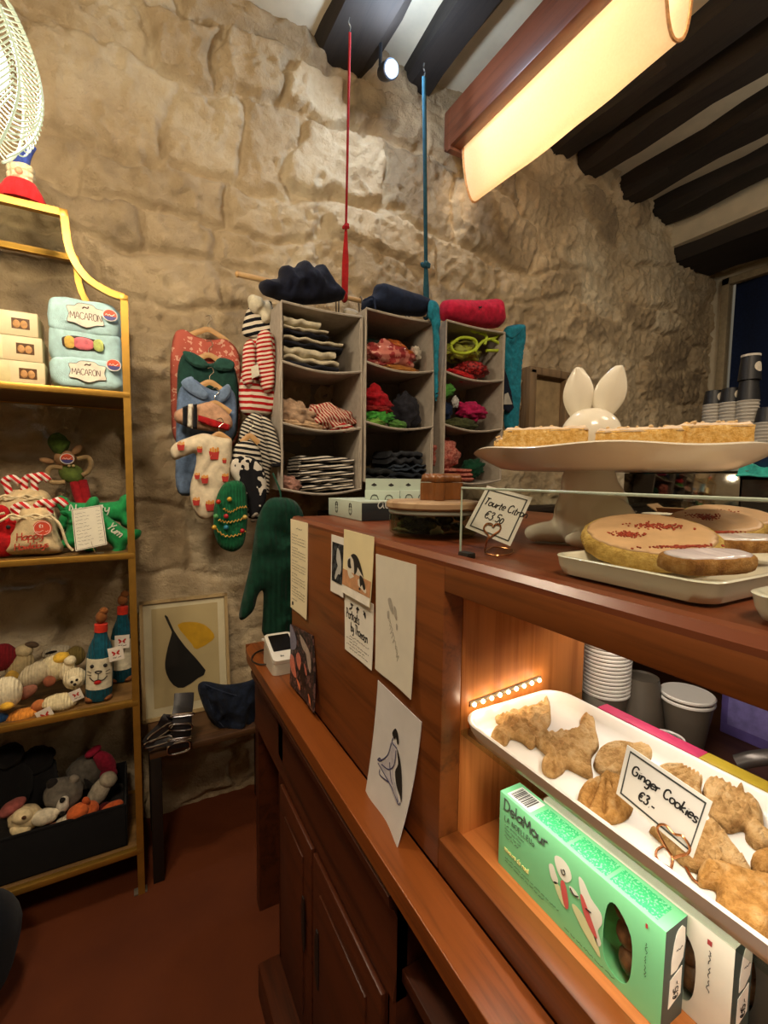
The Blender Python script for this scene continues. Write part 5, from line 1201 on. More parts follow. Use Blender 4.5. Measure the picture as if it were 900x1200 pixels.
# blue plush packs
BLU = cloth('#b4d8da', .05, 0, .7)
def plush_pack(label, px0, px1, pz0, pz1, y, window=False, tagpos=None, rot=0):
    a, b = ony(px0, pz1, y), ony(px1, pz0, y); L = b.x-a.x; hh = b.z-a.z
    t = thing('plush_pack', label, 'soft toy', ((a.x+b.x)/2, y+.05, a.z), group='pale blue plush macaron packs'); fr = Fr((a.x, y+.02, a.z), (1, 0, 0), (0, 0, 1))
    mb = MB().ell((a.x+L/2, y+.055, a.z+hh/2), (L/2, .055, hh/2), n=40, m=24, power=.42, nz=.003, nscale=30); bd = mb.build('pack', BLU, t, world=True, auto=0)
    f2 = Fr((a.x, y-.002, a.z), (1, 0, 0), (0, 0, 1))
    if window:
        mb = MB().puff(smooth2([(L*.20, hh*.52), (L*.22, hh*.64), (L*.4, hh*.70), (L*.7, hh*.64), (L*.76, hh*.52), (L*.7, hh*.40), (L*.4, hh*.34), (L*.23, hh*.40)], 3), f2, .002, .004, .004); mb.build('opening', plain('#3e3026', .8), t, world=True)
        for cx, col, w_ in ((.30, '#d8b25a', .07), (.48, '#d8737c', .14), (.68, '#c2d07a', .07)):
            mb = MB().ell(f2(L*cx, hh*.52, .003), (L*w_, .006, hh*.155), n=16, m=10, power=.8, nz=.001, nscale=80); mb.build('plush_macaron', cloth(col), t, world=True)
    else:
        cx, cy, w_, h_ = L*.52, hh*.52, L*.25, hh*.28
        o = smooth2([(cx-w_, cy-h_*.7), (cx-w_*.9, cy), (cx-w_, cy+h_*.7), (cx-w_*.6, cy+h_*.8), (cx-w_*.35, cy+h_*1.1), (cx+w_*.35, cy+h_*1.1), (cx+w_*.6, cy+h_*.8), (cx+w_, cy+h_*.7), (cx+w_*.9, cy), (cx+w_, cy-h_*.7), (cx+w_*.6, cy-h_*.8), (cx, cy-h_*1.15), (cx-w_*.6, cy-h_*.8)], 3)
        mb = MB().prism(o, f2, .0015, .0008); lb = mb.build('cloth_label', plain('#e4dcc8', .8), t, world=True)
        mb = MB(); f3 = Fr(f2(0, 0, .0025), (1, 0, 0), (0, 0, 1)); pen(mb, 'MACARON', f3, cx-w_*.86, cy-h_*.4, h_*.72, .0010, gap=-.02, sx=.88, c=0)
        mb.tube([f3(*q_, 0) for q_ in o], .0007, 4, closed=True); mb.tube(cat([f3(cx-.008, cy+h_*.62), f3(cx-.003, cy+h_*.8), f3(cx+.006, cy+h_*.72), f3(cx+.008, cy+h_*.9)], 3), .0018, 5)
        tag(mb.build('lettering', plain('#5a3a30', .7), lb, world=True))
    if tagpos: round_tag(t, f2(L*tagpos[0], hh*tagpos[1], .004), .0215, Fr((0, 0, 0), (1, 0, 0), (0, 0, 1)))
    return t
def round_tag(t, c, r, f):
    fr = Fr(c, f.u, f.v); ci = lambda k: [(r*k*math.cos(a), r*k*math.sin(a)*.88) for a in [i*2*PI/24 for i in range(24)]]
    d = MB().prism(ci(1), fr, .0015).build('round_tag', plain('#d8d2cc', .5), t, world=True)
    tag(MB().prism(ci(.86), fr, .0004, .0015).build('tag_print', plain('#3c3a7a', .5), d, world=True)); tag(MB().prism([(x, y+.001) for x, y in ci(.84) if y > -.004*r/.02], fr, .0004, .0018).build('tag_print', plain('#cf4a20', .5, 0, .15, 90), d, world=True))
    mb = MB(); scribble(mb, fr, -r*.6, -r*.1, r*1.2, r*.35, r*.05, 5, .0026)
    tag(mb.build('tag_lettering', plain('#efe6da', .5), d, world=True))
plush_pack('pale blue plush pack with macaron label at the bottom of its stack', 57, 143, 422, 452, 1.76, False, (.88, .80))
plush_pack('pale blue plush pack with an oval opening showing a pink macaron, middle of its stack', 55, 142, 387, 423, 1.765, True)
plush_pack('pale blue plush pack with macaron label on top of its stack', 55, 140, 356, 387, 1.76, False, (.86, .62))

# third shelf: elf, gift bags, green bones, price list
ZS = 1.2075
def at(px, py, y): return ony(px, py, y)
e = thing('elf_doll', 'slim elf doll with green hat, looped arms and red legs leaning on the wall', 'doll', (at(92, 600, 1.98).x, 1.98, ZS))
Ye = 1.97; P_ = lambda x, y, d=0: ony(x, y, Ye)+V((0, d, 0))
mb = MB().ell(P_(76, 537), (.032, .028, .030), RY(.3)); mb.ell(P_(90, 527, .0), (.022, .008, .012), RY(-.9)); mb.ell(P_(55, 540), (.022, .008, .010), RY(.2)); mb.build('head', cloth('#a5805a'), e, world=True)
mb = MB().tube(cat([P_(77, 527), P_(68, 522), P_(64, 516), P_(72, 509)], 5), [.034-.0014*i for i in range(16)], 16); mb.ell(P_(69, 519), (.030, .028, .036), RY(-.4)); remesh(mb.build('hat', cloth('#41561f', .2), e, world=True), .004, 4)
mb = MB().ell(P_(84, 555), (.040, .026, .034), RY(.45)); mb.build('tunic', cloth('#5f7033', .15), e, world=True)
for pts in ([(74, 548), (60, 548), (56, 557), (62, 565), (77, 565)], [(91, 538), (103, 536), (107, 543), (104, 552), (97, 557)]): mb = MB().tube(cat([P_(*q_, -.012) for q_ in pts], 5), .0085, 10); mb.build('arm', cloth('#a58a62'), e, world=True)
for dx in (0, 9): mb = MB().tube(cat([P_(87+dx, 563), P_(91+dx, 578, -.005), P_(98+dx*.6, 600, -.01), V((P_(100+dx, 650).x, Ye-.01, ZS+.016))], 5), .016, 12); mb.build('leg', cloth('#9a1a20'), e, world=True)
for k in (0, 1): MB().ell(P_(82+5*k, 546, -.027), (.005, .004, .005), n=8, m=6).build('button', plain('#c9b07a', .4), e, world=True)
round_tag(e, P_(80, 538, -.034), .021, Fr((0, 0, 0), (1, 0, 0), (0, 0, 1)))

LIN = cloth('#c9b288', .08, 0, .8); CANE = stripes((( 0, '#c21f24'), (.5, '#e0d6c8')), .016, 'X', .8, .001, .5)
def gift_bag(label, y, poly, z0, canes, print_=True):
    a = at(poly[0][0], poly[0][1], y); t = thing('gift_bag', label, 'bag', (a.x+.06, y, ZS), group='cream drawstring treat bags')
    fr = Fr((0, y, 0), (1, 0, 0), (0, 0, 1)); P = px_poly(poly, fr, y); zmin = min(b for _, b in P); P = [(x, b+(ZS+.002-zmin if z0 else 0)) for x, b in P]
    mb = MB().puff(smooth2(P, 3), fr, .050, .05, .008, False, .006, 22); mb.build('sack', LIN, t, world=True, auto=0)
    xs = [x for x, _ in P]; zt_ = max(b for _, b in P); xm = (min(xs)+max(xs))/2
    mb = MB()
    for k in range(3): mb.tube(cat([fr(xm-.055+.01*math.sin(i*2+k), zt_-.030-.004*k+.004*math.sin(i*1.3+k), .045) if i == 0 else fr(xm-.055+.11*i/8, zt_-.030-.004*k+.005*math.sin(i*1.6+k*2), .046) for i in range(9)], 3), .0035, 6)
    mb.tube(cat([fr(xm+.05, zt_-.03, .045), fr(xm+.075, zt_-.06, .05), fr(xm+.09, zt_-.12, .045), fr(xm+.105, zt_-.145, .04)], 4), .004, 6); mb.tube(cat([fr(xm-.05, zt_-.03, .045), fr(xm-.085, zt_-.05, .05), fr(xm-.095, zt_-.03, .045), fr(xm-.06, zt_-.02, .045)], 4), .004, 6)
    mb.build('drawstring', cloth('#d8c7a0'), t, world=True)
    for k, (dx, hh, lean) in enumerate(canes):
        b0 = fr(xm+dx, zt_-.03, .015); mb = MB().tube(cat([b0, b0+V((lean*.3, 0, hh*.6)), b0+V((lean*.6, 0, hh)), b0+V((lean*.6+.022, -.004, hh+.010)), b0+V((lean*.6+.040, -.006, hh-.008))], 5), .0105, 12)
        mb.build('candy_cane', CANE, t, world=True, auto=0)
    if print_:
        f2 = Fr(fr(min(xs), min(b for _, b in P), .0525), (1, 0, .0), (0, 0, 1)); mb = MB()
        pen(mb, 'Happy', f2, .040, .052, .026, .0016, slant=.15, gap=.0, rot=.08); pen(mb, 'Howlidays', f2, .034, .024, .022, .0015, slant=.15, gap=-.02, rot=.06); mb.build('red_lettering', plain('#b5402a', .8), t, world=True)
        c = f2(.105, .088, .001); fr2 = Fr(c, (1, 0, 0), (0, 0, 1)); r_ = .024; ci = [(r_*math.cos(i*PI/12), r_*math.sin(i*PI/12)) for i in range(24)]
        s = MB().prism(ci, fr2, .001, -.004).build('round_sticker', plain('#c9472e', .5), t, world=True); mb = MB(); pen(mb, '€1', fr2, -.008, .002, .011, .001, c=-.002); scribble(mb, fr2, -.016, -.012, .032, .006, .0009, 9, -.002); mb.tube([fr2(a_*.88, b_*.88, -.0025) for a_, b_ in ci], .0009, 4, closed=True)
        tag(mb.build('sticker_print', plain('#ecdcc8', .6), s, world=True))
    return t
gift_bag('cream treat bag with candy canes standing behind the front one', 1.90, ((-8, 650), (-5, 600), (8, 585), (30, 578), (52, 582), (62, 596), (70, 650)), True, ((-.035, .05, -.02), (.0, .055, .01), (.03, .06, .0)), False)
gift_bag('cream treat bag with red lettering and a round sticker on the shelf front', 1.79, ((5, 652), (8, 636), (18, 614), (22, 602), (30, 596), (52, 596), (62, 603), (68, 628), (74, 650), (40, 654)), True, ((-.03, .022, -.02), (.015, .03, .0), (.045, .035, .01)))
t = thing('red_plush', 'red plush toy cut off by the left edge beside the treat bag', 'soft toy', (at(2, 640, 1.77).x, 1.78, ZS))
mb = MB().ell(V((at(2, 630, 1.78).x, 1.785, ZS+.05)), (.045, .035, .05), nz=.004); mb.ell(V((at(10, 612, 1.78).x, 1.775, ZS+.095)), (.03, .025, .028), nz=.003); mb.ell(V((at(0, 600, 1.78).x, 1.785, ZS+.125)), (.03, .025, .035), nz=.003); remesh(mb.build('body', cloth('#a5161a', .2), t, world=True), .004, 4)
MB().ell(V((at(9, 610, 1.75).x, 1.752, ZS+.096)), (.006, .004, .006), n=8, m=6).build('nose', INK, t, world=True)
GB = cloth('#228a4a', .12, 0, .9)
def plush_bone(label, y, c, L, ang, word, z, wpos=(-.06, -.012, .03)):
    t = thing('plush_bone', label, 'soft toy', (at(*c, y).x, y, ZS), group='green plush bones'); ctr = at(*c, y); u = V((math.cos(ang), 0, math.sin(ang))); fr = Fr((ctr.x, y, z), u, V((-math.sin(ang), 0, math.cos(ang))))
    k = L/2; o = [(-k*.55, .036), (-k*.72, .052), (-k*.92, .062), (-k*1.05, .044), (-k*.98, .015), (-k*.92, 0), (-k*1.0, -.018), (-k*1.04, -.046), (-k*.9, -.062), (-k*.7, -.05), (-k*.55, -.034)]; o = o+[(-a, b) for a, b in reversed(o)]
    mb = MB().puff(smooth2(o, 3), fr, .032, .034, .007, False, .003, 30); mb.build('bone', GB, t, world=True, auto=0)
    mb = MB(); pen(mb, word, Fr(fr(0, 0, .0335), fr.u, fr.v), wpos[0], wpos[1], wpos[2], .0022, slant=.15, gap=.0, c=0); mb.build('lettering', plain('#d8dcc8', .7), t, world=True)
plush_bone('green plush bone lettered Naughty, behind the price list', 1.885, (112, 600), .215, .02, 'Naughty', ZS+.125, (-.075, .002, .034))
plush_bone('green plush bone lettered Yum, in front at the right shelf end', 1.812, (124, 628), .19, -.75, 'Yum', ZS+.078, (.0, .004, .030))
plush_bone('green plush bone lying low behind the price list stand', 1.82, (92, 632), .12, 1.35, '', ZS+.068)
# price list
q = V((at(104, 640, 1.745).x, 1.745, ZS)); nrm = V((-.10, -1, .12)).normalized()
pts = ((83.5, 597), (119, 591.5), (125.5, 638), (88.5, 646)); P = [onp(x, y, V((q.x, 1.744, ZS+.06)), nrm) for x, y in pts]
t = thing('price_list', 'handwritten white price list in a wire stand before the green bones', 'sign', q)
def f(a, b, c=0):
    s, k = a/f.w, b/f.h; return P[3]*(1-s)*(1-k)+P[2]*s*(1-k)+P[1]*s*k+P[0]*(1-s)*k+f.n*c
f.n = (P[2]-P[3]).cross(P[0]-P[3]).normalized(); f.w = (P[2]-P[3]).length; f.h = (P[0]-P[3]).length
MB().grid(lambda s, k: f(s*f.w, k*f.h), 2, 2, .0015).build('card', plain('#ddd8c4', .6, 0, .02), t, world=True)
mb = MB(); b = .003; mb.tube([f(b, b, .0005), f(f.w-b, b, .0005), f(f.w-b, f.h-b, .0005), f(b, f.h-b, .0005)], .0012, 4, closed=True, upv=f.n, flat=.2)
for k in range(10): scribble(mb, f, f.w*.10, f.h*(.86-.083*k), f.w*(.5 if k % 3 else .34), .0042, .0005, 20+k, .0006); scribble(mb, f, f.w*.78, f.h*(.86-.083*k), f.w*.14, .0045, .0005, 50+k, .0006)
mb.build('handwriting', INK, t, world=True)
MB().tube(cat([P[3]*.5+P[2]*.5+V((0, .003, .02)), P[3]*.45+P[2]*.55+V((0, .002, 0)), V((at(113, 650, 1.745).x, 1.748, ZS+.001)), V((at(113, 650, 1.745).x+.02, 1.76, ZS+.001)), V((at(113, 650, 1.745).x-.02, 1.77, ZS+.001))], 4), .0013, 6).build('wire_stand', plain('#b8b0a0', .3, .9), t, world=True)

# fourth shelf: knitted toys
ZS = .7025
def mark_tag(t, c, s, ang=0, n=(0, -1, 0)):
    """square white paper tag with a red butterfly mark and a line of print"""
    u = V((math.cos(ang), 0, math.sin(ang))); v = V((-math.sin(ang), 0, math.cos(ang))); fr = Fr(c, u, v); h = s/2
    d = MB().prism([(-h, -h*1.05), (h, -h*1.05), (h, h*1.05), (-h, h*1.05)], fr, .0012).build('paper_tag', plain('#ded6c8', .6), t, world=True)
    mb = MB()
    for e in (-1, 1): mb.prism(smooth2([(e*h*.05, h*.12), (e*h*.18, h*.30), (e*h*.48, h*.52), (e*h*.52, h*.24), (e*h*.34, h*.10), (e*h*.46, -h*.16), (e*h*.30, -h*.22), (e*h*.05, h*.02)], 2), fr, .0004, .0012)
    tag(mb.build('red_mark', plain('#b02a24', .6), d, world=True)); mb = MB(); scribble(mb, fr, -h*.5, -h*.68, h*1.1, h*.22, h*.05, 4, .0016); tag(mb.build('print', INK, d, world=True))
TEAL = cloth('#0f4a5a', .15, 220); WHT = cloth('#d6ceb2', .08)
def bottle_toy(label, base, top, y, r, face=True, dz=0):
    b = at(*base, y); b.z = ZS+dz; tp = at(*top, y); ax = (tp-b); L = ax.length; R = rot_to(ax)
    t = thing('bottle_toy', label, 'soft toy', b, group='teal knitted bottle toys'); k = L/.30
    mb = MB().lathe([(0, 0), (r*.85, .004), (r, .02), (r*1.02, .10*k), (r, .155*k), (r*.85, .185*k), (r*.55, .215*k), (r*.45, .235*k), (r*.44, .25*k), (0, .252*k)], b, 28, R); mb.build('bottle', TEAL, t, world=True)
    MB().lathe([(0, .236*k), (r*.50, .236*k), (r*.50, .262*k), (0, .264*k)], b, 20, R).build('red_collar', cloth('#c2301e'), t, world=True)
    mb = MB().ell(b+(R @ V((0, 0, .285*k))), (.018, .018, .022), n=14, m=10, nz=.002); mb.ell(b+(R @ V((.006, 0, .305*k))), (.014, .014, .014), n=12, m=8); mb.build('stopper', cloth('#7a4a24'), t, world=True)
    lab_ = MB().grid(lambda u, v: b+(R @ V((r*1.04*math.sin((u-.5)*2.3), -r*1.04*math.cos((u-.5)*2.3), .048*k+.105*k*v))), 18, 4, .002).build('white_label', WHT, t, world=True)
    if face:
        fp = lambda u, v: b+(R @ V((r*1.075*math.sin((u-.5)*2.3), -r*1.075*math.cos((u-.5)*2.3), .048*k+.105*k*v)))
        mb = MB()
        for u in (.28, .68): mb.ell(fp(u, .78), (.0062, .004, .0062), n=10, m=8)
        mb.tube(cat([fp(.38, .60), fp(.48, .55), fp(.58, .60), fp(.48, .63)], 3, True), .0018, 5, closed=True); mb.tube([fp(.48, .55), fp(.48, .34)], .0012, 5); mb.tube(cat([fp(.20, .42), fp(.34, .31), fp(.48, .34), fp(.62, .31), fp(.76, .42)], 4), .0014, 5)
        for e in (-1, 1):
            for j in (0, 1): mb.tube([fp(.48+e*.22, .57-.08*j), fp(.48+e*.38, .60-.12*j)], .0008, 4)
        tag(mb.build('stitched_face', INK, lab_, world=True)); mb = MB().ell(fp(.47, .26), (.011, .003, .007), n=10, m=6); tag(mb.build('tongue', cloth('#a8201c'), lab_, world=True))
    for e in (-.6, .6): MB().ell(b+(R @ V((r*e, -.012, -.001)))+V((0, 0, .012)), (.017, .022, .012), n=12, m=8).build('foot', cloth('#7a4a28'), t, world=True)
    return t
b2 = bottle_toy('teal knitted bottle toy half hidden at the right end of the shelf', (142, 800), (144, 698), 1.92, .036, False)
mark_tag(b2, at(143, 752, 1.86), .046, -.05)
b1_ = bottle_toy('teal knitted bottle toy with a smiling white cat face', (116, 826), (119, 718), 1.79, .0395)
mark_tag(b1_, at(136, 766, 1.745), .044, .12)
def knit_bird(label, c, y, r, col, beak=None, wing=None, lean=0, tagp=None, extra=None, group='knitted toys heaped on the fourth shelf'):
    p = at(*c, y); t = thing('knitted_toy', label, 'soft toy', (p.x, y, max(ZS, p.z-r[2])), group=group)
    MB().ell(p, r, RY(lean), nz=.0015, nscale=60).build('body', cloth(col, .1, 230), t, world=True)
    for nm, off, rr, cc in (extra or ()): MB().ell(p+V(off), rr, RY(lean), n=14, m=10, nz=.001, nscale=60).build(nm, cloth(cc, .12), t, world=True)
    if tagp: mark_tag(t, p+V(tagp[:3]), tagp[3], tagp[4])
    return t
K = knit_bird
K('cream ribbed knitted shell toy with a white tag at the shelf front', (70, 823), 1.775, (.050, .035, .027), '#d2c49c', lean=.12, tagp=(-.034, -.034, -.020, .042, .35))
K('orange knitted toy lying under the white tag at the shelf front', (26, 838), 1.775, (.045, .03, .018), '#cf8434', lean=-.1, extra=(('tail', (.045, .0, .02), (.022, .016, .020), '#b56a3a'),))
K('white knitted goose with a yellow beak cut off by the left edge', (8, 812), 1.78, (.040, .036, .052), '#d8cdae', extra=(('beak', (.006, -.036, -.028), (.018, .014, .012), '#d8a83a'), ('eye', (-.018, -.034, .012), (.005, .004, .005), '#2a4a2a')))
K('blue knitted scrap of a toy at the lower left shelf corner', (0, 842), 1.77, (.022, .02, .016), '#1d3c64')
K('grey white knitted toy lying aslant behind the cream shell', (42, 790), 1.85, (.055, .036, .036), '#b8ab8c', lean=-.5, extra=(('feet', (-.020, -.036, -.042), (.03, .012, .02), '#8a5a48'),))
K('cream knitted duck with yellow back in the middle of the heap', (64, 783), 1.86, (.048, .036, .045), '#d0c29a', lean=-.3, extra=(('yellow_back', (.020, -.010, .036), (.026, .022, .018), '#cfa63a'), ('foot', (-.010, -.040, -.028), (.018, .010, .018), '#8a5038')))
K('cream knitted duck with a yellowish wing at the left back of the heap', (24, 780), 1.93, (.040, .034, .05), '#b8a67c', lean=.3, extra=(('wing', (-.02, -.028, -.03), (.022, .014, .03), '#b08c3a'), ('head', (.012, -.004, .052), (.026, .024, .022), '#c4b48c'), ('hood', (.035, -.008, .070), (.02, .012, .010), '#5a4a3a')))
K('crimson knitted ring toy at the left edge of the heap', (2, 770), 1.92, (.042, .030, .046), '#7c1c24')
K('white knitted goat toy with a dark spotted muzzle beside the teal bottle', (88, 795), 1.80, (.034, .030, .036), '#d4c7a4', extra=(('muzzle', (.0, -.026, .0), (.020, .010, .018), '#e0d4b2'), ('spot', (-.006, -.037, .004), (.004, .003, .004), '#2c241c'), ('spot', (.008, -.036, .008), (.004, .003, .004), '#2c241c'), ('spot', (.002, -.037, -.006), (.004, .003, .004), '#2c241c')), tagp=(.006, -.044, -.040, .034, .3))
K('pale knitted tube toy with black marks lying at the back of the heap', (66, 764), 1.98, (.045, .03, .022), '#b5aa92', lean=-.1, extra=(('mark', (-.012, -.028, .010), (.018, .006, .004), '#1c1814'),))
K('olive knitted round toy at the back beside the teal bottle', (88, 769), 1.96, (.032, .03, .036), '#857440')
K('cream long necked knitted toy between the heap and the teal bottle', (79, 786), 1.83, (.022, .022, .036), '#d8cba8', lean=.2, extra=(('head', (.010, -.008, .036), (.018, .018, .016), '#d8cba8'),))

# lowest shelf: dark bin of toys
ZS = .1705
BX0, BX1, BY0, BY1, BH = -.70, -.045, 1.755, 2.03, .15
t = thing('fabric_bin', 'black fabric bin full of plush toys on the lowest shelf', 'bin', (-.4, 1.9, ZS)); BK = cloth('#0c0b0d', .2)
mb = MB()
for lo, hi in (((BX0, BY0, ZS), (BX1, BY1, ZS+.006)), ((BX0, BY0, ZS), (BX1, BY0+.006, ZS+BH)), ((BX0, BY1-.006, ZS), (BX1, BY1, ZS+BH)), ((BX0, BY0, ZS), (BX0+.006, BY1, ZS+BH)), ((BX1-.006, BY0, ZS), (BX1, BY1, ZS+BH))): mb.bx(lo, hi, .002)
mb.build('bin_walls', BK, t, world=True)
MB().tube([(BX0+.003, BY0+.003, ZS+BH), (BX1-.003, BY0+.003, ZS+BH), (BX1-.003, BY1-.003, ZS+BH), (BX0+.003, BY1-.003, ZS+BH)], .005, 8, closed=True).build('rim', BK, t, world=True)
def heap_toy(label, c, y, r, col, lean=0, extra=(), fur=0):
    p = at(*c, y); root = thing('plush_toy', label, 'soft toy', (p.x, y, p.z-r[2]), group='plush toys in the black bin')
    MB().ell(p, r, RY(lean), n=26, m=18, nz=.0015+fur, nscale=50).build('body', cloth(col, .15, 0, 1), root, world=True, auto=0)
    for nm, off, rr, cc in extra: MB().ell(p+V(off), rr, RY(lean), n=14, m=10, nz=.001+fur*.5, nscale=60).build(nm, cloth(cc, .12), root, world=True, auto=0)
T = heap_toy
T('shaggy black plush dog sitting upright at the left of the bin', (14, 918), 1.90, (.060, .055, .095), '#0d0c0d', extra=(('head', (.0, -.02, .11), (.040, .04, .04), '#0d0c0d'), ('ear', (-.035, -.02, .13), (.014, .012, .026), '#0d0c0d')), fur=.004)
T('shaggy black plush dog with a round head behind the grey raccoon', (42, 915), 1.95, (.065, .055, .10), '#100f10', extra=(('head', (.008, -.02, .085), (.050, .044, .048), '#100f10'), ('ear', (.048, -.02, .10), (.014, .012, .022), '#100f10')), fur=.004)
T('grey plush raccoon with dark eye rings and white snout', (74, 930), 1.86, (.058, .050, .055), '#6c665c', lean=.2, extra=(('snout', (.004, -.050, -.010), (.018, .016, .030), '#c0b8a8'), ('nose', (.004, -.066, -.030), (.009, .006, .008), '#17120f'), ('eye', (.006, -.062, .016), (.009, .006, .009), '#15110e'), ('ear', (-.028, -.01, .052), (.018, .012, .016), '#262220'), ('ear', (.034, -.01, .048), (.016, .012, .016), '#8a8274')), fur=.002)
T('grey plush toy with a striped tail behind the raccoon', (100, 905), 1.97, (.06, .05, .06), '#5a554c', lean=-.4, extra=(('tail', (.012, -.03, -.02), (.010, .03, .045), '#1d1a18'),), fur=.002)
T('crimson plush horn shaped toy rising at the right of the bin', (123, 893), 1.95, (.028, .024, .055), '#8c1c34', lean=-.5, extra=(('tip', (-.036, 0, .052), (.030, .018, .014), '#a0203c'), ('base', (.010, -.004, -.05), (.030, .026, .030), '#7c1a30')))
T('white and grey ribbed knitted sock toy at the right of the bin', (116, 928), 1.87, (.030, .026, .062), '#b0a894', lean=.55, extra=(('cuff', (.030, -.004, .040), (.030, .026, .026), '#a49c88'),))
T('orange plush fox lying at the front of the bin', (97, 953), 1.80, (.050, .036, .034), '#b4552a', lean=-.3, extra=(('head', (-.012, -.02, .022), (.034, .026, .026), '#b85a2c'), ('ear', (.012, -.014, .048), (.012, .008, .016), '#a04a24'), ('snout', (.020, -.030, -.012), (.016, .012, .014), '#c06a38'), ('paw', (.085, 0, -.012), (.038, .022, .020), '#a84c26')))
T('cream plush bear with a pink paw at the front left of the bin', (30, 958), 1.82, (.048, .036, .040), '#c9b58c', lean=.3, extra=(('head', (-.004, -.02, .020), (.03, .024, .024), '#cbb890'), ('nose', (.004, -.044, .028), (.007, .005, .006), '#4a3020'), ('belly', (-.01, -.022, -.02), (.03, .02, .022), '#d0be94')))
T('white ribbed knitted toy in the front middle of the bin', (52, 957), 1.80, (.038, .028, .024), '#c8bda4', lean=.15, extra=(('tail', (.030, 0, .004), (.014, .014, .012), '#c8bda4'),))
T('peach plush paw shape at the front rim of the bin', (62, 973), 1.785, (.034, .024, .020), '#b8785a', lean=-.1, extra=(('cuff', (-.038, -.003, .0), (.024, .02, .02), '#c4b492'),))
T('small white plush lamb with a curly back beside the orange fox', (77, 966), 1.79, (.030, .026, .030), '#b0a690', extra=(('muzzle', (.0, -.024, .0), (.014, .01, .012), '#8a7f6a'),), fur=.002)
T('rose pink plush toy at the left rim of the bin', (14, 946), 1.83, (.040, .028, .020), '#94504a', lean=-.45)
T('dark red plush cushion low at the right rim of the bin', (122, 953), 1.86, (.034, .030, .036), '#5c1418')
# hidden filling that carries the upper toys
tag(MB().bx((BX0+.01, BY0+.012, ZS+.007), (BX1-.01, BY1-.012, ZS+.085), .02).build('packing_cushion', cloth('#2a2624'), t, world=True))
# navy holdall on the floor, cut by the left edge
p = at(-8, 1000, 1.56)
t = thing('navy_holdall', 'dark navy cloth bag at the left edge in front of the bookcase', 'bag', (p.x-.15, 1.56, 0))
mb = MB().ell((p.x-.20, 1.54, .16), (.25, .13, .165), RY(0), n=40, m=26, power=.7, nz=.014, nscale=7); mb.build('bag_body', cloth('#080a12', .2), t, world=True, auto=0)
mb = MB().tube(cat([V((p.x-.34, 1.46, .29)), V((p.x-.28, 1.42, .36)), V((p.x-.18, 1.42, .36)), V((p.x-.12, 1.46, .29))], 6), .012, 8, flat=.4); mb.build('strap', cloth('#0c0e16'), t, world=True)
# ================================================================== SIDE TABLE, PRINT, BELTS, JEANS
TZ = .492
st_ = thing('side_table', 'low dark wooden side table between bookcase and counter carrying the framed print', 'table', (.24, 1.92, 0))
MB().bx((.03, 1.74, TZ-.025), (.50, 2.06, TZ), .004).build('tabletop', wood('#2a1a10', '#5a3c22', 'X', .5), st_, world=True)
for x in (.05, .48):
    for y in (1.76, 2.04): MB().bx((x-.018, y-.018, 0), (x+.018, y+.018, TZ-.025), .003).build('leg', plain('#17110d', .5), st_, world=True)
fp_ = [ony(x, y, 2.045) for x, y in ((162, 698), (263, 692), (268, 797), (166, 833))]
pr = thing('framed_print', 'pale framed abstract print of a black leaf and a yellow leaf leaning on the wall', 'picture', ((fp_[2]+fp_[3])/2))
x0, x1, z1 = fp_[0].x+.002, fp_[1].x+.006, .965; hgt = z1-TZ; lean = .055
fr = Fr((x0, 2.03-lean, TZ+.001), (1, 0, 0), V((0, lean, hgt))); W_ = x1-x0; L_ = math.hypot(lean, hgt)-.002
OAK = wood('#8f7850', '#b89f70', 'Z', .5); mb = MB()
for a0, a1, b0, b1 in ((0, .012, 0, L_), (W_-.012, W_, 0, L_), (0, W_, 0, .012), (0, W_, L_-.012, L_)): mb.prism([(a0, b0), (a1, b0), (a1, b1), (a0, b1)], fr, .020, -.006)
mb.build('frame', OAK, pr, world=True, auto=20); R4 = lambda a0, a1, b0, b1: [(a0, b0), (a1, b0), (a1, b1), (a0, b1)]
MB().prism(R4(.01, W_-.01, .01, L_-.01), fr, .002, .002).build('mount', plain('#ddd3b8', .8, 0, .02), pr, world=True)
MB().prism(R4(.042, W_-.04, .045, L_-.035), fr, .001, .004).build('picture_ground', plain('#c2b088', .8, 0, .03, 8), pr, world=True)
lf = lambda pts: [((a-65)/540*W_+(b-100)*0, L_*(1-(b-100)/700)) for a, b in pts]
mb = MB(); mb.prism(smooth2(lf([(210, 200), (228, 206), (262, 290), (330, 400), (450, 560), (400, 600), (310, 640), (250, 615), (210, 540), (204, 470), (225, 380), (248, 310), (245, 285)]), 2), fr, .0006, .006); mb.build('black_leaf', plain('#0d0a0c', .7), pr, world=True)
mb = MB(); mb.prism(smooth2(lf([(285, 262), (360, 252), (450, 280), (510, 345), (500, 385), (400, 425), (370, 390), (330, 335)]), 2), fr, .0006, .0053); mb.build('yellow_leaf', plain('#c99a1c', .7, 0, .06, 30), pr, world=True)
MB().prism(R4(.012, W_-.012, .012, L_-.012), fr, .0012, .012).build('glazing', glass('#fbfbf8', .06), pr, world=True)
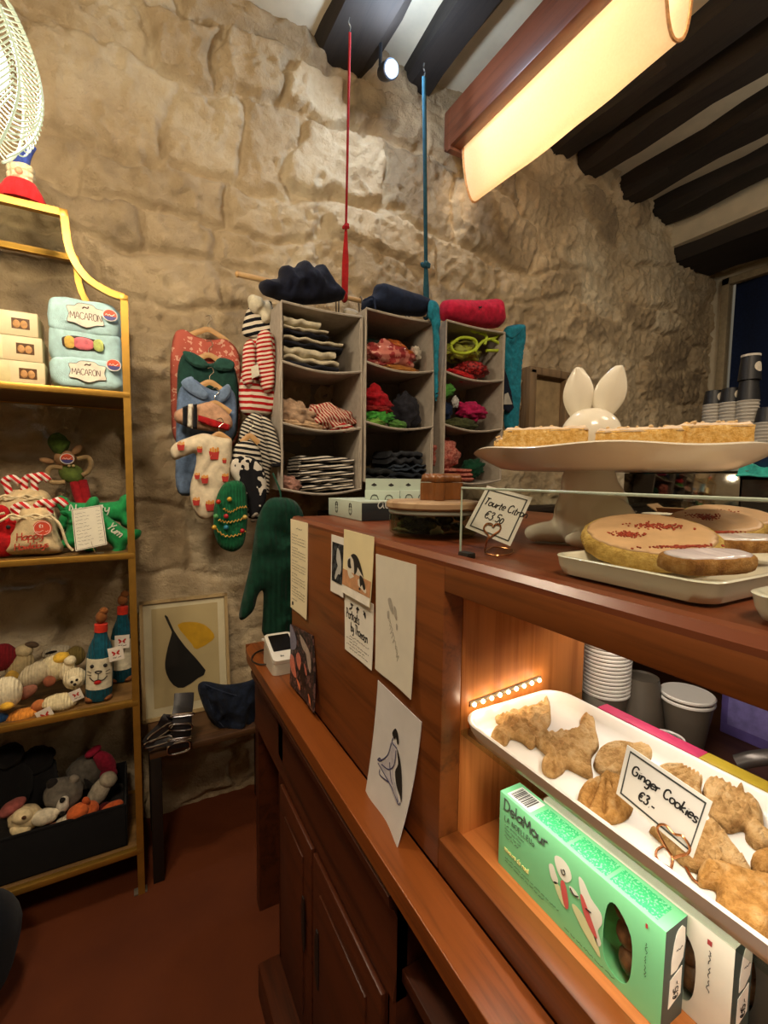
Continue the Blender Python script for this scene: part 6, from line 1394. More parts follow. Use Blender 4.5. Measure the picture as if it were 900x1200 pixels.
# dog collars with silver buckles
SIL = plain('#c9c6c0', .15, 1, .02); LEA = plain('#141115', .45, 0, .1)
def loop(mb, c, u, v, a, b, r): c, u, v = V(c), V(u).normalized(), V(v).normalized(); mb.tube([c+u*a*math.copysign(abs(math.cos(t))**.6, math.cos(t))+v*b*math.copysign(abs(math.sin(t))**.6, math.sin(t)) for t in [i*2*PI/28 for i in range(28)]], r, 6, closed=True)
c = lambda x, y, d=0: ony(x, y, 1.722+d)
cl = thing('dog_collar', 'black leather dog collar with silver rings hanging over the side table edge', 'collar', (c(212, 850).x, 1.74, .40))
mb = MB().tube(cat([c(216, 812, .07), c(215, 826, .045), c(213, 842, .010), c(212, 858, -.002), c(210, 876, -.002)], 6), .034, 10, flat=.14, upv=(0, -1, .1)); mb.build('strap', LEA, cl, world=True)
mb = MB(); loop(mb, c(210, 876, -.010), (1, 0, 0), (0, 0, 1), .037, .020, .0045); mb.build('round_ring', SIL, cl, world=True)
for px_, pz_, an, hh_ in ((212, 852, -.2, .013), (214, 838, -.12, .004), (211, 866, -.12, .004)):
    mb = MB(); loop(mb, c(px_, pz_, -.012), (math.cos(an), 0, math.sin(an)), (0, -.1, 1), .038, hh_, .0034); mb.build('buckle', SIL, cl, world=True)
for lab, pts, bk_, an in (('black dog collar with a slanting silver slider, left of the hanging one', [(196, 842), (190, 852), (178, 864), (172, 872)], (188, 858), .5), ('black dog collar with a long flat silver loop lying lowest at the left', [(206, 866), (192, 868), (180, 870), (172, 876)], (186, 869), .08)):
    t = thing('dog_collar', lab, 'collar', c(*pts[1])); P = [V((c(*pts[0]).x+.01, 1.80, TZ+.008))]+[c(*q_) for q_ in pts]
    MB().tube(cat(P, 5), .020, 8, flat=.2, upv=(0, -1, .5)).build('strap', LEA, t, world=True)
    mb = MB(); loop(mb, c(*bk_, -.008), (math.cos(an), 0, math.sin(an)), (-math.sin(an), 0, math.cos(an)), .044, .012, .003); mb.build('slider', SIL, t, world=True)
# jeans
def garment(name, label, cat_, px, y, mat, t=.012, w=.03, wr=.009, res=.011, k=3, group=None, tilt=0, seed=0, flat=False, sharp=False):
    fr = Fr((0, y, 0), (1, 0, 0), (0, 0, 1)); P = px_poly(px, fr, y); P = soft(P) if not sharp else P
    ztop = max(b for _, b in P); root = thing(name, label, cat_, (sum(a for a, _ in P)/len(P), y, min(b for _, b in P)), (0, 0, 0), group)
    bend = (lambda a, b: (ztop-b)*tilt) if tilt else None
    mb = MB().puff(P, fr, t, w, res, flat, wr, 16, None, seed, bend); o = mb.build('fabric', mat, root, world=True, auto=0); return root, fr, P, o
DEN = cloth('#161d2c', .3)
r, fr, P, o = garment('folded_jeans', 'dark blue jeans folded over the back of the side table', 'trousers', ((230, 804), (238, 797), (262, 803), (285, 800), (302, 794), (303, 852), (282, 859), (262, 857), (246, 846), (238, 828)), 1.80, DEN, .022, .04, .030)
mb = MB()
for pts in ([(240, 802), (262, 811), (296, 820)], [(244, 820), (252, 840), (262, 852)]): mb.tube(cat([ony(*q_, 1.775) for q_ in pts], 4), .002, 6)
mb.build('seam', cloth('#2b3448'), r, world=True)

# ================================================================== HANGING CLOTHES
def hanger(label, cx, topy, y, half=18, drop=10, hook=True, mat=None):
    """px centre and height of the wooden hanger bar on the plane y"""
    c0 = ony(cx, topy, y); s = (ony(cx+half, topy, y)-c0).length; h = (ony(cx, topy, y)-ony(cx, topy+drop, y)).length
    t = thing('clothes_hanger', label, 'hanger', c0, group=None)
    mb = MB().tube(cat([c0+V((-s, 0, -h)), c0+V((-s*.5, 0, -h*.3)), c0+V((0, 0, h*.2)), c0+V((s*.5, 0, -h*.3)), c0+V((s, 0, -h))], 5), .011, 8, flat=.45, upv=(0, 1, 0)); mb.build('wooden_bar', wood('#9a6f3c', '#c99b62', 'X', .5), t, world=True)
    mb = MB().tube(cat([c0+V((0, 0, h*.2)), c0+V((0, 0, .03)), c0+V((.014, 0, .045)), c0+V((.008, .0, .062)), c0+V((-.008, 0, .058))], 5), .0018, 6); mb.build('wire_hook', plain('#b8b0a0', .25, 1), t, world=True); return t
CORAL = spots('#b25a4a', '#d2a08a', 45, .60); hanger('wooden hanger holding the coral spotted sweater, highest of all', 244, 388, 2.03, 22, 9)
tg = MB().bx((ony(244, 390, 2.0).x-.008, 1.995, ony(244, 392, 2.0).z-.02), (ony(244, 390, 2.0).x+.012, 1.998, ony(244, 380, 2.0).z), .001)
G = garment; HG = None
r, *_ = G('dog_sweater', 'coral dog sweater with pale spots, hanging at the back left', 'dog clothes', ((204, 388), (216, 385), (228, 394), (246, 399), (262, 396), (272, 402), (280, 412), (284, 440), (282, 470), (280, 520), (240, 545), (202, 520), (200, 470), (199, 420)), 2.01, CORAL, .010, .03, seed=1)
hanger('wooden hanger holding the dark green polo top', 245, 418, 1.975, 20, 9)
r, fr, P, o = G('dog_shirt', 'dark green dog top with a turned collar over the coral sweater', 'dog clothes', ((214, 413), (226, 415), (246, 428), (258, 420), (272, 424), (278, 440), (280, 462), (278, 520), (240, 530), (208, 510), (207, 460), (208, 430)), 1.955, cloth('#1d3d35'), .010, .03, seed=2)
mb = MB().puff(smooth2(px_poly(((214, 412), (228, 414), (244, 426), (238, 432), (222, 426)), fr, 1.93), 3), Fr((0, 1.93, 0), (1, 0, 0), (0, 0, 1)), .008, .01, .008); mb.build('collar', cloth('#264a40'), r, world=True); mb = MB().puff(smooth2(px_poly(((250, 428), (258, 419), (274, 424), (272, 434), (256, 434)), fr, 1.93), 3), Fr((0, 1.93, 0), (1, 0, 0), (0, 0, 1)), .008, .01, .008); mb.build('collar', cloth('#264a40'), r, world=True)
hanger('wooden hanger with a wire hook holding the blue denim shirt', 246, 450, 1.91, 20, 10)
BLUE = cloth('#5f7390', .14)
r, fr, P, o = G('dog_shirt', 'faded blue denim dog shirt with a wide collar, long at the left', 'dog clothes', ((218, 446), (227, 443), (238, 452), (252, 459), (262, 455), (268, 452), (276, 462), (278, 480), (276, 512), (262, 520), (236, 540), (228, 582), (205, 580), (206, 520), (207, 460)), 1.89, BLUE, .012, .035, seed=3)
for pts in (((212, 448), (224, 441), (230, 448), (244, 462), (238, 468), (222, 460)), ((254, 462), (266, 450), (271, 456), (268, 466), (258, 472))): mb = MB().puff(smooth2(px_poly(pts, fr, 1.865), 3), Fr((0, 1.865, 0), (1, 0, 0), (0, 0, 1)), .008, .012, .008); mb.build('collar', cloth('#6d819c', .1), r, world=True)
hanger('wooden hanger holding the tan dog sweater with the red stripe', 252, 474, 1.855, 18, 8)
r, fr, P, o = G('dog_sweater', 'tan dog sweater with a red band and a black and white striped sleeve', 'dog clothes', ((204, 482), (214, 478), (232, 474), (246, 470), (262, 478), (272, 490), (273, 500), (266, 506), (250, 506), (232, 504), (218, 500), (204, 494)), 1.835, cloth('#b78f72'), .014, .03, seed=4)
f9 = Fr((0, 1.812, 0), (1, 0, 0), (0, 0, 1))
for nm, pts, col in (('sleeve_stripe', ((214, 477), (220, 475), (219, 500), (214, 498)), '#14151a'), ('sleeve_stripe', ((220.5, 474), (226, 473), (225.5, 502), (219.5, 500)), '#d8d2c0'), ('sleeve_stripe', ((226.5, 474), (231, 473), (231, 503), (226, 502)), '#14151a'), ('red_band', ((232, 486), (252, 492), (270, 498), (268, 505), (250, 501), (232, 494)), '#a01a1c')):
    mb = MB().puff(px_poly(pts, f9, 1.812), f9, .004, .006, .007); mb.build(nm, cloth(col), r, world=True, auto=0)
# fries pyjamas
hanger('wooden hanger with a white clip holding the fries patterned onesie', 257, 510, 1.80, 12, 6)
r, fr, P, o = G('dog_onesie', 'cream dog onesie printed with red cartons of fries', 'dog clothes', ((199, 526), (206, 518), (228, 510), (240, 507), (254, 512), (272, 514), (272, 520), (271, 560), (262, 580), (262, 590), (250, 608), (234, 609), (224, 592), (222, 570), (230, 545), (230, 530), (218, 534), (205, 540), (201, 536)), 1.795, cloth('#d2c4a8', .06), .016, .03, seed=5)
RD, YL = plain('#a82a22', .8), plain('#d08a2a', .8)
for x, y, s in ((251, 532, 1.15), (212, 523, .8), (234, 527, .6), (240, 562, .8), (230, 588, .8), (246, 593, 1), (264, 560, .8), (231, 558, .6), (263, 540, .5)):
    cc = fr.inv(ony(x, y, 1.768)); k = .0145*s; f8 = Fr((cc[0], 1.770, cc[1]), (1, 0, 0), (0, 0, 1))
    mb = MB()
    for j in range(4): mb.prism([(-k*.9+k*.5*j, 0), (-k*.55+k*.5*j, 0), (-k*.5+k*.5*j, k*(1.2+.25*(j % 2))), (-k*.9+k*.5*j, k*(1.2+.25*(j % 2)))], f8, .0004, .0001)
    mb.build('fries_print', YL, r, world=True); MB().prism([(-k*.8, -k*1.2), (k*.8, -k*1.2), (k*1.1, k*.6), (0, k*.35), (-k*1.1, k*.6)], f8, .0004, .0006).build('carton_print', RD, r, world=True)
# right hand column
BW = stripes(((0, '#15151a'), (.5, '#d6ccb8')), .026, 'Z', .35); RW = stripes(((0, '#a8191c'), (.48, '#d8ccb8')), .024, 'Z', 0); RW2 = stripes(((0, '#a8191c'), (.5, '#d8ccb8')), .016, 'Z', .25); BW2 = stripes(((0, '#1a1a1f'), (.5, '#cbc2b0')), .014, 'Z', -.35); BW3 = stripes(((0, '#15151a'), (.5, '#cfc6b4')), .020, 'Z', -.1)
r, fr, P, o = G('dog_pullover', 'black and white striped dog top with a bunched white hood, topmost of its column', 'dog clothes', ((289, 362), (296, 358), (306, 352), (318, 350), (322, 372), (321, 402), (304, 400), (284, 394), (283, 386)), 1.96, BW, .014, .03, seed=6)
mb = MB(); q0 = ony(300, 356, 1.935); mb.ell(q0, (.036, .028, .034), nz=.006, nscale=35); mb.ell(ony(312, 366, 1.935), (.026, .022, .042), nz=.006, nscale=35); remesh(mb.build('hood', cloth('#cfc6ac', .08), r, world=True), .004, 3)
r, fr, P, o = G('dog_pullover', 'red and white striped dog top with gathered sleeves under the white hood', 'dog clothes', ((290, 398), (304, 396), (312, 388), (322, 392), (326, 430), (326, 470), (318, 486), (300, 488), (282, 486), (279, 460), (284, 430)), 1.90, RW, .018, .03, seed=7)
for pts, m_ in ((((286, 404), (296, 398), (300, 420), (296, 450), (285, 450), (284, 425)), RW2), (((302, 392), (316, 388), (320, 410), (322, 450), (310, 460), (300, 430)), RW2)): mb = MB().puff(smooth2(px_poly(pts, fr, 1.868), 3), Fr((0, 1.868, 0), (1, 0, 0), (0, 0, 1)), .02, .02, .010, False, .006, 20); mb.build('sleeve', m_, r, world=True, auto=0)
mb = MB().prism([fr.inv(ony(x, y, 1.848))[:2] for x, y in ((294, 430), (302, 427), (304, 440), (295, 444))], Fr((0, 1.846, 0), (1, 0, 0), (0, 0, 1)), .002); mb.build('paper_tag', plain('#cfc8b4', .6), r, world=True)
hanger('wooden hanger in the narrow black and white striped dog top', 293, 512, 1.815, 10, 7)
r, fr, P, o = G('dog_pullover', 'narrow striped black and white long sleeved dog top hanging below the red one', 'dog clothes', ((290, 488), (298, 482), (310, 488), (318, 494), (326, 520), (332, 542), (318, 546), (316, 560), (316, 582), (296, 585), (278, 560), (279, 520), (282, 498)), 1.85, BW2, .013, .03, seed=8)
mb = MB().puff(smooth2(px_poly(((306, 488), (318, 494), (328, 522), (332, 541), (320, 546), (312, 520)), fr, 1.822), 3), Fr((0, 1.822, 0), (1, 0, 0), (0, 0, 1)), .014, .014, .010); mb.build('sleeve', BW2, r, world=True, auto=0); mb = MB().tube(cat([ony(x, y, 1.81) for x, y in ((319, 545), (326, 545), (333, 541))], 4), .008, 8); mb.build('cuff', cloth('#121217'), r, world=True)
r, fr, P, o = G('dog_onesie', 'black and white dog onesie, striped above and blotched like a cow below', 'dog clothes', ((274, 522), (284, 516), (298, 518), (306, 528), (308, 552), (308, 580), (306, 606), (296, 614), (290, 606), (290, 580), (276, 570), (270, 548)), 1.805, BW3, .015, .03, seed=9)
COW = spots('#131317', '#cfc8ba', 16, .53)
mb = MB().puff(smooth2(px_poly(((273, 538), (288, 534), (302, 540), (311, 556), (312, 584), (304, 602), (293, 606), (289, 585), (278, 568), (270, 552)), fr, 1.785), 3), Fr((0, 1.785, 0), (1, 0, 0), (0, 0, 1)), .018, .02, .009, False, .004); mb.build('cow_patch', COW, r, world=True, auto=0)
r, fr, P, o = G('dog_sweater', 'bright green knitted dog sweater trimmed with gold garland and coloured baubles', 'dog clothes', ((262, 566), (276, 562), (287, 566), (290, 585), (290, 615), (286, 640), (273, 648), (257, 642), (250, 624), (250, 600), (254, 580)), 1.765, cloth('#155a38', .12, 180), .022, .03, seed=10)
f7 = lambda x, y: ony(x, y, 1.731); rnd = random.Random(4); mb = MB()
for row in (((262, 596), (270, 600), (280, 595), (289, 594)), ((256, 609), (266, 612), (278, 610), (289, 606)), ((252, 619), (264, 628), (278, 627), (288, 622))):
    Pp = cat([f7(*q_) for q_ in row], 6)
    mb.tube([p+V((0, 0, .0035*(1 if i % 2 else -1))) for i, p in enumerate(Pp)], .0028, 5)
mb.build('gold_garland', plain('#b58a34', .4, .4, .2, 200), r, world=True)
for x, y, col in ((269, 585, '#c9a03a'), (256, 588, '#b03020'), (265, 605, '#b02a34'), (287, 606, '#d0b060'), (265, 618, '#3a8aa8'), (251, 618, '#c9a03a'), (284, 622, '#a8242a'), (253, 605, '#58a060')): MB().ell(f7(x, y), (.009, .008, .009), n=12, m=8).build('bauble', plain(col, .25, .2), r, world=True)
# knitted dark green jumper hanging by the counter end
r, fr, P, o = G('knitted_jumper', 'large dark green knitted jumper hanging between the clothes and the counter end', 'clothes', ((318, 582), (344, 584), (356, 600), (362, 640), (360, 730), (352, 752), (306, 749), (308, 720), (309, 690), (302, 696), (298, 716), (284, 728), (279, 724), (284, 700), (294, 660), (300, 612), (308, 592)), 1.44, cloth('#0a3325', .14, 120), .030, .04, .012, seed=11, res=.010)
p = ony(330, 586, 1.44)
mb = MB().tube(cat([p+V((0, 0, -.02)), p+V((0, .02, .03)), p+V((0, .10, .085))], 6), .003, 6); mb.build('hanging_loop', cloth('#0b3a2a'), r, world=True)

# ================================================================== RODS, RIBBONS, ORGANISERS
RDZ = 2.268; RDY = 1.95
rod = thing('hanging_rod', 'pale wooden rod carrying the grey hanging organisers', 'rod', (1.05, RDY, RDZ)); MB().tube([(.392, RDY, RDZ), (1.80, RDY, RDZ)], .011, 14).build('wooden_rod', wood('#a07a48', '#cda873', 'X', .5), rod, world=True)
for x in (.392, 1.80): MB().ell((x, RDY, RDZ), (.010, .0125, .0125)).build('end_cap', plain('#b48e5a'), rod, world=True)
def ribbon(name, label, top, x1, z1, col, kn, w0, w1):
    t = thing(name, label, 'ribbon', top); b = V((x1, RDY, z1)); k = top.lerp(b, kn)
    mb = MB().tube([top+(b-top)*kn*i/12 for i in range(13)], w0, 8, flat=.5, upv=(0, 1, 0)); mb.build('strap', cloth(col, .1), t, world=True)
    mb = MB().tube([k+(b-k)*i/8 for i in range(9)], [w0+(w1-w0)*min(1, i/4) for i in range(9)], 8, flat=.35, upv=(0, 1, 0)); mb.build('broad_end', cloth(shade(col, 1.15), .1), t, world=True)
    mb = MB().ell(k+V((0, -.006, 0)), (w0*2.1, .010, .016), nz=.004, nscale=90); mb.ell(k+V((-w0*2, -.006, -.006)), (w0*1.4, .008, .012), RY(.6)); mb.build('knot', cloth(shade(col, 1.1), .1), t, world=True)
    mb = MB().tube(cat([top+V((0, 0, .0)), top+V((.004, 0, .02)), top+V((-.004, 0, .035)), top+V((0, 0, .055))], 4), .003, 6); mb.build('metal_hook', plain('#9aa4b0', .25, 1), t, world=True)
    mb = MB(); mb.tube([b+V((0, math.cos(a)*.016, math.sin(a)*.016)) for a in [i*2*PI/16 for i in range(16)]], w1*.8, 6, closed=True, flat=.4, upv=(1, 0, 0)) if False else mb.tube([V((x1, RDY+.016*math.cos(a), RDZ+.016*math.sin(a))) for a in [i*2*PI/16 for i in range(16)]], w1*.5, 6, closed=True); mb.build('loop', cloth(col, .1), t, world=True)
tr_ = ony(410, 45, 1.80); tr_.z = min(tr_.z, 3.30)
ribbon('red_ribbon', 'long thin red ribbon from the ceiling beam to the rod', ony(410, 38, 1.80), ony(404, 340, RDY).x, RDZ+.014, '#8c1b1c', .72, .0055, .016)
ribbon('teal_ribbon', 'long dark teal ribbon from the ceiling beam to the rod', ony(497, 90, 1.80), ony(500, 345, RDY).x, RDZ+.014, '#1f4450', .78, .0105, .017)

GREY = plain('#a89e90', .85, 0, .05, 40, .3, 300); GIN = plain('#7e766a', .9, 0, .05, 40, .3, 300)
def organiser(label, y, tl, tr, bl, br, zs, depth=.30):
    """grey fabric hanging organiser: px corners on plane y, shelf heights zs (front, low to high)"""
    A0, A1, B0, B1 = ony(*tl, y), ony(*tr, y), ony(*bl, y), ony(*br, y); x0, x1 = (A0.x+B0.x)/2, (A1.x+B1.x)/2; zt, zb = (A0.z+A1.z)/2, min(zs)
    t = thing('hanging_organiser', label, 'organiser', ((x0+x1)/2, y+depth/2, zb), group='grey fabric hanging organisers on the rod'); w = x1-x0
    for x in (x0, x1):
        mb = MB().grid(lambda u, v: (x+(.006*math.sin(v*9+u*3)*(1 if x == x0 else -1)), y+depth*u, zb+(zt-zb)*v), 8, 20, .005); mb.build('side_wall', GREY, t, world=True)
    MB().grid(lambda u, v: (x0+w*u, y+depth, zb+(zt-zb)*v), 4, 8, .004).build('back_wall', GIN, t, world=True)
    for z in list(zs)+[zt]:
        sag = .022 if z < zt else .006
        sf = lambda u, v: (x0+w*u, y+depth*v, z-sag*math.sin(PI*u)*(1-.4*v))
        MB().grid(sf, 16, 6, .005).build('fabric_shelf', GREY, t, world=True)
        mb = MB().tube([V(sf(i/16, 0)) for i in range(17)], .0055, 6); mb.build('piping', plain('#a59b8c', .8), t, world=True)
    mb = MB()
    for x in (x0, x1): mb.tube([(x, y, zb), (x, y, zt)], .0045, 6)
    mb.build('piping', plain('#a59b8c', .8), t, world=True)
    mb = MB()
    for x in (x0+.05, x1-.05): mb.tube(cat([V((x, RDY, zt)), V((x, RDY-.016, zt+.05)), V((x, RDY-.016, RDZ)), V((x, RDY, RDZ+.015)), V((x, RDY+.016, RDZ)), V((x, RDY+.010, zt+.05)), V((x, RDY, zt))], 4), .006, 6, flat=.5)
    mb.build('hanging_loop', GIN, t, world=True)
    return x0, x1, y, zt, list(zs)
def zpx(px_, py_, y): return ony(px_, py_, y).z
O1 = organiser('leftmost grey hanging organiser holding striped tops', 1.80, (325, 360), (423, 364), (335, 584), (424, 575), (zpx(380, 578, 1.8)+.018, zpx(380, 504, 1.8)+.018, zpx(380, 435, 1.8)+.018))
O2 = organiser('middle grey hanging organiser with bagged garments at the top', 1.79, (427, 366), (507, 373), (429, 572), (508, 565), (zpx(470, 564, 1.79), zpx(470, 502, 1.79)+.018, zpx(470, 434, 1.79)+.016))
O3 = organiser('rightmost grey hanging organiser below the red folded hoodie', 1.78, (521, 379), (590, 386), (521, 566), (588, 556), (zpx(556, 562, 1.78), zpx(556, 504, 1.78)+.016, zpx(556, 444, 1.78)+.014))
OC = {1: O1, 2: O2, 3: O3}
def folded(label, o, shelf, u0, u1, z, h, mat, group, layers=2, d0=.025, d1=.22, seed=0, name='folded_shirt', wob=.004, trim=None):
    """one folded garment lying in an organiser cell: u0..u1 across the cell, z above the shelf"""
    x0, x1, y, zt, zs = OC[o]; w = x1-x0; a, b = x0+.008+(w-.016)*u0, x0+.008+(w-.016)*u1; zb = zs[shelf]+.003+z-.018*math.sin(PI*(u0+u1)/2)*.9
    t = thing(name, label, 'clothes', ((a+b)/2, y+(d0+d1)/2, zb), group=group); lh = h/layers
    for i in range(layers):
        rnd = random.Random(seed*7+i); mb = MB(); N = 20; e = .004
        def sec(uu, th):
            c, s = math.cos(th), math.sin(th); k = .45
            py = (d0+d1)/2+(d1-d0)/2*math.copysign(abs(c)**k, c)+.006*noise.noise(V((uu*4+seed, i*3, 1)))
            pz = lh*(i+.5)+lh*.52*math.copysign(abs(s)**.8, s)+wob*noise.noise(V((uu*5+seed*2, c*1.2, i*1.3)))*2
            return V((a+(b-a)*uu+.004*s, y+py, zb+pz+wob*.3))
        M_ = 22; vs = [sec(j/N, 2*PI*k/M_) for j in range(N+1) for k in range(M_)]
        fs = [(j*M_+k, j*M_+(k+1) % M_, (j+1)*M_+(k+1) % M_, (j+1)*M_+k) for j in range(N) for k in range(M_)]+[tuple(range(M_-1, -1, -1)), tuple(N*M_+k for k in range(M_))]
        mb.add(vs, [tuple(reversed(f)) for f in fs]); mb.build('fold', mat if not (trim and i == layers-1) else trim, t, world=True, auto=60)
    return t
def crumple(label, o, shelf, u, v, z, r, mat, group, seed=0, lean=0, name='crumpled_garment', extra=()):
    x0, x1, y, zt, zs = OC[o]; w = x1-x0; c_ = V((x0+w*u, y+v, zs[shelf]+z+r[2]-.012)); t = thing(name, label, 'clothes', c_-V((0, 0, r[2])), group=group)
    mb = MB(); n, m = 40, 26; vs = []; R = RY(lean)
    for i in range(m+1):
        ph = -PI/2+PI*i/m
        for k in range(n):
            th = 2*PI*k/n; q_ = V((math.cos(ph)*math.cos(th), math.cos(ph)*math.sin(th), math.sin(ph)))
            s = 1+.30*(abs(noise.noise(q_*2.2+V((seed*5.1, 0, 0))))*2-.35)+.10*noise.noise(q_*6+V((0, seed, 0)))
            vs.append(c_+(R @ V((q_.x*r[0]*s, q_.y*r[1]*s, q_.z*r[2]*s))))
    mb.add(vs, [(i*n+k, i*n+(k+1) % n, (i+1)*n+(k+1) % n, (i+1)*n+k) for i in range(m) for k in range(n)]); mb.build('fabric', mat, t, world=True, auto=0)
    for nm, off, rr, mm in extra: MB().ell(c_+V(off), rr, n=18, m=12, nz=.005, nscale=40).build(nm, mm, t, world=True, auto=0)
    return t
CRW = cloth('#bfb69c', .08); NVY = cloth('#15161f', .15); WS = stripes(((0, '#17171d'), (.5, '#d2cabb')), .0125, 'Z', .12)
g1 = 'cream and navy folded sweaters in the top left cell'
for k, (z, h, u1, m_, tr, lab) in enumerate(((0, .048, .74, NVY, CRW, 'cream topped dark folded sweater lowest in the top left cell'), (.050, .034, .70, CRW, None, 'cream folded sweater second from below in the top left cell'), (.086, .040, .80, NVY, CRW, 'navy folded sweater with a cream fold in the middle of the top left stack'), (.128, .034, .60, NVY, CRW, 'navy and cream folded sweater second from the top of its stack'), (.164, .030, .50, CRW, None, 'cream folded sweater on top of the stack in the top left cell'))): folded(lab, 1, 2, .03, u1, z, h, m_, g1, 2 if tr else 1, seed=k+1, trim=tr, wob=.0065)
g2 = 'crumpled tops in the middle left cell'
crumple('beige dusty rose crumpled garment at the left of the middle left cell', 1, 1, .22, .09, .0, (.085, .075, .055), cloth('#a58a70', .15), g2, 1, .35)
crumple('cream folded scrap at the front of the middle left cell', 1, 1, .30, .04, -.005, (.085, .030, .020), cloth('#b89a78', .1), g2, 2, .1)
crumple('red and white finely striped crumpled top in the middle left cell', 1, 1, .66, .10, .0, (.115, .085, .055), stripes(((0, '#9c2a24'), (.5, '#d2bca6')), .012, 'X', .7), g2, 3)
crumple('dark red folded edge under the striped top in the middle left cell', 1, 1, .80, .06, -.004, (.06, .045, .020), RW2, g2, 4)
g3 = 'black and white striped folded tops in the bottom left cell'
for k in range(5): folded(('black and white striped folded top, %s in the bottom left cell' % ('lowest', 'second from below', 'middle one', 'second from the top', 'topmost')[k]), 1, 0, .26-.01*k+(.03 if k == 4 else 0), .96-.015*(k % 2), .002+.029*k, .028, WS, g3, 1, seed=20+k, wob=.005)
crumple('rose pink crumpled garment at the left of the bottom left cell', 1, 0, .14, .06, -.004, (.045, .05, .032), cloth('#9c7466'), g3, 6, .3)
# middle organiser
g4 = 'bagged and loose garments in the top middle cell'; FILM = glass('#f0dede', .12)
crumple('dark green garment at the back of the top middle cell', 2, 2, .55, .17, .06, (.11, .07, .055), cloth('#24443c'), g4, 7)
crumple('salmon pink garment in a clear plastic bag in the top middle cell', 2, 2, .44, .08, .012, (.125, .075, .058), spots('#a84848', '#d89a8a', 26, .5, .35), g4, 8, 0, 'bagged_garment', (('plastic_bag', (.0, -.022, .012), (.132, .075, .062), FILM),))
crumple('orange and mustard garment lying across the pink bag in the top middle cell', 2, 2, .56, .07, .085, (.075, .045, .022), cloth('#b06a2a', .25), g4, 9, .35)
crumple('white strap curling over the mustard garment in the top middle cell', 2, 2, .80, .05, .065, (.026, .02, .030), cloth('#b8b0a0'), g4, 10, -.3)
crumple('golden brown hem along the front of the top middle cell', 2, 2, .58, .04, -.006, (.09, .025, .016), cloth('#94602c'), g4, 11)
g5 = 'bright crumpled harnesses in the middle cell of the middle organiser'
crumple('bright red crumpled harness in the middle cell of the middle organiser', 2, 1, .26, .08, .075, (.075, .06, .045), cloth('#9c1420', .2), g5, 12, .4, extra=(('strap', (-.018, -.03, .045), (.028, .018, .028), cloth('#a8161f')),))
crumple('dark red scrap under the bright red harness', 2, 1, .24, .05, .056, (.07, .04, .018), cloth('#7c1a18'), g5, 13)
crumple('lime green crumpled harness at the front of the middle cell', 2, 1, .26, .06, .014, (.075, .05, .030), cloth('#3f8a34', .25), g5, 14)
crumple('pale green cushioned strap lowest in the middle cell', 2, 1, .20, .04, -.006, (.045, .030, .022), cloth('#6a9440'), g5, 15)
crumple('olive green padded strap beside the pale green one', 2, 1, .52, .04, -.006, (.045, .030, .020), cloth('#4a7434'), g5, 16)
crumple('large charcoal garment filling the right of the middle cell', 2, 1, .78, .12, .0, (.070, .07, .085), cloth('#23232a', .2), g5, 17)
g6 = 'dark folded jeans in the bottom middle cell'
for k, (u0, u1, z, h, c_, lab) in enumerate(((.02, .50, 0, .06, '#1c1e1f', 'black folded trousers low at the left of the bottom middle cell'), (.40, .98, 0, .05, '#1a2028', 'dark blue folded jeans lowest at the right of the bottom middle cell'), (.46, .98, .052, .034, '#2b3440', 'slate blue folded jeans above the lowest pair'), (.42, .92, .088, .060, '#282b30', 'charcoal folded sweater on top of the jeans'))): folded(lab, 2, 0, u0, u1, z, h, cloth(c_, .2), g6, 2, seed=40+k, wob=.008)
# right organiser
g7 = 'neon and red items in the top right cell'
crumple('yellow neon bundle in a clear bag in the top right cell', 3, 2, .50, .12, .10, (.105, .06, .05), spots('#6c6a2a', '#9aa038', 30, .5, .4), g7, 18, 0, 'bagged_garment')
x0, x1, y, zt, zs = O3; t = thing('neon_harness', 'neon yellow tubular dog harness looping in the top right cell', 'harness', (x0+.14, y+.05, zs[2]+.1), group=g7); mb = MB(); NEON = plain('#a8bc2c', .5, 0, .08)
for px_ in ([(528, 404), (540, 396), (556, 398), (558, 408), (546, 414), (532, 412), (528, 404)], [(556, 412), (566, 400), (580, 396), (586, 390)], [(562, 390), (570, 394), (568, 404)], [(576, 398), (584, 402), (586, 410), (570, 411)], [(549, 384), (556, 389), (562, 388)]): mb.tube(cat([ony(a, b, y+.035) for a, b in px_], 5), .0075, 10)
mb.build('padded_tube', NEON, t, world=True)
crumple('glossy dark red sequinned garment in the top right cell', 3, 2, .62, .08, .022, (.085, .06, .040), spots('#5c1416', '#a02828', 60, .5, .3, .8), g7, 19)
crumple('bright red folded strap at the front of the top right cell', 3, 2, .32, .04, -.006, (.085, .03, .020), cloth('#a8181a'), g7, 20, .15)
g8 = 'rolled garments in the middle right cell'
crumple('hot pink rolled fleece in the middle right cell', 3, 1, .60, .07, .052, (.085, .055, .042), cloth('#a01a4c', .15), g8, 21, .1)
crumple('green leafy garment at the top left of the middle right cell', 3, 1, .14, .06, .15, (.045, .035, .030), cloth('#4c8a38'), g8, 22, -.3)
crumple('navy garment behind the hot pink fleece', 3, 1, .14, .10, .03, (.05, .05, .055), cloth('#16233c'), g8, 23)
crumple('olive green roll lowest in the middle right cell', 3, 1, .40, .06, -.006, (.095, .045, .030), cloth('#3c4024', .2), g8, 24)
crumple('white strap loop sticking up in the middle right cell', 3, 1, .28, .05, .105, (.018, .012, .026), cloth('#b4b4b0'), g8, 25)
g9 = 'coral knits in the bottom right cell'; CK = spots('#a4544a', '#bf7a6a', 90, .5, .9, 1)
crumple('coral knitted bundle standing at the left of the bottom right cell', 3, 0, .18, .09, .055, (.075, .06, .075), CK, g9, 26, -.3)
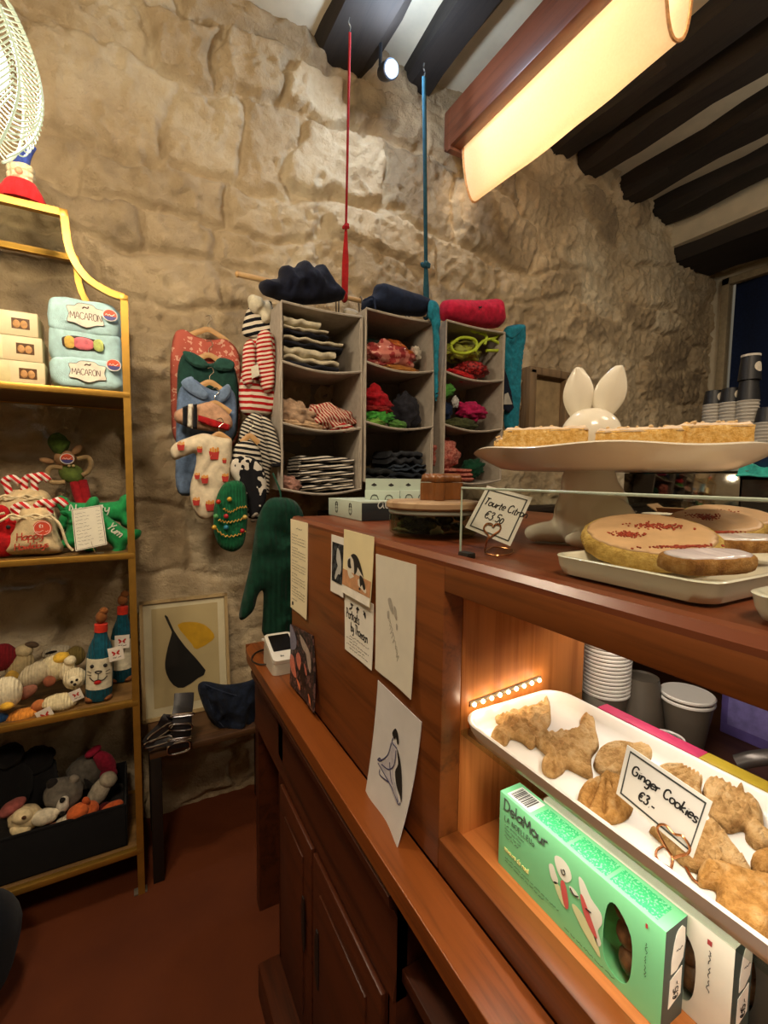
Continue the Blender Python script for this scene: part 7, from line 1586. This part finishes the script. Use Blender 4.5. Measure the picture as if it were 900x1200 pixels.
for k in range(3): folded(('coral knitted garment folded %s in the bottom right cell' % ('lowest', 'in the middle', 'uppermost')[k]), 3, 0, .02, .58-.02*k, .021*k, .021, CK, g9, 1, seed=60+k, wob=.003)
crumple('dark green garment at the right of the bottom right cell', 3, 0, .66, .08, .02, (.065, .05, .045), cloth('#0e3a26'), g9, 27, -.4)
# on top of the organisers
def pile(label, pts, y, t_, mat, seed, name='folded_garment', group=None, wr=.012, z0=None):
    fr = Fr((0, y, 0), (1, 0, 0), (0, 0, 1)); P = px_poly(pts, fr, y); zmin = min(b for _, b in P); dz = (z0-zmin) if z0 is not None else 0
    P = soft([(a, b+dz) for a, b in P]); root = thing(name, label, 'clothes', (sum(a for a, _ in P)/len(P), y, zmin+dz), group=group)
    mb = MB().puff(P, fr, t_, t_*.9, .011, False, wr, 20, None, seed); mb.build('fabric', mat, root, world=True, auto=0); return root, fr
NV = cloth('#121626', .2)
pile('dark navy crumpled sweatshirt heaped on the leftmost organiser', ((302, 338), (306, 330), (326, 330), (326, 318), (332, 312), (344, 318), (350, 308), (360, 309), (366, 318), (372, 311), (380, 316), (390, 332), (404, 346), (402, 354), (380, 358), (340, 360), (322, 352), (308, 348)), 1.84, .07, NV, 31, 'crumpled_sweatshirt', wr=.035, z0=O1[3]+.004)
pile('cream paper label card beside the navy sweatshirt', ((401, 350), (406, 344), (421, 349), (422, 362), (408, 362)), 1.90, .01, plain('#b8ab90', .6), 32, 'label_card', wr=.002, z0=O1[3]+.004)
r, fr = pile('dark navy folded sweatshirt lying on the middle organiser', ((423, 362), (424, 348), (436, 345), (438, 334), (444, 329), (470, 338), (498, 347), (502, 352), (500, 370), (466, 367), (440, 364)), 1.84, .07, cloth('#131c30', .15), 33, z0=O2[3]+.004, wr=.008)
MB().tube(cat([ony(x, y, 1.772) for x, y in ((426, 352), (437, 348), (440, 362))], 4), .004, 6).build('fold_edge', cloth('#1c2740'), r, world=True)
r, fr = pile('raspberry red folded hoodie lying on the rightmost organiser', ((515, 372), (516, 354), (522, 350), (560, 352), (580, 349), (586, 356), (589, 384), (560, 384), (530, 380)), 1.83, .07, cloth('#b01c38', .12), 34, z0=O3[3]+.004, wr=.010)
p = ony(563, 361, 1.757); mb = MB().tube(cat([p+V((-.010, 0, .004)), p+V((0, 0, .002)), p+V((.006, 0, .008))], 3), .0035, 6); mb.tube([p+V((-.006, 0, 0)), p+V((-.007, 0, -.010))], .002, 5); mb.tube([p+V((.004, 0, .002)), p+V((.004, 0, -.008))], .002, 5); mb.build('dog_emblem', INK, r, world=True)
TC = cloth('#1f7386', .14)
pile('teal cloth hanging down between the middle and right organisers', ((502, 350), (514, 354), (516, 372), (514, 400), (513, 470), (509, 470), (508, 400), (506, 378), (501, 372)), 1.765, .012, TC, 35, 'teal_cloth')
r, fr = pile('teal garment with a dark panel hanging at the right side of the organisers', ((588, 384), (604, 380), (615, 380), (615, 396), (610, 430), (608, 470), (606, 506), (590, 506), (591, 470), (590, 430)), 1.84, .022, TC, 36, 'teal_garment')
mb = MB().puff(smooth2(px_poly(((589, 432), (594, 440), (602, 478), (590, 480)), fr, 1.81), 2), Fr((0, 1.81, 0), (1, 0, 0), (0, 0, 1)), .008, .01, .008); mb.build('dark_panel', cloth('#131a2a'), r, world=True)
mb = MB().prism(px_poly(((591, 462), (595, 460), (600, 474), (590, 474)), fr, 1.80), Fr((0, 1.80, 0), (1, 0, 0), (0, 0, 1)), .003); mb.build('paper_tag', plain('#a8a498', .6), r, world=True)
mb = MB().tube(cat([ony(x, y, 1.812) for x, y in ((590, 388), (600, 396), (614, 384))], 4), .004, 6); mb.build('fold', cloth('#17606f'), r, world=True)

# ================================================================== CARD READER ON THE LEDGE
c0 = onz(318, 793, ZL)
WH = plain('#dcd8cc', .35, 0, .015); cr = thing('card_reader', 'white card reader with a dark screen on its stand at the ledge end', 'card reader', (.30, 1.15, ZL))
q = [onz(x, y, ZL+.001) for x, y in ((320, 793), (346, 788))]
u = V((q[1].x-q[0].x, q[1].y-q[0].y, 0)).normalized(); v = V((-u.y, u.x, 0)); fr = Fr(q[0], u, v); w = .085; d = .13
mb = MB(); base = rrect(0, w, 0, d, .014, 4); top = rrect(.003, w-.003, .004, d-.004, .013, 4)
n = len(base); hz = lambda b: .030+.044*(b/d); vs = [fr(a, b, 0) for a, b in base]+[fr(a, b, hz(b)) for a, b in top]
mb.add(vs, [tuple(range(n-1, -1, -1)), tuple(n+i for i in range(n))]+[(i, (i+1) % n, n+(i+1) % n, n+i) for i in range(n)]); mb.build('stand', plain('#b4ac9e', .4, 0, .02), cr, world=True, auto=50)
sl_ = math.atan2(.044, d); f2 = Fr(fr(0, 0, .0305), u, v*math.cos(sl_)+V((0, 0, 1))*math.sin(sl_)); mb = MB().prism(rrect(.002, w-.002, .003, d, .012, 4), f2, .012); rd = mb.build('reader', WH, cr, world=True, auto=30)
tag(MB().prism(rrect(.012, w-.010, .045, d-.010, .003, 3), f2, .0006, .012).build('screen', plain('#191512', .2), rd, world=True))
mb = MB(); pen(mb, 'su', Fr(f2(0, 0, .0124), f2.u, f2.v), .026, .020, .010, .0008); tag(mb.build('mark', INK, rd, world=True))
mb = MB().tube(cat([fr(.01, d*.6, .006), fr(-.018, d*.75, .003), fr(-.03, d*1.1, .003), fr(-.005, d*1.5, .003), fr(.05, d*1.7, .003)], 5), .0022, 6); mb.build('cable', plain('#26221f', .5), cr, world=True)
q = onz(325, 752, ZL+.002); t = thing('paper_slip', 'small white printed card lying behind the card reader', 'card', q)
fr = Fr(q, (1, .35, 0), (-.35, 1, 0)); MB().prism([(-.03, -.05), (.05, -.05), (.05, .05), (-.03, .05)], fr, .006).build('card', plain('#d8d2c6', .5), t, world=True); mb = MB(); scribble(mb, fr, -.02, .0, .06, .008, .001, 3, .007); scribble(mb, fr, -.02, -.02, .06, .008, .001, 4, .007); mb.build('print', INK, t, world=True)
